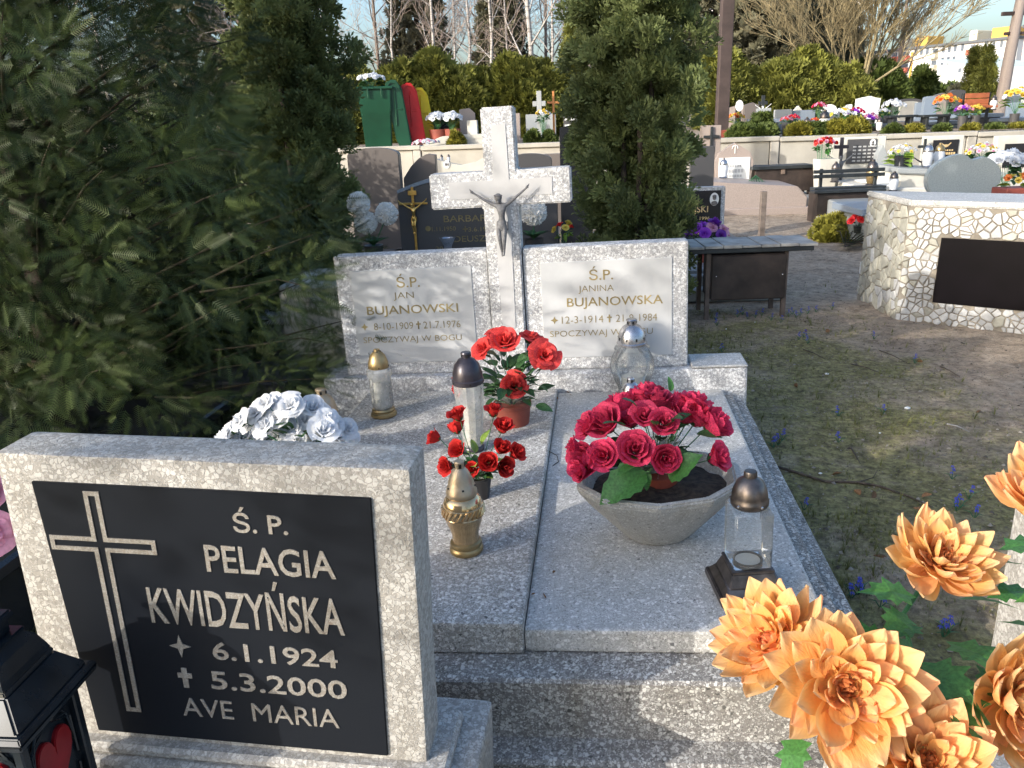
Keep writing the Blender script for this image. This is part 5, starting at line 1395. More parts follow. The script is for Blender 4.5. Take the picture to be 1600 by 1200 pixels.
# rebuild its outline as one wide low arch
for ch in list(o.children):
    if ch.name.startswith('stele'): bpy.data.objects.remove(ch)
ho = at_y(700, 276, 5.35).z
aw = w/2
arc = [(-aw, 0), (aw, 0), (aw, ho-.10)] + [(aw*k, ho-.10*k*k-.0) for k in (.8, .6, .4, .2, 0, -.2, -.4, -.6, -.8)] + [(-aw, ho-.10)]
b = B(); b.prism(arc, 0, .10, bev=.004); b.build('stele', M_['darkgran'], o)
arc2 = [(aw*k, ho-.10*k*k+.001) for k in np.linspace(-1, 1, 21)]
b = B(); b.prism(arc2+[(x_, z_+.022) for x_, z_ in arc2[::-1]], -.004, .105, bev=.002); b.build('polished_top', M_['bluestone'], o)
def loc(o, px, py, dy=0):
    q = at_y(px, py, o.location.y+dy); return q.x-o.location.x, q.z-o.location.z
for s2, px, py, wd_, hd_ in (('BARBARA', 737, 341, .30, .040), ('KUDRYCKI', 728, 327, .44, .048), ('1.11.1950', 694, 357, .155, .026), ('3.6.1989', 757, 357, .14, .026), ('TADEUSZ', 722, 372, .31, .042), ('20.5.1948', 690, 390, .15, .026), ('7.9.1991', 752, 390, .14, .026)):
    pass
gl = M_['goldletter']
for s2, px, py, wd_, hd_ in (('BARBARA', 733, 341, .34, .042), ('1.11.1950', 693, 358, .16, .028), ('3.6.19', 746, 358, .12, .028), ('DEUSZ', 734, 373, .21, .040), ('20', 686, 389, .05, .026)):
    x_, z_ = loc(o, px, py); text(s2, x_, z_, wd_, hd_, -.003, gl, o, .003, .0)
b = B()
for px in (668, 727):
    x_, z_ = loc(o, px, 358)
    for q_ in range(5 if px < 700 else 2):
        b.box(-.004, .004, -.005, -.0015, -.018, .018, M=T(x_, 0, z_) @ RY(q_*pi/(5 if px < 700 else 2)))
b.build('date_marks', gl, o)
x_, z_ = loc(o, 651, 398)
cxm = bpy.data.objects.new('crucifix', None)
bpy.data.objects.remove(cxm)
b = B(); hh = loc(o, 651, 292)[1]-z_
b.box(-.008, .008, -.024, -.010, 0, hh, .002); b.box(-.095, -.009, -.022, -.012, hh*.74, hh*.74+.014, .002); b.box(.009, .095, -.022, -.012, hh*.74, hh*.74+.014, .002); b.box(-.028, .028, -.030, -.0245, hh*.88, hh*.88+.030, .003)
cx_ = b.build('crucifix', M_['brass'], o, M=T(x_, 0, z_))
link('figure', body_of('brass'), cx_, None, T(0, -.036, hh*.30) @ S(hh*.50))
# tin vase in front of it
o = tag(B().lathe([(0, 0), (.035, 0), (.02, .05), (.03, .12), (.06, .17), (.045, .165), (.02, .12), (0, .11)], 12).build('foil_vase', M_['silver'], None, True, M=T(at_y(700, 384, 5.15).x, 5.15, .74)), 'small crumpled silver foil vase in front of the charcoal gravestone', 'vase')
o = tag(B().box(-.75, .35, -.2, .32, 0, .73, .01).build('ledge', M_['greygran'], None, M=T(.0, 5.0, 0) @ RZ(radians(-5))), 'grey ledge block hidden between the double grave and the charcoal gravestone', 'slab')
# white pompoms
def pompoms(label, pts, Y, zb, R, potr=.06, poth=.16):
    p0 = at_y(*pts[0], Y); c = sum((at_y(px, py, Y).x for px, py in pts))/len(pts)
    o = thing('chrysanthemum_pot', label, 'flowers', (c, Y, zb))
    b = B(); b.lathe([(0, 0), (potr*.8, 0), (potr, poth), (potr*.92, poth), (0, poth*.8)], 20); b.build('pot', M_['blackpot'], o, True)
    for i, (px, py) in enumerate(pts):
        q = at_y(px, py, Y+.03*(i-1)); v = Vector((q.x-c, .03*(i-1), q.z-zb))
        link('flower_head', POM, o, None, T(*v) @ RZ(i) @ S(R)); 
        b = B(); b.tube([(0, 0, poth*.9), v*.7+Vector((0, 0, poth*.2)), v], .004, 5); b.build('stem', M_['stem'], o)
    for i in range(7):
        a = i*1.7; link('leaf', LEAF['leaf'], o, None, aim(Vector((0, 0, poth)), (cos(a), sin(a), .7), axis_='Y') @ S(.11))
    return o
pompoms('three big white chrysanthemum balls in a black pot left of the charcoal gravestone', [(560, 318), (572, 348), (604, 334)], 5.0, .74, .072)
pompoms('single white chrysanthemum in a dark pot right of the cross shaft', [(833, 331)], 5.0, .74, .085)
o = tag(B().box(-.62, .0, -.35, .25, 0, .72, .012).build('ledge', M_['palestone'], None, M=T(-.72, 5.0, 0) @ RZ(radians(-5))), 'pale stone ledge under the three white chrysanthemum balls', 'slab')
mini_lantern('little silver lantern right of the white chrysanthemum, behind the right headstone', 873, 385, 4.9, .13, 'silver', 'silver', zb=.745)
o = tag(B().box(.20, .85, -.2, .25, 0, .735, .01).build('ledge', M_['darkgran'], None, M=T(.02, 4.98, 0) @ RZ(radians(-5))), 'dark ledge behind the right headstone carrying the small silver lantern', 'slab')
flowers('small red and yellow flowers half hidden behind the right headstone', 882, 358, 5.2, .06, ['yellow', 'scarlet'], .735, 'blackpot', 5, (.05, .08), 16, lk='leaflime', fs=.05)
# brown granite pair and others
gravestone('tall brown granite gravestone with rounded top between the left conifer and the charcoal stone', 540, 622, 231, 9.0, 0, M_['browngran'], 'arch', .14, radians(-4), tomb=(1.2, .3))
gravestone('brown granite gravestone with gently curved top just right of the tall one', 627, 680, 241, 9.25, 0, M_['browngran'], 'quarter', .14, radians(-4), tomb=(1.2, .3))
o, w, h = gravestone('pale gravestone with dipped top and small oval photo, left of the cross arm', 682, 757, 247, 12.2, 0, M_['palestone'], 'dip', .14, radians(-5))
x_, z_ = loc(o, 698, 257)
b = B(); b.lathe([(0, 0), (.045, 0), (.045, .006), (0, .009)], 20, M=T(x_, -.004, z_) @ RX(pi/2) @ S(1, 1.3, 1)); b.build('oval_portrait', M_['oval'], o, True)
b = B(); b.ball((x_-.012, -.016, z_), .016, sub=1, sc=(1, .2, 1.6)); b.ball((x_+.018, -.016, z_), .014, sub=1, sc=(1, .2, 1.6)); b.build('portrait', M_['photo'], o)
for px, lb in ((690, 'left of two'), (701, 'right of two')):
    mini_lantern('tiny lantern standing on the top edge of the pale dipped gravestone, '+lb, px, 247, 12.27, .11, 'gunmetal', 'white', zb=h*.955)
gravestone('dark granite gravestone with pale curved top edge right of the cross top', 790, 862, 240, 10.5, 0, M_['darkgran'], 'arch', .14, radians(-4), tomb=(1.0, .3))
gravestone('wide dark brown gravestone low in the wall shadow right of the cross top', 850, 900, 240, 11.4, 0, M_['browngran'], 'rect', .14, radians(-4))
o, w, h = gravestone('tall black gravestone with thin silver cross beside the right conifer', 874, 925, 192, 9.4, 0, M_['blackgran'], 'slopeR', .12, radians(-4))
x_, z_ = loc(o, 891, 222)
b = B(); b.box(x_-.006, x_+.006, -.014, -.002, z_-.18, z_+.06, .001); b.box(x_-.05, x_-.0065, -.013, -.003, z_+.008, z_+.018, .001); b.box(x_+.0065, x_+.05, -.013, -.003, z_+.008, z_+.018, .001); b.build('silver_cross', M_['silver'], o)
# blocks left behind the yew tips
o = thing('pale_grave', 'pale grey tomb glimpsed between the yew twigs left of the double headstone', 'grave', (-1.55, 5.6, 0), radians(-5))
b = B(); b.box(-.5, .52, -.7, .9, 0, .45, .012); b.build('tomb', M_['greygran'], o)
b = B(); b.box(-.55, .57, -.75, .95, .452, .52, .012); b.build('cover_slab', M_['whitestone'], o)
mini_lantern('dark-capped lantern on the pale grey tomb behind the yew twigs', 478, 466, 5.3, .20, 'gunmetal', 'white', zb=.525)
o = thing('dark_tomb', 'low dark tomb in the shade just behind the left end of the plinth', 'grave', (-1.75, 4.55, 0), radians(-6))
b = B(); b.box(-.5, .55, -.35, .3, 0, .30, .012); b.build('tomb', M_['darkgran'], o)

# ================================================================== UPPER TERRACE
TG = 'gravestones on the upper terrace'
def tstone(label, a_, c_, top, Y, mat, shape='rect', **k): return gravestone(label, a_, c_, top, Y, TZ, mat, shape, .14, radians(random.uniform(-9, 3)), group=TG, **k)
tstone('pinkish rough gravestone on the terrace just left of the cross top', 717, 742, 169, 20, M_['pinkgran'], 'slopeR')
tstone('small pale stone at the left of the cross top on the terrace', 729, 745, 188, 19, M_['palestone'], 'rect')
tstone('small dark gravestone between the two potted white chrysanthemums', 688, 700, 182, 19.8, M_['blackgran'], 'rect')
tstone('salmon gravestone on the terrace hugging the right side of the cross top', 802, 812, 177, 20, M_['pinkgran'], 'rect')
o, w, h = tstone('wide pale blue-grey gravestone behind the white concrete cross', 821, 868, 178, 20.5, M_['greygran'], 'rect')
o, w, h = tstone('dark stone with white stripes at the edge of the right conifer', 880, 903, 181, 20, M_['darkgran'], 'rect')
b = B(); b.box(-w*.4, w*.4, -.02, 0, h-.10, h-.05); b.box(-w*.4, w*.4, -.02, 0, h-.24, h-.19); b.build('white_stripes', M_['whitestone'], o)
small_cross('white-grey concrete cross with flowers tied to it, on the terrace', 844, 142, 222, 19.2, M_['greygran'], zb=TZ, th=.055, wfr=.26, bar=.24)
small_cross('orange-brown wooden cross beside the white concrete cross', 866, 142, 222, 19.4, plain('orange_varnished_wood', (.42, .17, .05), .5), zb=TZ, th=.025, wfr=.24, bar=.22)
flowers('yellow and white flowers tied to the white concrete cross', 848, 178, 19.05, .16, ['yellow', 'white'], TZ, None, 8, leaves=14, fs=.13, name='flower_spray')
for px, lb in ((683, 'left of the two white potted chrysanthemums by the yellow bin'), (705, 'right of the two white potted chrysanthemums by the yellow bin')):
    flowers(lb, px, 185, 19, .22, 'white', TZ, 'terracotta', 14, (.2, .40), 6, fs=.2, group='potted white chrysanthemums')
flowers('white and grey foil flowers lying at the foot of the bins', 665, 222, 18.1, .28, ['white', 'pink', 'white'], TZ, None, 12, leaves=5, fs=.13, flat=.4, name='flower_spray')
o = thing('tomb_bed', 'pale sloping tomb bed on the terrace right of the bins', 'grave', (at_y(725, 215, 18.5).x, 18.5, TZ), 0)
b = B(); b.prism([(-1.1, 0), (1.1, 0), (1.1, .28), (-.5, .25), (-1.1, .02)], 0, .9, bev=.02); b.build('tomb', M_['palestone'], o)

# leafy bushes and trees ------------------------------------------------
def leaf_tpl(kind):
    if kind == 'needle':      # flat yew spray: stem with two rows of needles
        V = []; F = []
        n = 12
        for i in range(n):
            y = .04+.92*i/n; L = .21*(1-.5*(i/n)**2)
            for s in (-1, 1):
                k = len(V); V += [(0, y-.019, 0), (0, y+.019, 0), (s*L, y+.12, .02)]
                F += [(k, k+1, k+2)]
        k = len(V); V += [(-.008, 0, -.002), (.008, 0, -.002), (0, 1, 0)]; F.append((k, k+1, k+2))
    elif kind == 'scale':     # lumpy upright fan of a cypress
        V = []; F = []; r = random.Random(4)
        for i in range(8):
            a = (i-3.5)*.23+r.uniform(-.08, .08); y0 = .05+.5*abs(r.random()); L = r.uniform(.28, .5)
            x0 = sin(a)*y0*.8; z0 = r.uniform(-.12, .12); dx, dy = sin(a*1.4), cos(a*1.4); w = .075
            k = len(V); V += [(x0, y0, z0), (x0+dx*L*.5-dy*w, y0+dy*L*.5+dx*w, z0+.04), (x0+dx*L, y0+dy*L, z0+r.uniform(-.1, .1)), (x0+dx*L*.5+dy*w, y0+dy*L*.5-dx*w, z0-.04)]
            F.append((k, k+1, k+2, k+3))
    elif kind == 'tuft':
        V = []; F = []; r = random.Random(5)
        for i in range(5):
            a = (i-2)*.45; L = r.uniform(.7, 1); dx, dy = sin(a), cos(a); w = .16; z0 = r.uniform(-.2, .2)
            k = len(V); V += [(0, 0, 0), (dx*L*.5-dy*w, dy*L*.5+dx*w, z0), (dx*L, dy*L, z0*.5), (dx*L*.5+dy*w, dy*L*.5-dx*w, z0)]
            F.append((k, k+1, k+2, k+3))
    return np.array(V, dtype=np.float64), np.array(F)
TPL = {k: leaf_tpl(k) for k in ('needle', 'scale', 'tuft')}
M_['yew'] = foliage('dark_yew_needles', (.014, .026, .008), (.100, .140, .040), .55, .28)
M_['juniper'] = foliage('green_cypress_scales', (.050, .066, .026), (.31, .36, .13), .6, .35)
M_['hedge'] = foliage('golden_green_thuja', (.045, .055, .014), (.30, .31, .065), .6, .25, 2.5)
M_['spruce'] = foliage('dark_spruce', (.060, .060, .042), (.21, .20, .12), .7, .25, .5)
M_['bushg'] = foliage('box_green_leaves', (.025, .045, .010), (.13, .17, .04), .6, .2)
M_['bushy'] = foliage('yellow_green_shrub', (.09, .09, .012), (.36, .33, .05), .6, .25)
M_['twigs'] = plain('bare_grey_twigs', (.20, .155, .125), .9, var=.2)
M_['twigb'] = plain('brown_bare_twigs', (.34, .27, .225), .9, var=.2)
M_['twigo'] = plain('olive_bare_twigs', (.27, .22, .12), .9, var=.2)
M_['birchbark'] = None
def birch_mat():
    m, n, l, b = nmat('white_birch_bark')
    v = coords(n, l, (1, 1, 9)); t = noi(n, l, v, 2.2, 4)
    r = ramp(n, l, t.outputs[0], [(.38, (.14, .12, .105)), (.50, (.36, .335, .31)), (1, (.46, .435, .405))]); l.new(r.outputs[0], b.inputs['Base Color']); b.inputs['Roughness'].default_value = .8
    return m
M_['birchbark'] = birch_mat()
def crown_clumps(cent, rad, out, nper, tpl, size, tint0=.5, updir=.4, jit=1.0):
    """foliage sprays round clump centres"""
    cent = np.asarray(cent); n = len(cent)*nper
    c = np.repeat(cent, nper, 0); o = np.repeat(np.asarray(out), nper, 0); r = np.repeat(np.asarray(rad), nper)
    u = rand_unit(n)
    pos = c + u*(r*RNG.uniform(.25, 1, n)**.6)[:, None]
    ax = u*jit + o*.6 + np.array([0, 0, updir])
    up = rand_unit(n)*.6 + o
    sc = size*RNG.uniform(.6, 1.25, n)
    tint = np.clip(np.repeat(RNG.uniform(tint0-.3, tint0+.3, len(cent)), nper) + RNG.uniform(-.18, .18, n), 0, 1)
    return scatter(*TPL[tpl], pos, ax, up, sc, tint)
def cat_mesh(name, parts, mat):
    V = []; F = []; TT = []; o = 0
    for v, f, t in parts: V.append(v); F.append(f+o); TT.append(t); o += len(v)
    return np_mesh(name, np.concatenate(V), np.concatenate(F), mat, np.concatenate(TT))
def bush(label, px, pyt, pyb, Y, wpx, mat='bushg', zb=TZ, n=60, size=.12, cat='bush', group=None, name='bush', nper=26, depth=1.0):
    p = at_y(px, pyb, Y); top = at_y(px, pyt, Y).z; h = top-zb; w = abs(at_y(px+wpx/2, pyb, Y).x-p.x)
    u = rand_unit(n); u[:, 2] = np.abs(u[:, 2])
    c = u*np.array([w, w*depth, h*.9])*RNG.uniform(.55, .95, (n, 1)); c[:, 2] += h*.06
    o = thing(name, label, cat, (p.x, Y, zb), 0, group)
    link('foliage', cat_mesh('foliage', [crown_clumps(c, np.full(n, min(w, h)*.22), u, nper, 'tuft', size)], M_[mat]), o)
    b = B()
    for k in range(5): b.tube([(0, 0, 0), (u[k][0]*w*.5, u[k][1]*w*.5, h*.5*abs(u[k][2])+.05)], .012, 4)
    b.build('stems', M_['bark'], o)
    return o
BG = 'bushes along the top of the retaining wall'
bush('low dark green clipped bush at the foot of the pole', 1162, 196, 212, 17.3, 46, 'bushg', group=BG)
bush('low dark green clipped bush left of the path of gravestones', 1194, 198, 212, 17.2, 40, 'bushg', group=BG)
bush('round clipped evergreen ball above the low bushes', 1189, 176, 205, 17.8, 38, 'bushg', group=BG)
bush('small olive green bush above the pink rose bouquet', 1248, 197, 211, 17.0, 34, 'bushy', group=BG)
bush('olive green bush right of the flat grey double stone', 1272, 194, 211, 17.0, 34, 'bushg', group=BG)
bush('brownish low bush above the dark metal cross', 1306, 192, 211, 16.9, 34, 'bushy', group=BG)
bush('bright yellow-green bush above the grey plaque', 1335, 186, 211, 16.9, 36, 'bushy', group=BG)
for k, px in enumerate((1395, 1428, 1472, 1515, 1552, 1590)):
    bush(('tiny yellowish plant cushion on the wall edge above the white tulips', 'tiny yellowish plant cushion just right of the tulips on the wall edge', 'tiny yellow-green plant cushion above the black eagle plaque', 'tiny green plant cushion on the wall edge above the heart stone', 'tiny straw-coloured plant cushion on the wall edge under the orange slatted bench', 'tiny plant cushion on the wall edge at the right border')[k], px, 200, 210, 16.3, 22, 'bushy' if k % 2 else 'bushg', n=24, group=BG)
bush('small spiky grey-green shrub left of the white concrete cross', 831, 203, 221, 18.7, 22, 'bushg', n=24, group=BG)
bush('small grey-green shrub right of the white concrete cross', 858, 206, 221, 18.7, 18, 'bushg', n=24, group=BG)
bush('little yellow-green shrub on the wall edge below the pinkish rough gravestone', 713, 207, 224, 18.4, 20, 'bushy', n=24, group=BG)

# stones right part of the terrace
tstone('pale pink curvy gravestone right behind the pole', 1139, 1162, 165, 20, M_['pinkgran'], 'wave')
tstone('brown gravestone with slanted top behind the round evergreen ball', 1164, 1187, 160, 21, M_['browngran'], 'wave')
tstone('grey gravestone behind the right half of the evergreen ball', 1183, 1205, 169, 19.5, M_['greygran'])
o = tstone('black slim post stone with white oval at its top', 1152, 1159, 158, 19.4, M_['blackgran'])[0]
b = B(); b.lathe([(0, 0), (.09, 0), (.09, .01), (0, .015)], 16, M=T(0, -.005, o['wh'][1]-.10) @ RX(pi/2) @ S(1, 1.4, 1)); b.build('oval_portrait', M_['oval'], o, True)
small_cross('black cross with white emblem standing behind the grey gravestone', 1190, 149, 200, 20.2, M_['blackpaint'], body_of('oval'), zb=TZ, wfr=.25, th=.04, bar=.2)
tstone('large flat grey gravestone, left half of the pair with a gap', 1212, 1238, 171, 19, M_['greygran'])
tstone('large flat grey-blue gravestone, right half of the pair with a gap', 1239, 1274, 172, 19.05, M_['bluestone'])
tstone('small beige stone peeping over the grey pair', 1242, 1254, 165, 21, M_['palestone'], 'gable')
tstone('white arched gravestone with slatted grey front', 1286, 1308, 163, 20.5, M_['whitestone'], 'round')
tstone('grey low gravestone in front of the white arched one', 1290, 1312, 174, 19.2, M_['greygran'])
tstone('white narrow stone with dark window left of the tall pale gravestone', 1324, 1332, 163, 20, M_['whitestone'], 'arch')
o, w, h = tstone('tall pale grey gravestone with wavy top below the bare tree', 1341, 1377, 150, 19.2, M_['greygran'], 'wave')
for ch in o.children:
    ch.data.materials.clear(); ch.data.materials.append(M_['whitestone'])
o['label'] = 'tall whitish gravestone with wavy top below the bare tree'
tstone('pale arched gravestone behind the black bench table', 1409, 1436, 158, 21.5, M_['palestone'], 'arch')
tstone('blue-black gravestone right of the pale arched one', 1433, 1446, 160, 21, M_['bluestone'])
tstone('slate-blue gravestone with rounded shoulder left of the orange bouquet', 1446, 1466, 150, 20, M_['bluestone'], 'arch')
tstone('dark wide gravestone behind the pale arched one', 1398, 1445, 154, 24, M_['darkgran'], 'arch')
tstone('brown boulder-like gravestone under the small conifers', 1462, 1485, 145, 25, M_['browngran'], 'wave')
tstone('dark grey gravestone left of the orange slatted bench', 1486, 1510, 140, 24, M_['darkgran'], 'arch')
tstone('small pale pink stone behind the orange bouquet', 1466, 1480, 155, 22, M_['pinkgran'], 'slopeR')
tstone('dark upright gravestone under the yellow bush at the right edge', 1578, 1605, 160, 19.5, M_['bluestone'], 'arch')
for (a_, c_, t_, bt, Y, m_, lb) in ((1358, 1395, 193, 203, 18.2, 'darkgran', 'dark tomb slab right of the yellow-green bush'), (1395, 1436, 190, 203, 18.3, 'redbin', None), (1440, 1500, 189, 206, 18.2, 'bluestone', 'bluish tomb slab below the slate-blue gravestone'), (1500, 1560, 178, 206, 18.4, 'darkgran', 'dark tall tomb block under the orange slatted bench'), (1560, 1640, 183, 206, 18.0, 'darkgran', 'dark tomb slab at the right edge of the terrace'), (1195, 1215, 186, 200, 18.6, 'darkgran', 'small dark tomb left of the large flat grey pair')):
    if lb is None: lb = 'dark red-brown low tomb behind the black bench table'; m_ = 'browngran'
    o = thing('terrace_tomb', lb, 'grave', (at_y((a_+c_)/2, 200, Y).x, Y, TZ), radians(-4), 'tombs on the upper terrace')
    hw_ = (at_y(c_, 200, Y).x-at_y(a_, 200, Y).x)/2; h_ = at_y((a_+c_)/2, t_, Y).z-TZ
    b = B(); b.box(-hw_, hw_, 0, 1.6, 0, h_-.08, .01); b.build('tomb', M_[m_], o)
    b = B(); b.box(-hw_-.04, hw_+.04, -.05, 1.65, h_-.079, h_, .01); b.build('cover_slab', M_['bluestone' if 'dark' in m_ else m_], o)
# tables / benches of the terrace
for a_, c_, t_, Y, lb in ((1389, 1433, 180, 17.6, 'black bench with a thin seat on the terrace above the white tulips'), (1441, 1484, 179, 17.6, 'second black bench with a thin seat, above the black eagle plaque')):
    o = thing('terrace_bench', lb, 'bench', (at_y((a_+c_)/2, 200, Y).x, Y, TZ), 0, 'black benches on the terrace')
    hw_ = (at_y(c_, 200, Y).x-at_y(a_, 200, Y).x)/2; h_ = at_y((a_+c_)/2, t_, Y).z-TZ
    b = B(); b.box(-hw_, hw_, 0, .32, h_-.045, h_, .005); b.build('seat', M_['blackpaint'], o)
    for x in (-hw_+.08, hw_-.14): b = B(); b.box(x, x+.06, .03, .28, 0, h_-.046, .004); b.build('leg', M_['blackpaint'], o)
o = thing('slatted_bench', 'bench back of orange-brown slats between two black posts near the leaning pole', 'bench', (at_y(1525, 200, 17.9).x, 17.9, TZ), 0)
xl = at_y(1505, 160, 17.9).x-o.location.x; xr = at_y(1545, 160, 17.9).x-o.location.x
M_['slat'] = plain('orange_brown_slat', (.30, .09, .035), .6, var=.2, scale=6)
for x in (xl, xr): b = B(); b.box(x-.025, x+.025, 0, .05, 0, at_y(1525, 145, 17.9).z-TZ, .004); b.build('post', M_['blackpaint'], o)
for t_ in (147, 156, 164):
    z = at_y(1525, t_, 17.9).z-TZ; b = B(); b.box(xl+.02, xr-.02, -.03, -.002, z-.08, z+.02, .004); b.build('slat', M_['slat'], o)
b = B(); b.box(xl, xr, -.35, -.04, .40, .45, .004); b.build('seat', M_['slat'], o)
# terrace bouquets
TF = 'bouquets on the upper terrace graves'
for px, py, Y, r, kd, lb, lk in ((1151, 183, 18.4, .16, ['yellow', 'orangep'], 'yellow-orange bouquet just right of the pole', 'leaflime'), (1152, 201, 17.7, .12, ['yellow', 'white'], 'lemon yellow flowers between pole and low bush', 'leaflime'),
     (1229, 187, 18.4, .12, ['pink', 'coral'], 'pink bouquet in front of the left grey stone', 'leaflime'), (1240, 184, 18.45, .12, ['crimson', 'coral'], 'deep red bouquet in front of the right grey stone', 'leaf'), (1281, 166, 18.8, .14, ['pink', 'crimson'], 'tall magenta bouquet left of the white arched stone', 'leaf'), (1274, 188, 18.3, .10, ['orangep', 'coral'], 'small rusty orange flowers beside the grey pair', 'leaf'),
     (1316, 178, 18.4, .22, ['white', 'white', 'yellow'], 'wide white bouquet with fresh green leaves', 'leafbig'), (1338, 175, 18.5, .16, ['crimson', 'purple'], 'maroon bouquet left of the tall whitish stone', 'leaf'), (1360, 186, 18.2, .20, ['pink', 'purple'], 'mauve-pink bouquet at the foot of the tall whitish stone', 'leaf'),
     (1396, 165, 18.3, .22, ['white'], 'snow-white bouquet over dry green foliage', 'leaf'), (1381, 174, 18.3, .12, ['white'], 'small white flowers left of the snow-white bouquet', 'leaf'), (1480, 158, 18.0, .24, ['orangep', 'yellow', 'orangep'], 'orange bouquet in a dark vase before the terrace benches', 'leaf'),
     (1506, 171, 17.5, .16, ['pink', 'purple'], 'violet-pink flowers below the left post of the slatted bench', 'leaf'), (1526, 170, 17.5, .14, ['yellow'], 'yellow flowers under the orange slats', 'leaflime'), (1590, 150, 17.8, .26, ['yellow', 'yellow', 'white'], 'large yellow bouquet at the right edge of the terrace', 'leaflime')):
    flowers(lb, px, py, Y, r, kd, TZ, 'darkgran', 9, (.10, .26), 8, lk=lk, fs=r*.75, group=TF)
for px, pyb, Y, h_, lb in ((1260, 203, 18.2, .36, 'pale lantern before the grey pair'), (1374, 196, 18.0, .30, 'clear lantern right of the mauve-pink bouquet'), (1287, 205, 17.4, .5, 'tall grey lantern on the wall edge by the brownish bush'), (1470, 204, 17.2, .16, 'little white lantern between the black benches'), (1523, 208, 16.4, .10, 'tiny white lantern on the wall edge above the heart stone'), (1551, 172, 17.6, .30, 'blue-black lantern right of the slatted bench')):
    mini_lantern(lb, px, pyb, Y, h_, 'gunmetal', 'oval', 'lanterns on the upper terrace', TZ if pyb > 190 else None)

# bins -------------------------------------------------------------
def bin_(label, px, py_t, Y, w, d, h, mat, rz, full=True):
    p = at_y(px, 225, Y)
    o = thing('wheelie_bin', label, 'bin', (p.x, Y, TZ), rz, 'bins behind the wall')
    b = B(); t = bmesh.new()
    lv = [(0, .80, .75), (.10, .82, .80), (h*.55, .90, .92), (h*.62, .95, 1.0), (h*.93, 1, 1)]
    rings = []
    for z, kx, ky in lv:
        rings.append([t.verts.new((x*w/2*kx, y_*d/2*ky, z)) for x, y_ in ((-1, -1), (1, -1), (1, 1), (-1, 1))])
    t.faces.new(rings[0][::-1]); t.faces.new(rings[-1])
    for a_, c_ in zip(rings[:-1], rings[1:]):
        for i in range(4): t.faces.new((a_[i], a_[(i+1) % 4], c_[(i+1) % 4], c_[i]))
    bmesh.ops.bevel(t, geom=t.edges[:], offset=.03, segments=2, affect='EDGES')
    b.merge(t); b.build('bin_body', mat, o, True)
    b = B(); b.box(-w/2-.03, w/2+.03, -d/2-.03, d/2+.03, h*.93, h*.97, .01); b.build('rim', mat, o)
    b = B()
    for x in (-w*.2, w*.2): b.box(x-.015, x+.015, -d/2-.05, -d/2-.02, h*.80, h*.94, .004)
    b.build('handle_ribs', mat, o)
    return o, w, d, h
def lid_of(o, mat, x, w, hgt, lean, lab=None):
    """lid flung open and hanging down the side of the bin"""
    b = B()
    pr = []
    for k in range(9):
        t_ = k/8; pr.append((x+.16*sin(t_*pi*.9)+lean*t_, o['h']*1.03-hgt*t_))
    pts = pr + [(a-.05, c_) for a, c_ in pr[::-1]]
    b.prism(pts, -w/2, w/2, bev=.008); return b.build('lid', mat, o, True)
hb_ = at_y(600, 132, 18.6).z-TZ
o, w, d, h = bin_('big dark green wheelie bin overflowing with old flowers', 592, 130, 18.7, .72, .62, hb_, M_['greenbin'], .15); o['h'] = h
flowers('discarded white flowers and dry greenery heaped on top of the green bin', 580, 122, 18.7, .26, ['white', 'white'], TZ+hb_*.9, None, 7, leaves=26, fs=.2, flat=.5, name='flower_heap')
for px, m_, lb, dx in ((622, 'greenbin', 'second, narrower dark green bin lid leaning right of the big green bin', 0), (645, 'redbin', 'bright red bin between the green and the yellow one', 1), (661, 'yellowbin', 'yellow bin at the right end of the row', 2)):
    hh = at_y(px, (126, 131, 138)[dx], 18.8+.35*dx).z-TZ
    o = thing('wheelie_bin', lb, 'bin', (at_y(px, 225, 18.8+.35*dx).x, 18.8+.35*dx, TZ), .1, 'bins behind the wall')
    b = B(); pr = [(-.13, hh*.98), (-.05, hh), (.06, hh*.985), (.13, hh*.90), (.17, hh*.60), (.235, hh*.05), (.20, 0), (.05, .02), (-.02, hh*.15), (-.09, hh*.55)]
    b.prism([(x_*1.35, z_) for x_, z_ in pr], -.28, .30, bev=.025); b.build('bin_body', M_[m_], o, True)
    b = B(); b.prism([(-.145, hh*.93), (-.05, hh*1.012), (.07, hh), (.145, hh*.90), (.13, hh*.86), (.05, hh*.95), (-.05, hh*.96), (-.12, hh*.90)], -.31, .33, bev=.01); b.build('rim', M_[m_], o, True)
    b = B(); b.box(.0, .035, -.30, -.275, hh*.35, hh*.88, .01); b.box(-.03, .16, -.295, -.278, hh*.58, hh*.60, .005); b.build('ribs', M_[m_], o)

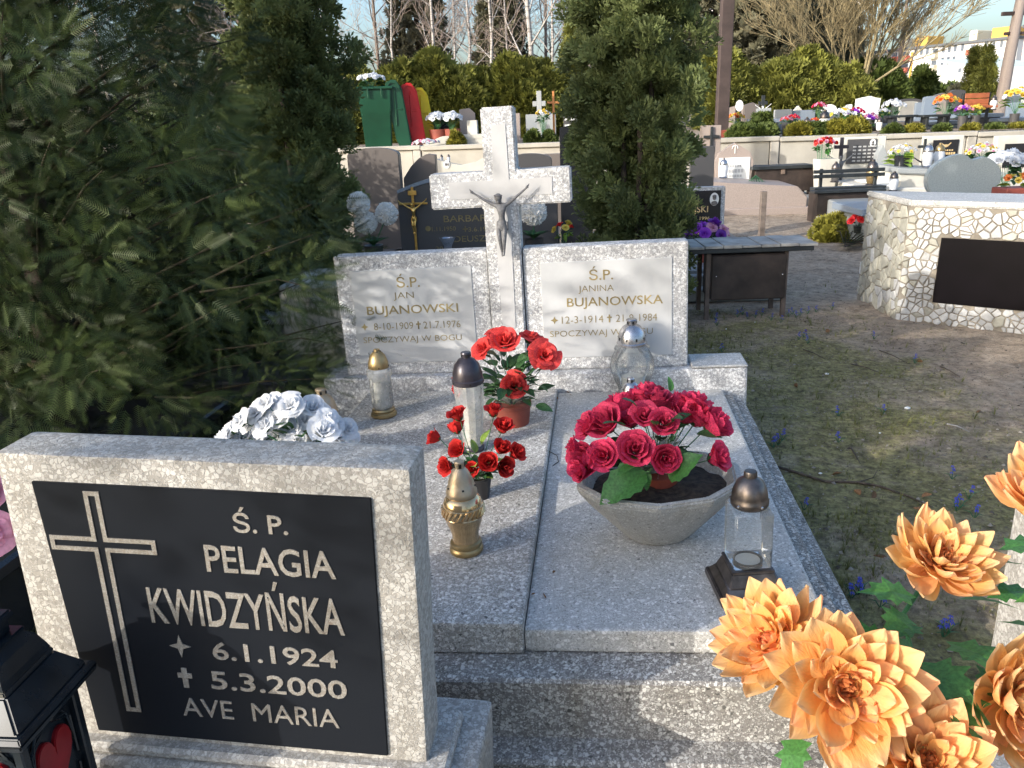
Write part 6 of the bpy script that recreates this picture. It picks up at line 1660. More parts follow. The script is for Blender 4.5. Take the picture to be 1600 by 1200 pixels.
# ================================================================== TREES
def limb_tree(r, h, spread, trunk_r, nlimb=9, start=.3, up=.6, levels=3, twig=14, thin=.35, curve=.15, ntwig=5):
    """branch polylines: list of (points, radii); level 0 is the trunk"""
    out = []
    base = [Vector((0, 0, 0))]
    n = 7; lean = Vector((r.uniform(-.03, .03), r.uniform(-.03, .03), 0))
    for i in range(1, n+1): base.append(Vector((lean.x*h*i/n+r.gauss(0, .012)*h*.3, lean.y*h*i/n+r.gauss(0, .012)*h*.3, h*i/n)))
    out.append((base, [trunk_r*(1-.85*i/n)+.004 for i in range(n+1)], 0))
    def grow(p, d, L, rad, lev):
        pts = [p]; q = p.copy(); dd = d.copy(); m = 4
        for i in range(m):
            dd = (dd + Vector((r.gauss(0, curve), r.gauss(0, curve), r.gauss(0, curve)+.05*up))).normalized(); q = q+dd*L/m; pts.append(q.copy())
        out.append((pts, [rad*(1-.75*i/m) for i in range(m+1)], lev))
        if lev < levels:
            for k in range(ntwig):
                t_ = r.uniform(.25, 1); i = min(m-1, int(t_*m)); pp = pts[i].lerp(pts[i+1], t_*m-i)
                nd = (dd + Vector((r.gauss(0, .55), r.gauss(0, .55), r.gauss(0, .45)+.1))).normalized()
                grow(pp, nd, L*r.uniform(.35, .6), rad*thin, lev+1)
    for k in range(nlimb):
        t_ = start+(1-start)*(k+r.random())/nlimb*.97; z = t_*n; i = min(n-1, int(z)); p = base[i].lerp(base[i+1], z-i)
        a = k*2.4+r.uniform(-.4, .4); d = Vector((cos(a), sin(a), up+r.uniform(-.2, .3))).normalized()
        grow(p, d, spread*(1.15-t_*.75)*r.uniform(.7, 1.15), trunk_r*.38*(1.1-t_*.7)+.003, 1)
    return out
def tubes_np(br, sides=3, minr=0.0):
    V = []; F = []; o = 0
    for pts, rad, lev in br:
        k = sides if lev else 8
        P = np.array([tuple(p) for p in pts]); m = len(P)
        D = np.gradient(P, axis=0); D /= np.linalg.norm(D, axis=1, keepdims=True)+1e-9
        ref = np.array([.31, .52, .79]); U = np.cross(D, ref); U /= np.linalg.norm(U, axis=1, keepdims=True)+1e-9; Wv = np.cross(D, U)
        a = np.arange(k)*2*pi/k
        ring = P[:, None]+(U[:, None]*np.cos(a)[None, :, None]+Wv[:, None]*np.sin(a)[None, :, None])*np.maximum(np.array(rad), minr)[:, None, None]
        V.append(ring.reshape(-1, 3)); i = np.arange(m-1)[:, None]*k; j = np.arange(k)[None]
        F.append(np.stack([i+j, i+(j+1) % k, i+k+(j+1) % k, i+k+j], -1).reshape(-1, 4)+o); o += m*k
    return np.concatenate(V), np.concatenate(F)
def bare_tree(name, label, cat, x, y, z, seed, h, spread, tr, bark, twigm, group=None, minr=.006, **k):
    br = limb_tree(random.Random(seed), h, spread, tr, **k)
    o = thing(name, label, cat, (x, y, z), 0, group)
    V, F = tubes_np([b_ for b_ in br if b_[2] <= 0], 8); link('trunk', np_mesh('trunk', V, F, bark, smooth=True), o)
    V, F = tubes_np([b_ for b_ in br if b_[2] == 1], 5, minr*1.2); link('limbs', np_mesh('limbs', V, F, bark, smooth=True), o)
    V, F = tubes_np([b_ for b_ in br if b_[2] > 1], 3, minr); link('crown', np_mesh('crown', V, F, twigm), o)
    return o

# the big yew at left -------------------------------------------------
M_['yewbark'] = plain('olive_yew_twig', (.045, .036, .020), .9, var=.3)
def yew():
    x0, y0 = -2.44, 4.15
    o = thing('yew_tree', 'big dense dark green yew filling the left side behind the near gravestone', 'tree', (x0, y0, 0))
    r = random.Random(21); br = []; C_ = []; O_ = []; R_ = []
    trunk = [Vector((0, 0, 0)), Vector((.05, 0, 1)), Vector((-.03, .05, 2)), Vector((.02, 0, 3.4))]
    br.append((trunk, [.12, .10, .06, .02], 0))
    zs = [0, .5, 1.1, 1.7, 2.2, 2.8, 3.6]; rs = [1.15, 1.40, 1.36, 1.12, .95, .70, .12]
    def R_at(z, a): return float(np.interp(z, zs, rs))*(1+.10*sin(a*3+z*2.3)+.09*sin(a*7.1+z*4.1)+.06*sin(a*13-z*7))
    n = 620
    for i in range(n):
        z = .08+3.4*((i+r.random())/n)**1.15; a = i*2.39996+r.uniform(-.2, .2); R = R_at(z, a)
        k = r.uniform(.88, 1.06) if i % 4 else r.uniform(.45, .8)
        if r.random() < .06: k *= 1.13
        c = Vector((cos(a)*R*k, sin(a)*R*k, z)); C_.append(tuple(c)); O_.append((cos(a), sin(a), .10)); R_.append(r.uniform(.09, .19))
        if i % 3 == 0:
            b0 = Vector((0, 0, max(.1, z-.45*R))); br.append(([b0, b0.lerp(c, .4)+Vector((0, 0, .05)), b0.lerp(c, .8)+Vector((0, 0, .04)), c], [.014, .010, .006, .002], 1))
    parts = [crown_clumps(C_, R_, O_, 44, 'needle', .115, .45, -.12, .85)]
    # a few long shoots standing clear of the crown
    P = []; D = []; SS = []; TT = []
    for (z, a, L) in ((.95, -.45, .34), (.62, -.30, .38), (.45, -.60, .40), (.8, -1.3, .3), (1.5, -.4, .25), (2.6, -1.2, .3), (.4, -1.2, .35), (.25, -.35, .40), (1.0, -1.7, .3)):
        R = R_at(z, a)*.92; c = Vector((cos(a)*R, sin(a)*R, z)); d = Vector((cos(a), sin(a), .15)); e = c+d*L+Vector((0, 0, -.12*L))
        br.append(([c-d*.3, c, c.lerp(e, .5)+Vector((0, 0, .03)), e], [.006, .005, .003, .0015], 2))
        for k in range(26):
            u = k/25; q = c.lerp(e, u)+Vector((0, 0, .05*sin(u*3))); sd = 1 if k % 2 else -1
            P.append(tuple(q)); D.append((d.x*.8-sd*d.y*.8, d.y*.8+sd*d.x*.8, r.uniform(-.35, .1))); SS.append(.12*(1-.35*u)); TT.append(r.uniform(.4, .9))
    P = np.array(P); up = np.tile([0, 0, 1.0], (len(P), 1))+rand_unit(len(P))*.3
    parts.append(scatter(*TPL['needle'], P, np.array(D), up, np.array(SS), np.array(TT)))
    # inner mass
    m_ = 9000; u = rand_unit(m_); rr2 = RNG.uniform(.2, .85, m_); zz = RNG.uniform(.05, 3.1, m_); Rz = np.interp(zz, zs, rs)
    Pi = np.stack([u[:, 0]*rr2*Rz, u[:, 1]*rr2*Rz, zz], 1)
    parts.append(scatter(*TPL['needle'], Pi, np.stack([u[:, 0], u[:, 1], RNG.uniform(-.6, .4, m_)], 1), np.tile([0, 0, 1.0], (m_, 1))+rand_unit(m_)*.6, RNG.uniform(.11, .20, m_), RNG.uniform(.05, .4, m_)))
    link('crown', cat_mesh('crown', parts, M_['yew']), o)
    V, F = tubes_np([b_ for b_ in br if b_[2] == 0], 8); link('trunk', np_mesh('trunk', V, F, M_['bark'], smooth=True), o)
    V, F = tubes_np([b_ for b_ in br if b_[2] > 0], 4); link('limbs', np_mesh('limbs', V, F, M_['yewbark']), o)
    return o
yew()
def cypress(name, label, x, y, w, h, seed, n=420, nper=46, size=.085, mat='juniper', lobes=6, zmin=.05, taper=.75):
    """column of several upright leaders, each clothed in clumps"""
    r = random.Random(seed); o = thing(name, label, 'tree', (x, y, 0))
    C_ = []; O_ = []; R_ = []; br = []
    for i in range(lobes):
        a = 2*pi*i/lobes+r.uniform(-.4, .4); rr = w*.45*r.uniform(.4, 1) if i else 0
        hx = h*r.uniform(.70, 1.0) if i else h
        top = Vector((rr*1.15*cos(a), rr*1.15*sin(a), hx)); bot = Vector((rr*.35*cos(a), rr*.35*sin(a), 0))
        br.append(([bot, bot.lerp(top, .35)+Vector((r.gauss(0, .03), r.gauss(0, .03), 0)), bot.lerp(top, .7), top], [.03, .022, .012, .004], 0))
        m = n//lobes
        for k in range(m):
            t_ = zmin+(1-zmin)*(k+r.random())/m; b2 = r.uniform(0, 6.3)
            rad = w*.36*(1-.15*abs(t_-.4))*(1 if t_ < taper else max(.08, (1-t_)/(1-taper)))*(.8+.35*sin(k*.7+i))
            c = bot.lerp(top, t_)+Vector((cos(b2)*rad, sin(b2)*rad, 0))
            C_.append(tuple(c)); O_.append((cos(b2), sin(b2), .5)); R_.append(w*.105*r.uniform(.6, 1.3))
    link('crown', cat_mesh('crown', [crown_clumps(C_, R_, O_, nper, 'scale', size, .5, .75, .75)], M_[mat]), o)
    V, F = tubes_np(br, 7); link('trunk', np_mesh('trunk', V, F, M_['bark'], smooth=True), o)
    return o
xa, xb = at_y(398, 300, 5.9).x, at_y(572, 300, 5.9).x
cypress('cypress_tree', 'tall cypress with lumpy green-brown sprays between the yew and the green bin', (xa+xb)/2-.04, 5.95, (xb-xa)*.84, 4.1, 5, n=720, lobes=8, nper=52)
xa, xb = at_y(903, 300, 6.3).x, at_y(1093, 300, 6.3).x
cypress('cypress_tree', 'broad cypress with lumpy sprays right of the big cross', (xa+xb)/2, 6.35, (xb-xa)*.86, 4.4, 9, n=760, lobes=8, nper=52)
cypress('cypress_tree', 'dark dense evergreen filling the gap behind the yew', at_y(270, 300, 7.2).x, 7.2, 2.4, 1.65, 15, n=300, lobes=7, nper=26, size=.14, mat='yew')
cypress('low_evergreen', 'low dark evergreen between the yew and the left end of the plinth', -1.72, 5.0, .9, .85, 18, n=120, lobes=4, nper=24, size=.11, mat='yew')
cypress('cypress_tree', 'dark evergreen at the far left behind the yew crown', at_y(60, 300, 7.0).x, 7.0, 2.2, 1.5, 16, n=260, lobes=7, nper=26, size=.14, mat='yew')
# thin golden thujas left of it
for k, (px, pt, Y, w) in enumerate(((892, 27, 27, .62), (908, 24, 28, .62))):
    tz = at_y(px, pt, Y).z; p = at_y(px, 150, Y)
    o = cypress('columnar_thuja', ('slim golden-green columnar thuja, left of the pair beside the broad cypress', 'slim golden-green columnar thuja, right of the pair beside the broad cypress')[k], p.x, Y, w*1.1, tz-TZ, 30+k, n=240, nper=18, size=.17, mat='hedge', lobes=3, taper=.6)
    o.location.z = TZ; o['group'] = 'slim columnar thujas'
# hedges -------------------------------------------------------------
def hedge(name, label, pxs, tops, Y, depth, n, nper, size, mat='hedge', zb=TZ, seed=0):
    r = random.Random(seed); C_ = []; O_ = []; R_ = []
    X = [at_y(p, 100, Y).x for p in pxs]; Z = [at_y(p, t_, Y).z for p, t_ in zip(pxs, tops)]
    cx = (X[0]+X[-1])/2; o = thing(name, label, 'hedge', (cx, Y, zb))
    for i in range(n):
        x = r.uniform(X[0], X[-1]); zt = np.interp(x, X, Z)+.25*sin(x*2.1)+.12*sin(x*5.3); t_ = r.random()
        z = zb+(zt-zb)*t_; yy = -depth*.5*(1 if r.random() < .75 else -1)*(1-.75*max(0, t_-.55)/.45)+.22*sin(x*3.1+z)+r.gauss(0, .1)
        C_.append((x-cx, yy, z-zb)); O_.append((0, -1 if yy < 0 else 1, .6)); R_.append(r.uniform(.14, .32))
    link('foliage', cat_mesh('foliage', [crown_clumps(C_, R_, O_, nper, 'tuft', size, .5, .7)], M_[mat]), o)
    b = B(); x = X[0]+.4
    while x < X[-1]: b.tube([(x-cx, 0, -.02), (x-cx+.05, .02, 1.2), (x-cx, 0, (np.interp(x, X, Z)-zb)*.85)], [.06, .04, .015], 6); x += .9
    b.build('stems', M_['barkgrey'], o, True)
    return o
hedge('thuja_hedge', 'long golden-green clipped thuja hedge behind the bins and the big cross', [540, 600, 660, 720, 790, 850, 890], [118, 116, 110, 108, 114, 116, 118], 27.0, 1.6, 1250, 30, .26, seed=3)
hedge('thuja_hedge', 'yellow-green thuja hedge with sloping top right of the pole', [1105, 1160, 1200, 1240, 1290, 1335, 1352], [100, 108, 108, 104, 104, 118, 155], 27.0, 1.8, 1150, 30, .26, seed=4)
hedge('thuja_hedge', 'darker rounded evergreens under the bare tree at the right end of the hedge', [1345, 1355, 1365, 1380, 1388], [118, 114, 112, 120, 150], 29.0, 2.0, 380, 28, .26, mat='bushg', seed=5)
def far_bush(label, px, pt, pb, Y, wpx, mat, name='round_evergreen', zb=TZ, size=.3, n=110, nper=20):
    return bush(label, px, pt, pb, Y, wpx, mat, zb, n, size, 'tree', None, name, nper)
far_bush('round dark evergreen shrub in front of the white apartment block', 1437, 105, 160, 33, 44, 'bushg')
far_bush('low dark evergreen behind the orange bouquet below the white block', 1470, 128, 160, 36, 56, 'bushg')
far_bush('low dark evergreen left of the slim leaning thuja', 1500, 130, 160, 35, 40, 'spruce')
tz = at_y(1537, 78, 30).z; p = at_y(1533, 150, 30)
o = cypress('columnar_thuja', 'pointed green thuja in front of the white apartment block', p.x, 30, 1.0, tz-TZ, 44, n=300, nper=18, size=.2, mat='hedge', lobes=3, taper=.35); o.location.z = TZ

# trees behind the hedges
PG = 'white-barked birches behind the hedge'
for k, (px, Y, h, tr, lb) in enumerate(((618, 34, 12, .06, 'slender birch just right of the left cypress'), (681, 33, 12, .10, 'straight white birch above the red bin'), (707, 37, 13, .08, 'thin distant birch second from the red bin'), (733, 34, 12, .10, 'white birch above the left arm of the cross'), (765, 33, 12, .10, 'bright straight birch directly above the cross top'), (832, 30, 10, .16, 'forked bright white birch with wide limbs'), (860, 33, 11, .09, 'pinkish slim birch right of the forked one'), (795, 38, 12, .07, 'faint thin birch between the cross top and the forked birch'), (916, 38, 13, .12, 'twin-stemmed birch behind the slim thujas'), (160, 30, 11, .10, 'birch seen through the yew crown near the left edge'))):
    p = at_y(px, 100, Y)
    k2 = dict(nlimb=16, start=.18, up=.9, levels=3, ntwig=5, curve=.12) if k != 5 else dict(nlimb=12, start=.10, up=1.1, levels=3, ntwig=5, curve=.10)
    bare_tree('birch_tree', lb, 'tree', p.x, Y, TZ, 50+k, h, 2.2 if k != 5 else 3.8, tr*.68, M_['birchbark'], M_['twigb'], PG, minr=.006, **k2)
def conifer(label, px, Y, h, w, seed, mat='spruce', n=620, dens=12, z=TZ, group=None):
    r = random.Random(seed); p = at_y(px, 100, Y); o = thing('spruce_tree', label, 'tree', (p.x, Y, z), 0, group)
    C_ = []; O_ = []; R_ = []; br = [([Vector((0, 0, 0)), Vector((0, 0, h*.5)), Vector((0, 0, h))], [.18, .11, .01], 0)]
    for i in range(n//6):
        t_ = (i+r.random())/(n//6); zz = h*(.06+.94*t_); R = w*(1-t_)**.8+.08; a = i*2.4
        for q in range(6):
            s = .3+.7*(q+r.random())/6; C_.append((cos(a)*R*s, sin(a)*R*s, zz-.25*R*s*s+.1*R*s)); O_.append((cos(a), sin(a), -.2)); R_.append(.12+.14*(1-t_))
        br.append(([Vector((0, 0, zz)), Vector((cos(a)*R*.9, sin(a)*R*.9, zz-.12*R))], [.03, .008], 1))
    link('crown', cat_mesh('crown', [crown_clumps(C_, R_, O_, dens, 'tuft', .30, .5, .05)], M_[mat]), o)
    V, F = tubes_np(br[:1], 8); link('trunk', np_mesh('trunk', V, F, M_['bark'], smooth=True), o)
    V, F = tubes_np(br[1:], 4); link('limbs', np_mesh('limbs', V, F, M_['bark']), o)
    return o
SG = 'dark conifers behind the hedge'
for k, (px, Y, h, w, lb) in enumerate(((655, 42, 12, 2.0, 'dark brownish conifer above the bins'), (785, 42, 11, 1.6, 'olive conifer left of the forked birch'), (1115, 36, 12, 2.2, 'dark conifer behind the pole'), (1183, 34, 8.8, 2.3, 'grey-green spruce with hanging boughs right of the pole'), (1225, 36, 9.5, 2.6, 'larger grey-green spruce left of the bare tree'), (1290, 40, 9, 2.0, 'dark conifer behind the bare tree'), (300, 36, 12, 3.0, 'dark conifer seen through gaps of the yew'))):
    conifer(lb, px, Y, h, w, 70+k, group=SG)
for k, (px, Y, h, sp_, lb) in enumerate(((640, 46, 11, 4.2, 'brown bare tree behind the red bin'), (700, 48, 11, 4.2, 'brown bare tree behind the birch pair'), (800, 47, 11, 4.2, 'brown bare tree left of the forked birch'), (850, 45, 10, 4.2, 'brown bare tree right of the forked birch'), (590, 45, 11, 4.0, 'brown bare tree right of the left cypress'), (750, 52, 12, 4.4, 'far bare tree above the cross'), (30, 20, 7.5, 3.0, 'bare tree with blue-grey twigs at the top left corner'), (900, 50, 11, 4, 'bare tree behind the slim thujas'), (430, 22, 9, 3, 'bare tree with thick brown trunk between yew and cypress'))):
    p = at_y(px, 100, Y)
    bare_tree('bare_tree', lb, 'tree', p.x, Y, TZ if Y > 19 else 0, 90+k, h, sp_, .12 if Y > 30 else .2, M_['barkgrey'], M_['twigb'], 'leafless trees behind the hedge', minr=.007 if Y > 30 else .006, nlimb=17, start=.12, up=.8, levels=3, ntwig=7, curve=.16)
# fan-shaped bare tree at right
p = at_y(1343, 165, 28)
o = thing('bare_tree', 'wide fan-shaped leafless tree with olive-brown branches left of the white apartment block', 'tree', (p.x, 28, TZ))
r = random.Random(3); br = [([Vector((0, 0, 0)), Vector((.02, 0, .7)), Vector((0, 0, 1.3))], [.16, .14, .13], 0)]
def fan(pv, d, L, rad, lev):
    pts = [pv]; q = pv.copy(); dd = d.copy()
    for i in range(5):
        dd = (dd+Vector((r.gauss(0, .07)+.02*(lev > 0), r.gauss(0, .08), .03))).normalized(); q = q+dd*L/5; pts.append(q.copy())
    br.append((pts, [rad*(1-.75*i/5) for i in range(6)], lev+1))
    if lev < 3:
        for k in range(6 if lev else 8):
            t_ = r.uniform(.2, .98)*5; i = min(4, int(t_)); fan(pts[i].lerp(pts[i+1], t_-i), (dd+Vector((r.gauss(0, .38), r.gauss(0, .38), r.gauss(.05, .25)))).normalized(), L*r.uniform(.35, .62), rad*.42, lev+1)
for k in range(15):
    a = -1.15+2.3*k/14; fan(Vector((0, 0, .7+.05*(k % 8))), Vector((sin(a)*.95, r.uniform(-.35, .35), cos(a)*1.0+.15)).normalized(), r.uniform(2.8, 4.6), .055, 0)
V, F = tubes_np(br[:1], 8); link('trunk', np_mesh('trunk', V, F, M_['barkgrey'], smooth=True), o)
V, F = tubes_np([b_ for b_ in br if b_[2] == 1], 6); link('limbs', np_mesh('limbs', V, F, M_['twigo'], smooth=True), o)
V, F = tubes_np([b_ for b_ in br if b_[2] > 1], 3, .007); link('crown', np_mesh('crown', V, F, M_['twigo']), o)
# willow-like pale twigs to its right, farther
p = at_y(1400, 120, 45); bare_tree('bare_tree', 'hazy pale leafless tree behind the fan-shaped tree, against the sky', 'tree', p.x, 45, TZ, 140, 9.5, 4.6, .14, M_['twigs'], M_['twigs'], None, minr=.010, nlimb=17, start=.12, up=.9, levels=3, ntwig=7, curve=.13)
# big bare trunk between yew and cypress
p = at_y(402, 100, 11); tag(B().tube([(0, 0, -.1), (.03, 0, 2), (0, .03, 4), (-.05, 0, 7)], [.14, .13, .12, .09], 14).build('tree_trunk', M_['barkgrey'], None, True, M=T(p.x, 11, 0)), 'smooth brown tree trunk visible between the yew and the left cypress', 'tree')

# poles ---------------------------------------------------------------
p = at_y(1127, 200, 17.9)
o = thing('utility_pole', 'dark brown square wooden pole standing right of the broad cypress', 'pole', (p.x, 17.9, TZ))
b = B(); b.box(-.125, .125, -.11, .11, -.1, 7.5, .012, M=RY(radians(.4))); b.build('pole_shaft', M_['pole'], o)
b = B(); b.box(-.16, .16, -.15, .15, -.02, .16, .01); b.build('pole_foot', M_['terracotta'], o)
pb, pt_ = at_y(1562, 165, 24), at_y(1597, -10, 24)
o = thing('lamp_pole', 'leaning pale concrete pole with a small crossarm at the right edge', 'pole', tuple(pb))
dv_ = pt_-pb
b = B(); b.tube([(0, 0, -.6), dv_*.5, dv_*1.4], [.17, .15, .11], 14); b.build('pole_shaft', M_['pinkgran'], o, True)
b = B(); q = dv_*.83; b.box(q.x-.45, q.x+.45, -.05, .05, q.z-.05, q.z+.05, .01); b.box(q.x-.3, q.x+.3, -.05, .05, q.z-.55, q.z-.47, .01); b.build('crossarm', M_['pole'], o)

# ================================================================== BUILDINGS
M_['white_wall'] = plain('white_render', (.60, .60, .59), .9, var=.03, scale=.3)
M_['cream_wall'] = plain('cream_render', (.66, .60, .45), .9, var=.05, scale=.3)
M_['orange_wall'] = plain('orange_ochre_panels', (.62, .36, .08), .8, var=.1)
M_['red_wall'] = plain('brick_red_balcony', (.50, .13, .09), .8, var=.1)
M_['mint_wall'] = plain('pale_mint_panels', (.55, .64, .58), .8, var=.05)
M_['pink_wall'] = plain('pale_pink_render', (.62, .48, .44), .9, var=.05)
M_['winglass'] = plain('grey_window_glass', (.12, .14, .17), .15, var=.2, scale=.5, spec=.8)
M_['roofm'] = plain('grey_roof_edge', (.10, .11, .12), .8)
YB2 = 150
def bpx(px, py, Y=YB2): q = at_y(px, py, Y); return q.x, q.z
o = thing('apartment_block', 'long white apartment block with red and ochre balconies and yellow roof boxes beyond the trees', 'building', (bpx(1480, 130)[0], YB2, 0), 0)
ox = o.location.x
x0 = bpx(1345, 90)[0]-ox; x1 = bpx(1590, 60)[0]-ox; ztl = bpx(1365, 80)[1]; ztr = bpx(1590, 60)[1]
# facade recedes: left end farther
rot = atan2(62, x1-x0); 
def fac(px, py):
    """point of the receding facade seen at a photo pixel: facade from (x1, 150) back to (x0, 212)"""
    A = Vector((ox+x1, YB2, 0)); D = Vector((x0*1.35-x1, 62, 0)).normalized(); N = Vector((D.y, -D.x, 0))
    d = ray(px, py); t_ = (A-EYEV).dot(N)/d.dot(N); return EYEV+d*t_, D, N
A_, D_, N_ = fac(1590, 60)
if N_.y > 0: N_ = -N_
HB = A_.z
def fbox(px0, px1, py0, py1, depth, name, mat, out=0.0, parent=None, frame=None):
    a, c = fac(px0, (py0+py1)/2)[0], fac(px1, (py0+py1)/2)[0]; m_ = (px0+px1)/2
    z1, z0 = fac(m_, py0)[0].z, fac(m_, py1)[0].z
    a.z = c.z = 0; L = (c-a).length; ang = atan2((c-a).y, (c-a).x)
    b = B(); b.box(0, L, -out, depth, z0, z1, 0)
    return b.build(name, mat, parent or o, M=T(a.x-ox, a.y-YB2, 0) @ RZ(ang))
aL, aR = fac(1340, 90)[0], fac(1592, 60)[0]; aL.z = aR.z = 0; Lb = (aR-aL).length; ang = atan2((aR-aL).y, (aR-aL).x)
b = B(); b.box(0, Lb, 0, 14, 0, HB, 0); b.build('wall', M_['white_wall'], o, M=T(aL.x-ox, aL.y-YB2, 0) @ RZ(ang))
b = B(); b.box(-.3, Lb+.3, -.5, 14.5, HB+.005, HB+.45, 0); b.build('roof_slab', M_['roofm'], o, M=T(aL.x-ox, aL.y-YB2, 0) @ RZ(ang))
for a_, c_, t_, h_, m_ in ((1532, 1561, 52, 60, 'orange_wall'), (1414, 1434, 64, 71, 'orange_wall'), (1498, 1510, 57, 64, 'cream_wall'), (1388, 1402, 68, 75, 'cream_wall')):
    a, c = fac(a_, 60)[0], fac(c_, 60)[0]; a.z = c.z = 0; L = (c-a).length
    b = B(); b.box(0, L, 3, 8, HB+.455, HB+2.4, .1); b.build('roof_box', M_[m_], o, M=T(a.x-ox, a.y-YB2, 0) @ RZ(ang))
# section strips, balconies, windows by storey
nst = 5; sh = (HB-1.0)/nst
def fz(s0, s1, z0, z1, out, name, mat, depth=.0, par=None):
    b = B(); b.box(s0, s1, -out, depth-.003, z0, z1, 0); return b.build(name, M_[mat], par or o, M=T(aL.x-ox, aL.y-YB2, 0) @ RZ(ang))
def s_of(px): 
    q = fac(px, 90)[0]; q.z = 0; return (q-aL).length
for (pa, pb_, mt) in ((1392, 1403, 'red_wall'), (1407, 1422, 'red_wall'), (1455, 1466, 'cream_wall'), (1513, 1524, 'red_wall')):
    s0, s1 = s_of(pa), s_of(pb_)
    for f_ in range(nst):
        z = 1.0+f_*sh
        if pa == 1513 and f_ % 2 == 1: mt2 = 'mint_wall'
        else: mt2 = mt
        bl = fz(s0, s1, z+.1, z+1.1, 1.1, 'balcony', mt2)
        b = B(); b.box(s0+.2, s1-.2, -.03, .0, z+1.15, z+sh-.3, 0); w_ = b.build('window', M_['winglass'], o, M=T(aL.x-ox, aL.y-YB2, 0) @ RZ(ang))
for px in (1382, 1428, 1437, 1446, 1471, 1480, 1489, 1500, 1536, 1548, 1560, 1572):
    s0 = s_of(px); s1 = s_of(px+4.5)
    for f_ in range(nst):
        z = 1.0+f_*sh+1.0
        b = B(); b.box(s0-.12, s1+.12, -.05, -.003, z-.12, z+1.5, 0); wf = b.build('window', M_['cream_wall' if px in (1428, 1437) else 'white_wall'], o, M=T(aL.x-ox, aL.y-YB2, 0) @ RZ(ang))
        b = B(); b.box(s0, s1, -.08, -.052, z, z+1.38, 0); b.build('pane', M_['winglass' if (px+f_) % 3 else 'mint_wall'], wf)
fz(s_of(1375), s_of(1392), 1, HB-.5, .25, 'colour_panel', 'cream_wall'); fz(s_of(1424), s_of(1427), 1, HB-.5, .25, 'colour_panel', 'orange_wall')
o2 = thing('hall_building', 'low white hall with grey-green sheet roof behind the slim thuja', 'building', (at_y(1575, 120, 70).x, 70, 0))
q0, q1 = at_y(1543, 120, 70), at_y(1640, 120, 70); zr0 = at_y(1560, 108, 70).z; zr1 = at_y(1575, 84, 70).z
b = B(); b.box(q0.x-o2.location.x, q1.x-o2.location.x, 0, 10, 0, zr0, 0); b.build('wall', M_['white_wall'], o2)
b = B(); b.prism([(0, zr0+.01), (0, zr0+.15), (8, zr1+.15), (8, zr1)], q0.x-o2.location.x-.3, q1.x-o2.location.x, M=RZ(pi/2) @ S(1, -1, 1)); b.build('sheet_roof', M_['mint_wall'], o2)
b = B(); b.box(q0.x-o2.location.x+1.5, q0.x-o2.location.x+3, -.05, -.003, .6, 2.0); b.build('window', M_['winglass'], o2)
o3 = thing('pink_building', 'pale pink building at the right border behind the leaning pole', 'building', (at_y(1600, 100, 100).x+12.5, 100, 0))
b = B(); b.box(-5.6, 8, 0, 12, 0, at_y(1598, 30, 100).z, 0); b.build('wall', M_['pink_wall'], o3)
b = B(); b.box(-5.9, 8.3, -.3, 12.3, at_y(1598, 30, 100).z+.005, at_y(1598, 30, 100).z+.4, 0); b.build('roof_slab', M_['roofm'], o3)
for k in range(4): b = B(); b.box(-4.6, -3.2, -.05, -.003, 1.5+2.8*k, 2.9+2.8*k); b.build('window', M_['winglass'], o3)
o4 = thing('apartment_block', 'whitish tower block glimpsed between pole and spruce at the top', 'building', (at_y(1160, 30, 160).x, 160, 0))
zt4 = at_y(1160, 2, 160).z
b = B(); b.box(-3.2, 22, 0, 14, 0, zt4, 0); b.build('wall', M_['white_wall'], o4)
b = B(); b.box(-3.6, 22.4, -.4, 14.4, zt4+.005, zt4+.5, 0); b.build('roof_slab', M_['roofm'], o4)
for k in range(7):
    for q_ in range(5): b = B(); b.box(-1.5+4.4*q_, .6+4.4*q_, -.06, -.003, 2+3.1*k, 3.6+3.1*k); b.build('window', M_['winglass'], o4)
# distant tree line, one mass
C_ = []; O_ = []; R_ = []
r = random.Random(8)
for i in range(1500):
    x = r.uniform(-110, 130); C_.append((x, 150+r.uniform(-8, 8) if x < 20 else 235, TZ+r.random()**.7*(6+2*sin(x*.13)+1.5*sin(x*.41)))); O_.append((0, -1, .5)); R_.append(1.6)
stuff(link('distant_woodland', cat_mesh('distant_woodland', [crown_clumps(C_, R_, O_, 14, 'tuft', 1.5, .4, .3)], foliage('distant_brown_wood', (.16, .145, .125), (.30, .27, .23), .9, .1, .05))))

# ================================================================== GROUND COVER
def zg(x, y): return gh(x, y)
def inside_grave(x, y):
    q = GM.inverted() @ Vector((x, y, 0)); 
    if -1.25 < q.x < 1.02 and -.15 < q.y < 2.4: return True
    q = PM.inverted() @ Vector((x, y, 0)); 
    return -.62 < q.x < .45 and -2 < q.y < .26
def grass_tpl():
    V = []; F = []; r = random.Random(2)
    for i in range(5):
        a = r.uniform(0, 6.3); L = r.uniform(.5, 1); le = r.uniform(.15, .6); w = .035; k = len(V); c, s = cos(a), sin(a)
        V += [(-s*w, 0, c*w), (s*w, 0, -c*w), (c*le*.4+s*w*.6, L*.6, s*le*.4-c*w*.6), (c*le*.4-s*w*.6, L*.6, s*le*.4+c*w*.6)]; F.append((k, k+1, k+2, k+3))
        k = len(V); V += [(c*le*.4-s*w*.6, L*.6, s*le*.4+c*w*.6), (c*le*.4+s*w*.6, L*.6, s*le*.4-c*w*.6), (c*le, L*.95, s*le), (c*le, L*.95, s*le)]; F.append((k, k+1, k+2, k+3))
    return np.array(V), np.array(F)
GT = grass_tpl()
M_['grass'] = foliage('short_moss_and_grass', (.075, .080, .024), (.27, .27, .085), .7, .2, 3)
pos = []; sc = []; tt = []
r = random.Random(33)
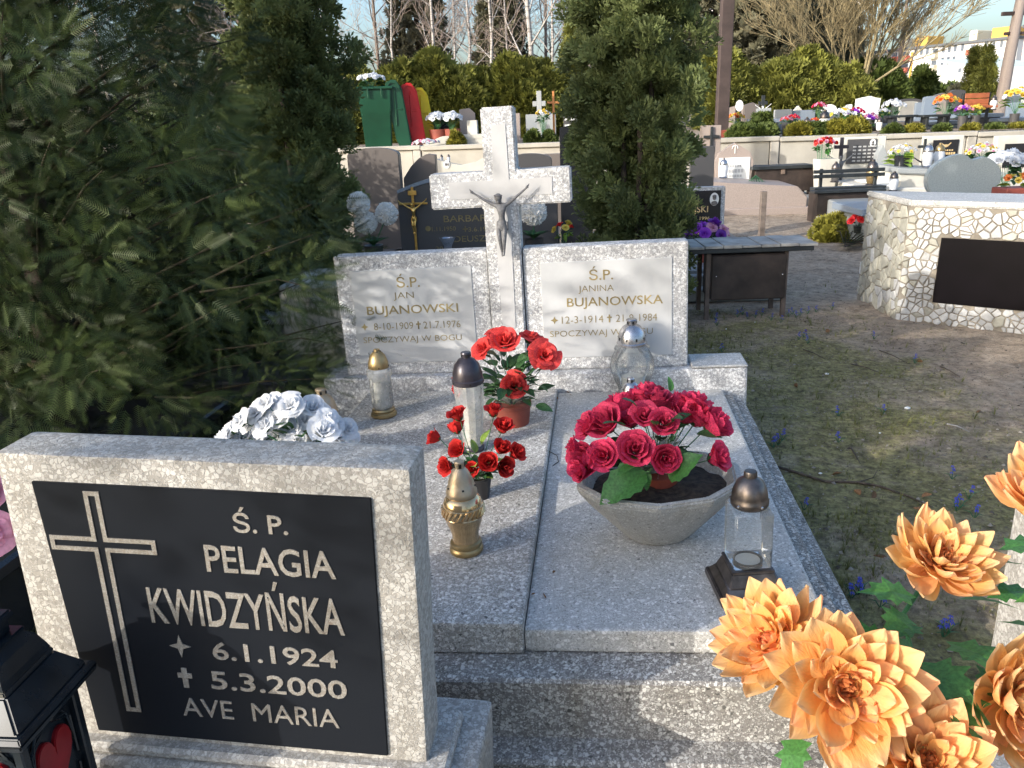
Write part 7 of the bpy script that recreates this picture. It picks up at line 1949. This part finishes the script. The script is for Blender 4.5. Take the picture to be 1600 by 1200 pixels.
def gdens(x, y):
    k = noise.noise(Vector((x*1.1, y*1.1, 3)))*.9+noise.noise(Vector((x*3.7, y*3.7, 5)))*.5
    edge = 1.9+.12*y
    base = .62 if x < edge else .62-(x-edge)*.75
    if y > 5.4: base -= (y-5.4)*.25
    return base+k
for i in range(60000):
    x = r.uniform(-1.6, 4.6) if i % 4 else r.uniform(.9, 2.4); y = r.uniform(.9, 8.0)
    if inside_grave(x, y) or r.random() > gdens(x, y)-.22: continue
    pos.append((x, y, zg(x, y)-.003)); sc.append(r.uniform(.010, .028) if r.random() < .94 else r.uniform(.035, .07)); tt.append(r.uniform(.1, .9))
for i in range(9000):   # rough grass under the yew and left of the near grave
    x = r.uniform(-3.4, -1.0); y = r.uniform(.9, 5.0)
    if inside_grave(x, y): continue
    pos.append((x, y, zg(x, y)-.003)); sc.append(r.uniform(.03, .08)); tt.append(r.uniform(.1, .7))
pos = np.array(pos); n_ = len(pos)
V, F, TT = scatter(*GT, pos, np.tile([0, 0, 1.0], (n_, 1))+rand_unit(n_)*.25, rand_unit(n_), np.array(sc), np.array(tt))
stuff(link('grass', np_mesh('grass', V, F, M_['grass'], TT)))
# soil crumbs and litter
pos = []; sc = []
tv = np.array([(-.5, -.4, 0), (.5, -.3, 0), (.35, .5, 0), (-.4, .4, 0), (0, 0, .5)], dtype=float); tf = np.array([(0, 1, 4, 4), (1, 2, 4, 4), (2, 3, 4, 4), (3, 0, 4, 4)])
for i in range(34000):
    x = r.uniform(.8, 6.5); y = r.uniform(1.0, 13) if i % 3 else r.uniform(1, 6)
    if inside_grave(x, y): continue
    pos.append((x, y, zg(x, y))); sc.append(r.uniform(.003, .010) if r.random() < .93 else r.uniform(.010, .022))
pos = np.array(pos); n_ = len(pos)
V, F, TT = scatter(tv, np.array([(0, 1, 4), (1, 2, 4), (2, 3, 4), (3, 0, 4)]), pos, rand_unit(n_)*np.array([1, 1, .2]), np.tile([0, 0, 1.0], (n_, 1)), np.array(sc), RNG.uniform(0, 1, n_))
M_['crumb'] = foliage('soil_crumbs_and_litter', (.05, .035, .025), (.36, .31, .24), .9, 0, 3)
stuff(link('soil_litter', np_mesh('soil_litter', V, F, M_['crumb'], TT)))
# squills
def squill_mesh(seed):
    rr_ = random.Random(seed); bs = B()
    bs.tube([(0, 0, 0), (.004, 0, .05), (.012, .004, .10)], [.0022, .002, .0015], 4)
    for i in range(3):
        a = i*2.1; bs.tube([(0, 0, 0), (cos(a)*.03, sin(a)*.03, .05), (cos(a)*.07, sin(a)*.07, .06)], [.003, .0035, .001], 3)
    st = bs.mesh('leaves', M_['stem'])
    b = B()
    for i in range(4):
        c = Vector((.010+rr_.uniform(-.012, .012), rr_.uniform(-.012, .012), .055+.016*i))
        for k in range(5):
            a = 2*pi*k/5; t = bmesh.new(); p0 = c; p1 = c+Vector((cos(a)*.010, sin(a)*.010, .004)); p2 = c+Vector((cos(a)*.016, sin(a)*.016, -.006)); q = Vector((-sin(a), cos(a), 0))*.005
            t.faces.new([t.verts.new(v) for v in (p0, p1+q, p2, p1-q)]); b.merge(t)
    return b.mesh('bells', M_['squill']), st
SQ = [squill_mesh(i) for i in range(3)]
sqp = []; sqp_px = []
for px, py in ((1118, 497), (1152, 492), (1160, 487), (1168, 495), (1180, 493), (1190, 490), (1232, 491), (1238, 487), (1244, 492), (1250, 489), (1262, 486), (1128, 546), (1262, 533), (1248, 527), (1256, 524), (1300, 480), (1366, 523), (1310, 640), (1380, 640), (1222, 680), (1208, 692), (1216, 688), (1310, 684), (1340, 925), (1256, 790), (1488, 740), (1500, 790), (1494, 795), (1522, 805), (1514, 775), (1430, 560), (1345, 922), (1330, 930), (1375, 945), (1480, 985), (1474, 990), (1120, 505), (1275, 484), (1220, 500), (1205, 497), (34, 985), (40, 980)):
    sqp.append(at_z(px, py+4, 0)); sqp_px.append((px, py))
for i, p in enumerate(sqp):
    px_ = sqp_px[i]
    lb = ('one of the blue squills in the row at the feet of the plank bench' if px_[1] < 515 and px_[0] > 200 else 'blue squill at the dark ground left of the near gravestone' if px_[0] < 200 else 'blue squill half hidden behind the orange dahlia stems' if px_[1] > 900 else 'blue squill on the bare soil above the dahlias at right' if px_[0] > 1400 else 'blue squill close beside the right edge of the double grave' if px_[0] < 1260 and px_[1] > 560 else 'blue squill alone in the mossy strip between double grave and path')
    o = thing('squill', lb, 'flower', (p.x, p.y, zg(p.x, p.y)-.004), i*1.3, 'blue squills in the moss')
    o.scale = (1, 1, .8+.3*((i*.37) % 1))
    a, c = SQ[i % 3]; link('bells', a, o); link('leaves', c, o); o.scale = (.6, .6, .6)
# twigs, dry leaves, pebbles
def gp(px, py): q = at_z(px, py, 0); return Vector((q.x, q.y, zg(q.x, q.y)+.006))
pts = [gp(*k) for k in ((1195, 727), (1240, 738), (1290, 752), (1340, 752), (1375, 757), (1420, 775), (1455, 795))]
b = B(); b.tube(pts, [.006, .007, .006, .0065, .005, .004, .002], 6); b.tube([pts[3], gp(1365, 742), gp(1372, 730)], [.003, .002, .001], 4)
tag(b.build('twig', M_['twig'], None, True), 'long dark crooked twig lying on the moss right of the grave edge', 'twig')
for k, (a_, c_, lb) in enumerate((((1374, 547), (1420, 567), 'thin straight dry twig on the bare soil below the pebble monument'), ((1330, 568), (1378, 585), 'short dry twig on the moss, upper middle of the path side'), ((1470, 572), (1500, 590), 'short forked twig on the light sandy patch'), ((1480, 660), (1515, 672), 'pale straw stalk lying in the middle of the bare soil'), ((1330, 697), (1345, 720), 'tiny upright-looking twig on the moss'), ((1255, 545), (1290, 560), 'brown twig in the grass near the plinth'))):
    A0, A1 = gp(*a_), gp(*c_); b = B(); b.tube([A0, A0.lerp(A1, .5)+Vector((0, .01, .006)), A1], [.004, .0035, .0015], 5); tag(b.build('twig', M_['twig' if k != 3 else 'board'], None), lb, 'twig')
DLF = leaf_mesh(M_['dryleaf'], .7, .3, -.2)
for k, (px, py) in enumerate(((1440, 778), (1362, 775), (1345, 770), (1445, 795), (1260, 835), (1432, 562), (1300, 740), (1290, 520), (1260, 520), (1385, 875), (1530, 640), (1240, 600))):
    p = gp(px, py); o = link('dry_leaf', DLF, None, None, aim(p, (cos(k), sin(k), .1), k, axis_='Y') @ S(.045)); tag(o, 'curled brown dry leaf on the ground right of the grave', 'leaf', 'dry leaves on the ground')
for k, (px, py, s) in enumerate(((1292, 584, .022), (1418, 636, .028), (1135, 515, .015), (1282, 738, .014), (1375, 672, .012), (1180, 505, .014))):
    p = gp(px, py); s *= .62; o = tag(B().ball((0, 0, 0), s, sub=2, sc=(1, .7, .5)).build('pebble', M_['whitestone'], None, True, M=T(*p)), 'small white pebble lying on the ground right of the grave', 'pebble', 'white pebbles on the ground')
# debris on the slab
for k, (px, py, z, sz) in enumerate(((830, 930, ZR, .008), (852, 935, ZR, .012), (868, 893, ZR, .008), (885, 612, ZR, .012), (893, 618, ZR, .012), (872, 622, ZR, .01))):
    p = GM @ Vector(on_slab(px, py, z)); o = link('dry_leaf', DLF, None, None, aim(p+Vector((0, 0, .002)), (cos(k*2), sin(k*2), .05), k, axis_='Y') @ S(sz*1.6)); tag(o, 'dark leaf crumb lying on the right grave slab', 'leaf', 'crumbs on the slab')
p0, p1, p2, p3 = [GM @ (Vector(on_slab(px, py, ZR))+Vector((0, 0, .002))) for px, py in ((858, 706), (870, 712), (873, 722), (864, 728))]
b = B(); b.tube([p0, p1, p2, p3], .0016, 4); tag(b.build('twig', M_['twig'], None), 'thin curled black tendril at the joint of the two grave slabs', 'twig')
# fir branches on the ground with moss by the monument
p = at_z(1320, 392, 0); o = thing('fir_branches', 'dark fir branches lying on the ground left of the pebble monument', 'branch', (p.x, p.y, 0))
P = []; D = []; SS = []
for k in range(9):
    a0 = .2+.14*k; L = .9+.25*((k*.4) % 1); d = Vector((cos(a0), sin(a0), .10))
    for q in range(22):
        s = q/22; pt = d*L*s+Vector((0, 0, .05+.12*sin(s*3)))
        for sd in (-1, 1): P.append(tuple(pt)); D.append((d.x-sd*d.y*.9, d.y+sd*d.x*.9, -.05)); SS.append(.13*(1-.5*s))
P = np.array(P); n_ = len(P)
V, F, TT = scatter(*TPL['needle'], P, np.array(D), np.tile([0, 0, 1.0], (n_, 1)), np.array(SS), RNG.uniform(.1, .8, n_)); link('boughs', np_mesh('boughs', V, F, M_['yew'], TT), o)
b = B()
for k in range(9): a0 = .2+.14*k; b.tube([(0, 0, .05), (cos(a0)*.5, sin(a0)*.5, .16), (cos(a0)*1.0, sin(a0)*1.0, .1)], [.008, .006, .003], 4)
b.build('branch_wood', M_['bark'], o)
bush('low mossy plant cushion below the black railed bench locker', 1305, 338, 352, 10.3, 70, 'bushy', zb=0, n=50, size=.08)

# ================================================================== ADDED CONIFER, OUT OF VIEW, TO SHADE THE GROUND AT RIGHT

o = cypress('cypress_tree', 'loose-crowned evergreen added out of view left of the camera to shade the ground to the right', -3.3, .2, 2.2, 1.3, 77, n=60, nper=18, size=.13, lobes=5, taper=.6)
o.location.z = 1.95
for ch in o.children:
    if ch.name.startswith('trunk'):
        V, F = tubes_np([([Vector((0, 0, -2.1)), Vector((.02, 0, -1)), Vector((0, 0, .8))], [.12, .10, .07], 0)], 8)
        link('lower_trunk', np_mesh('lower_trunk', V, F, M_['barkgrey'], smooth=True), o); break
tot = 0
for ob in bpy.data.objects:
    if ob.type == 'MESH': ob.data.calc_loop_triangles(); tot += len(ob.data.loop_triangles)
open('/tmp/tris.txt','w').write(str(tot)) if False else None
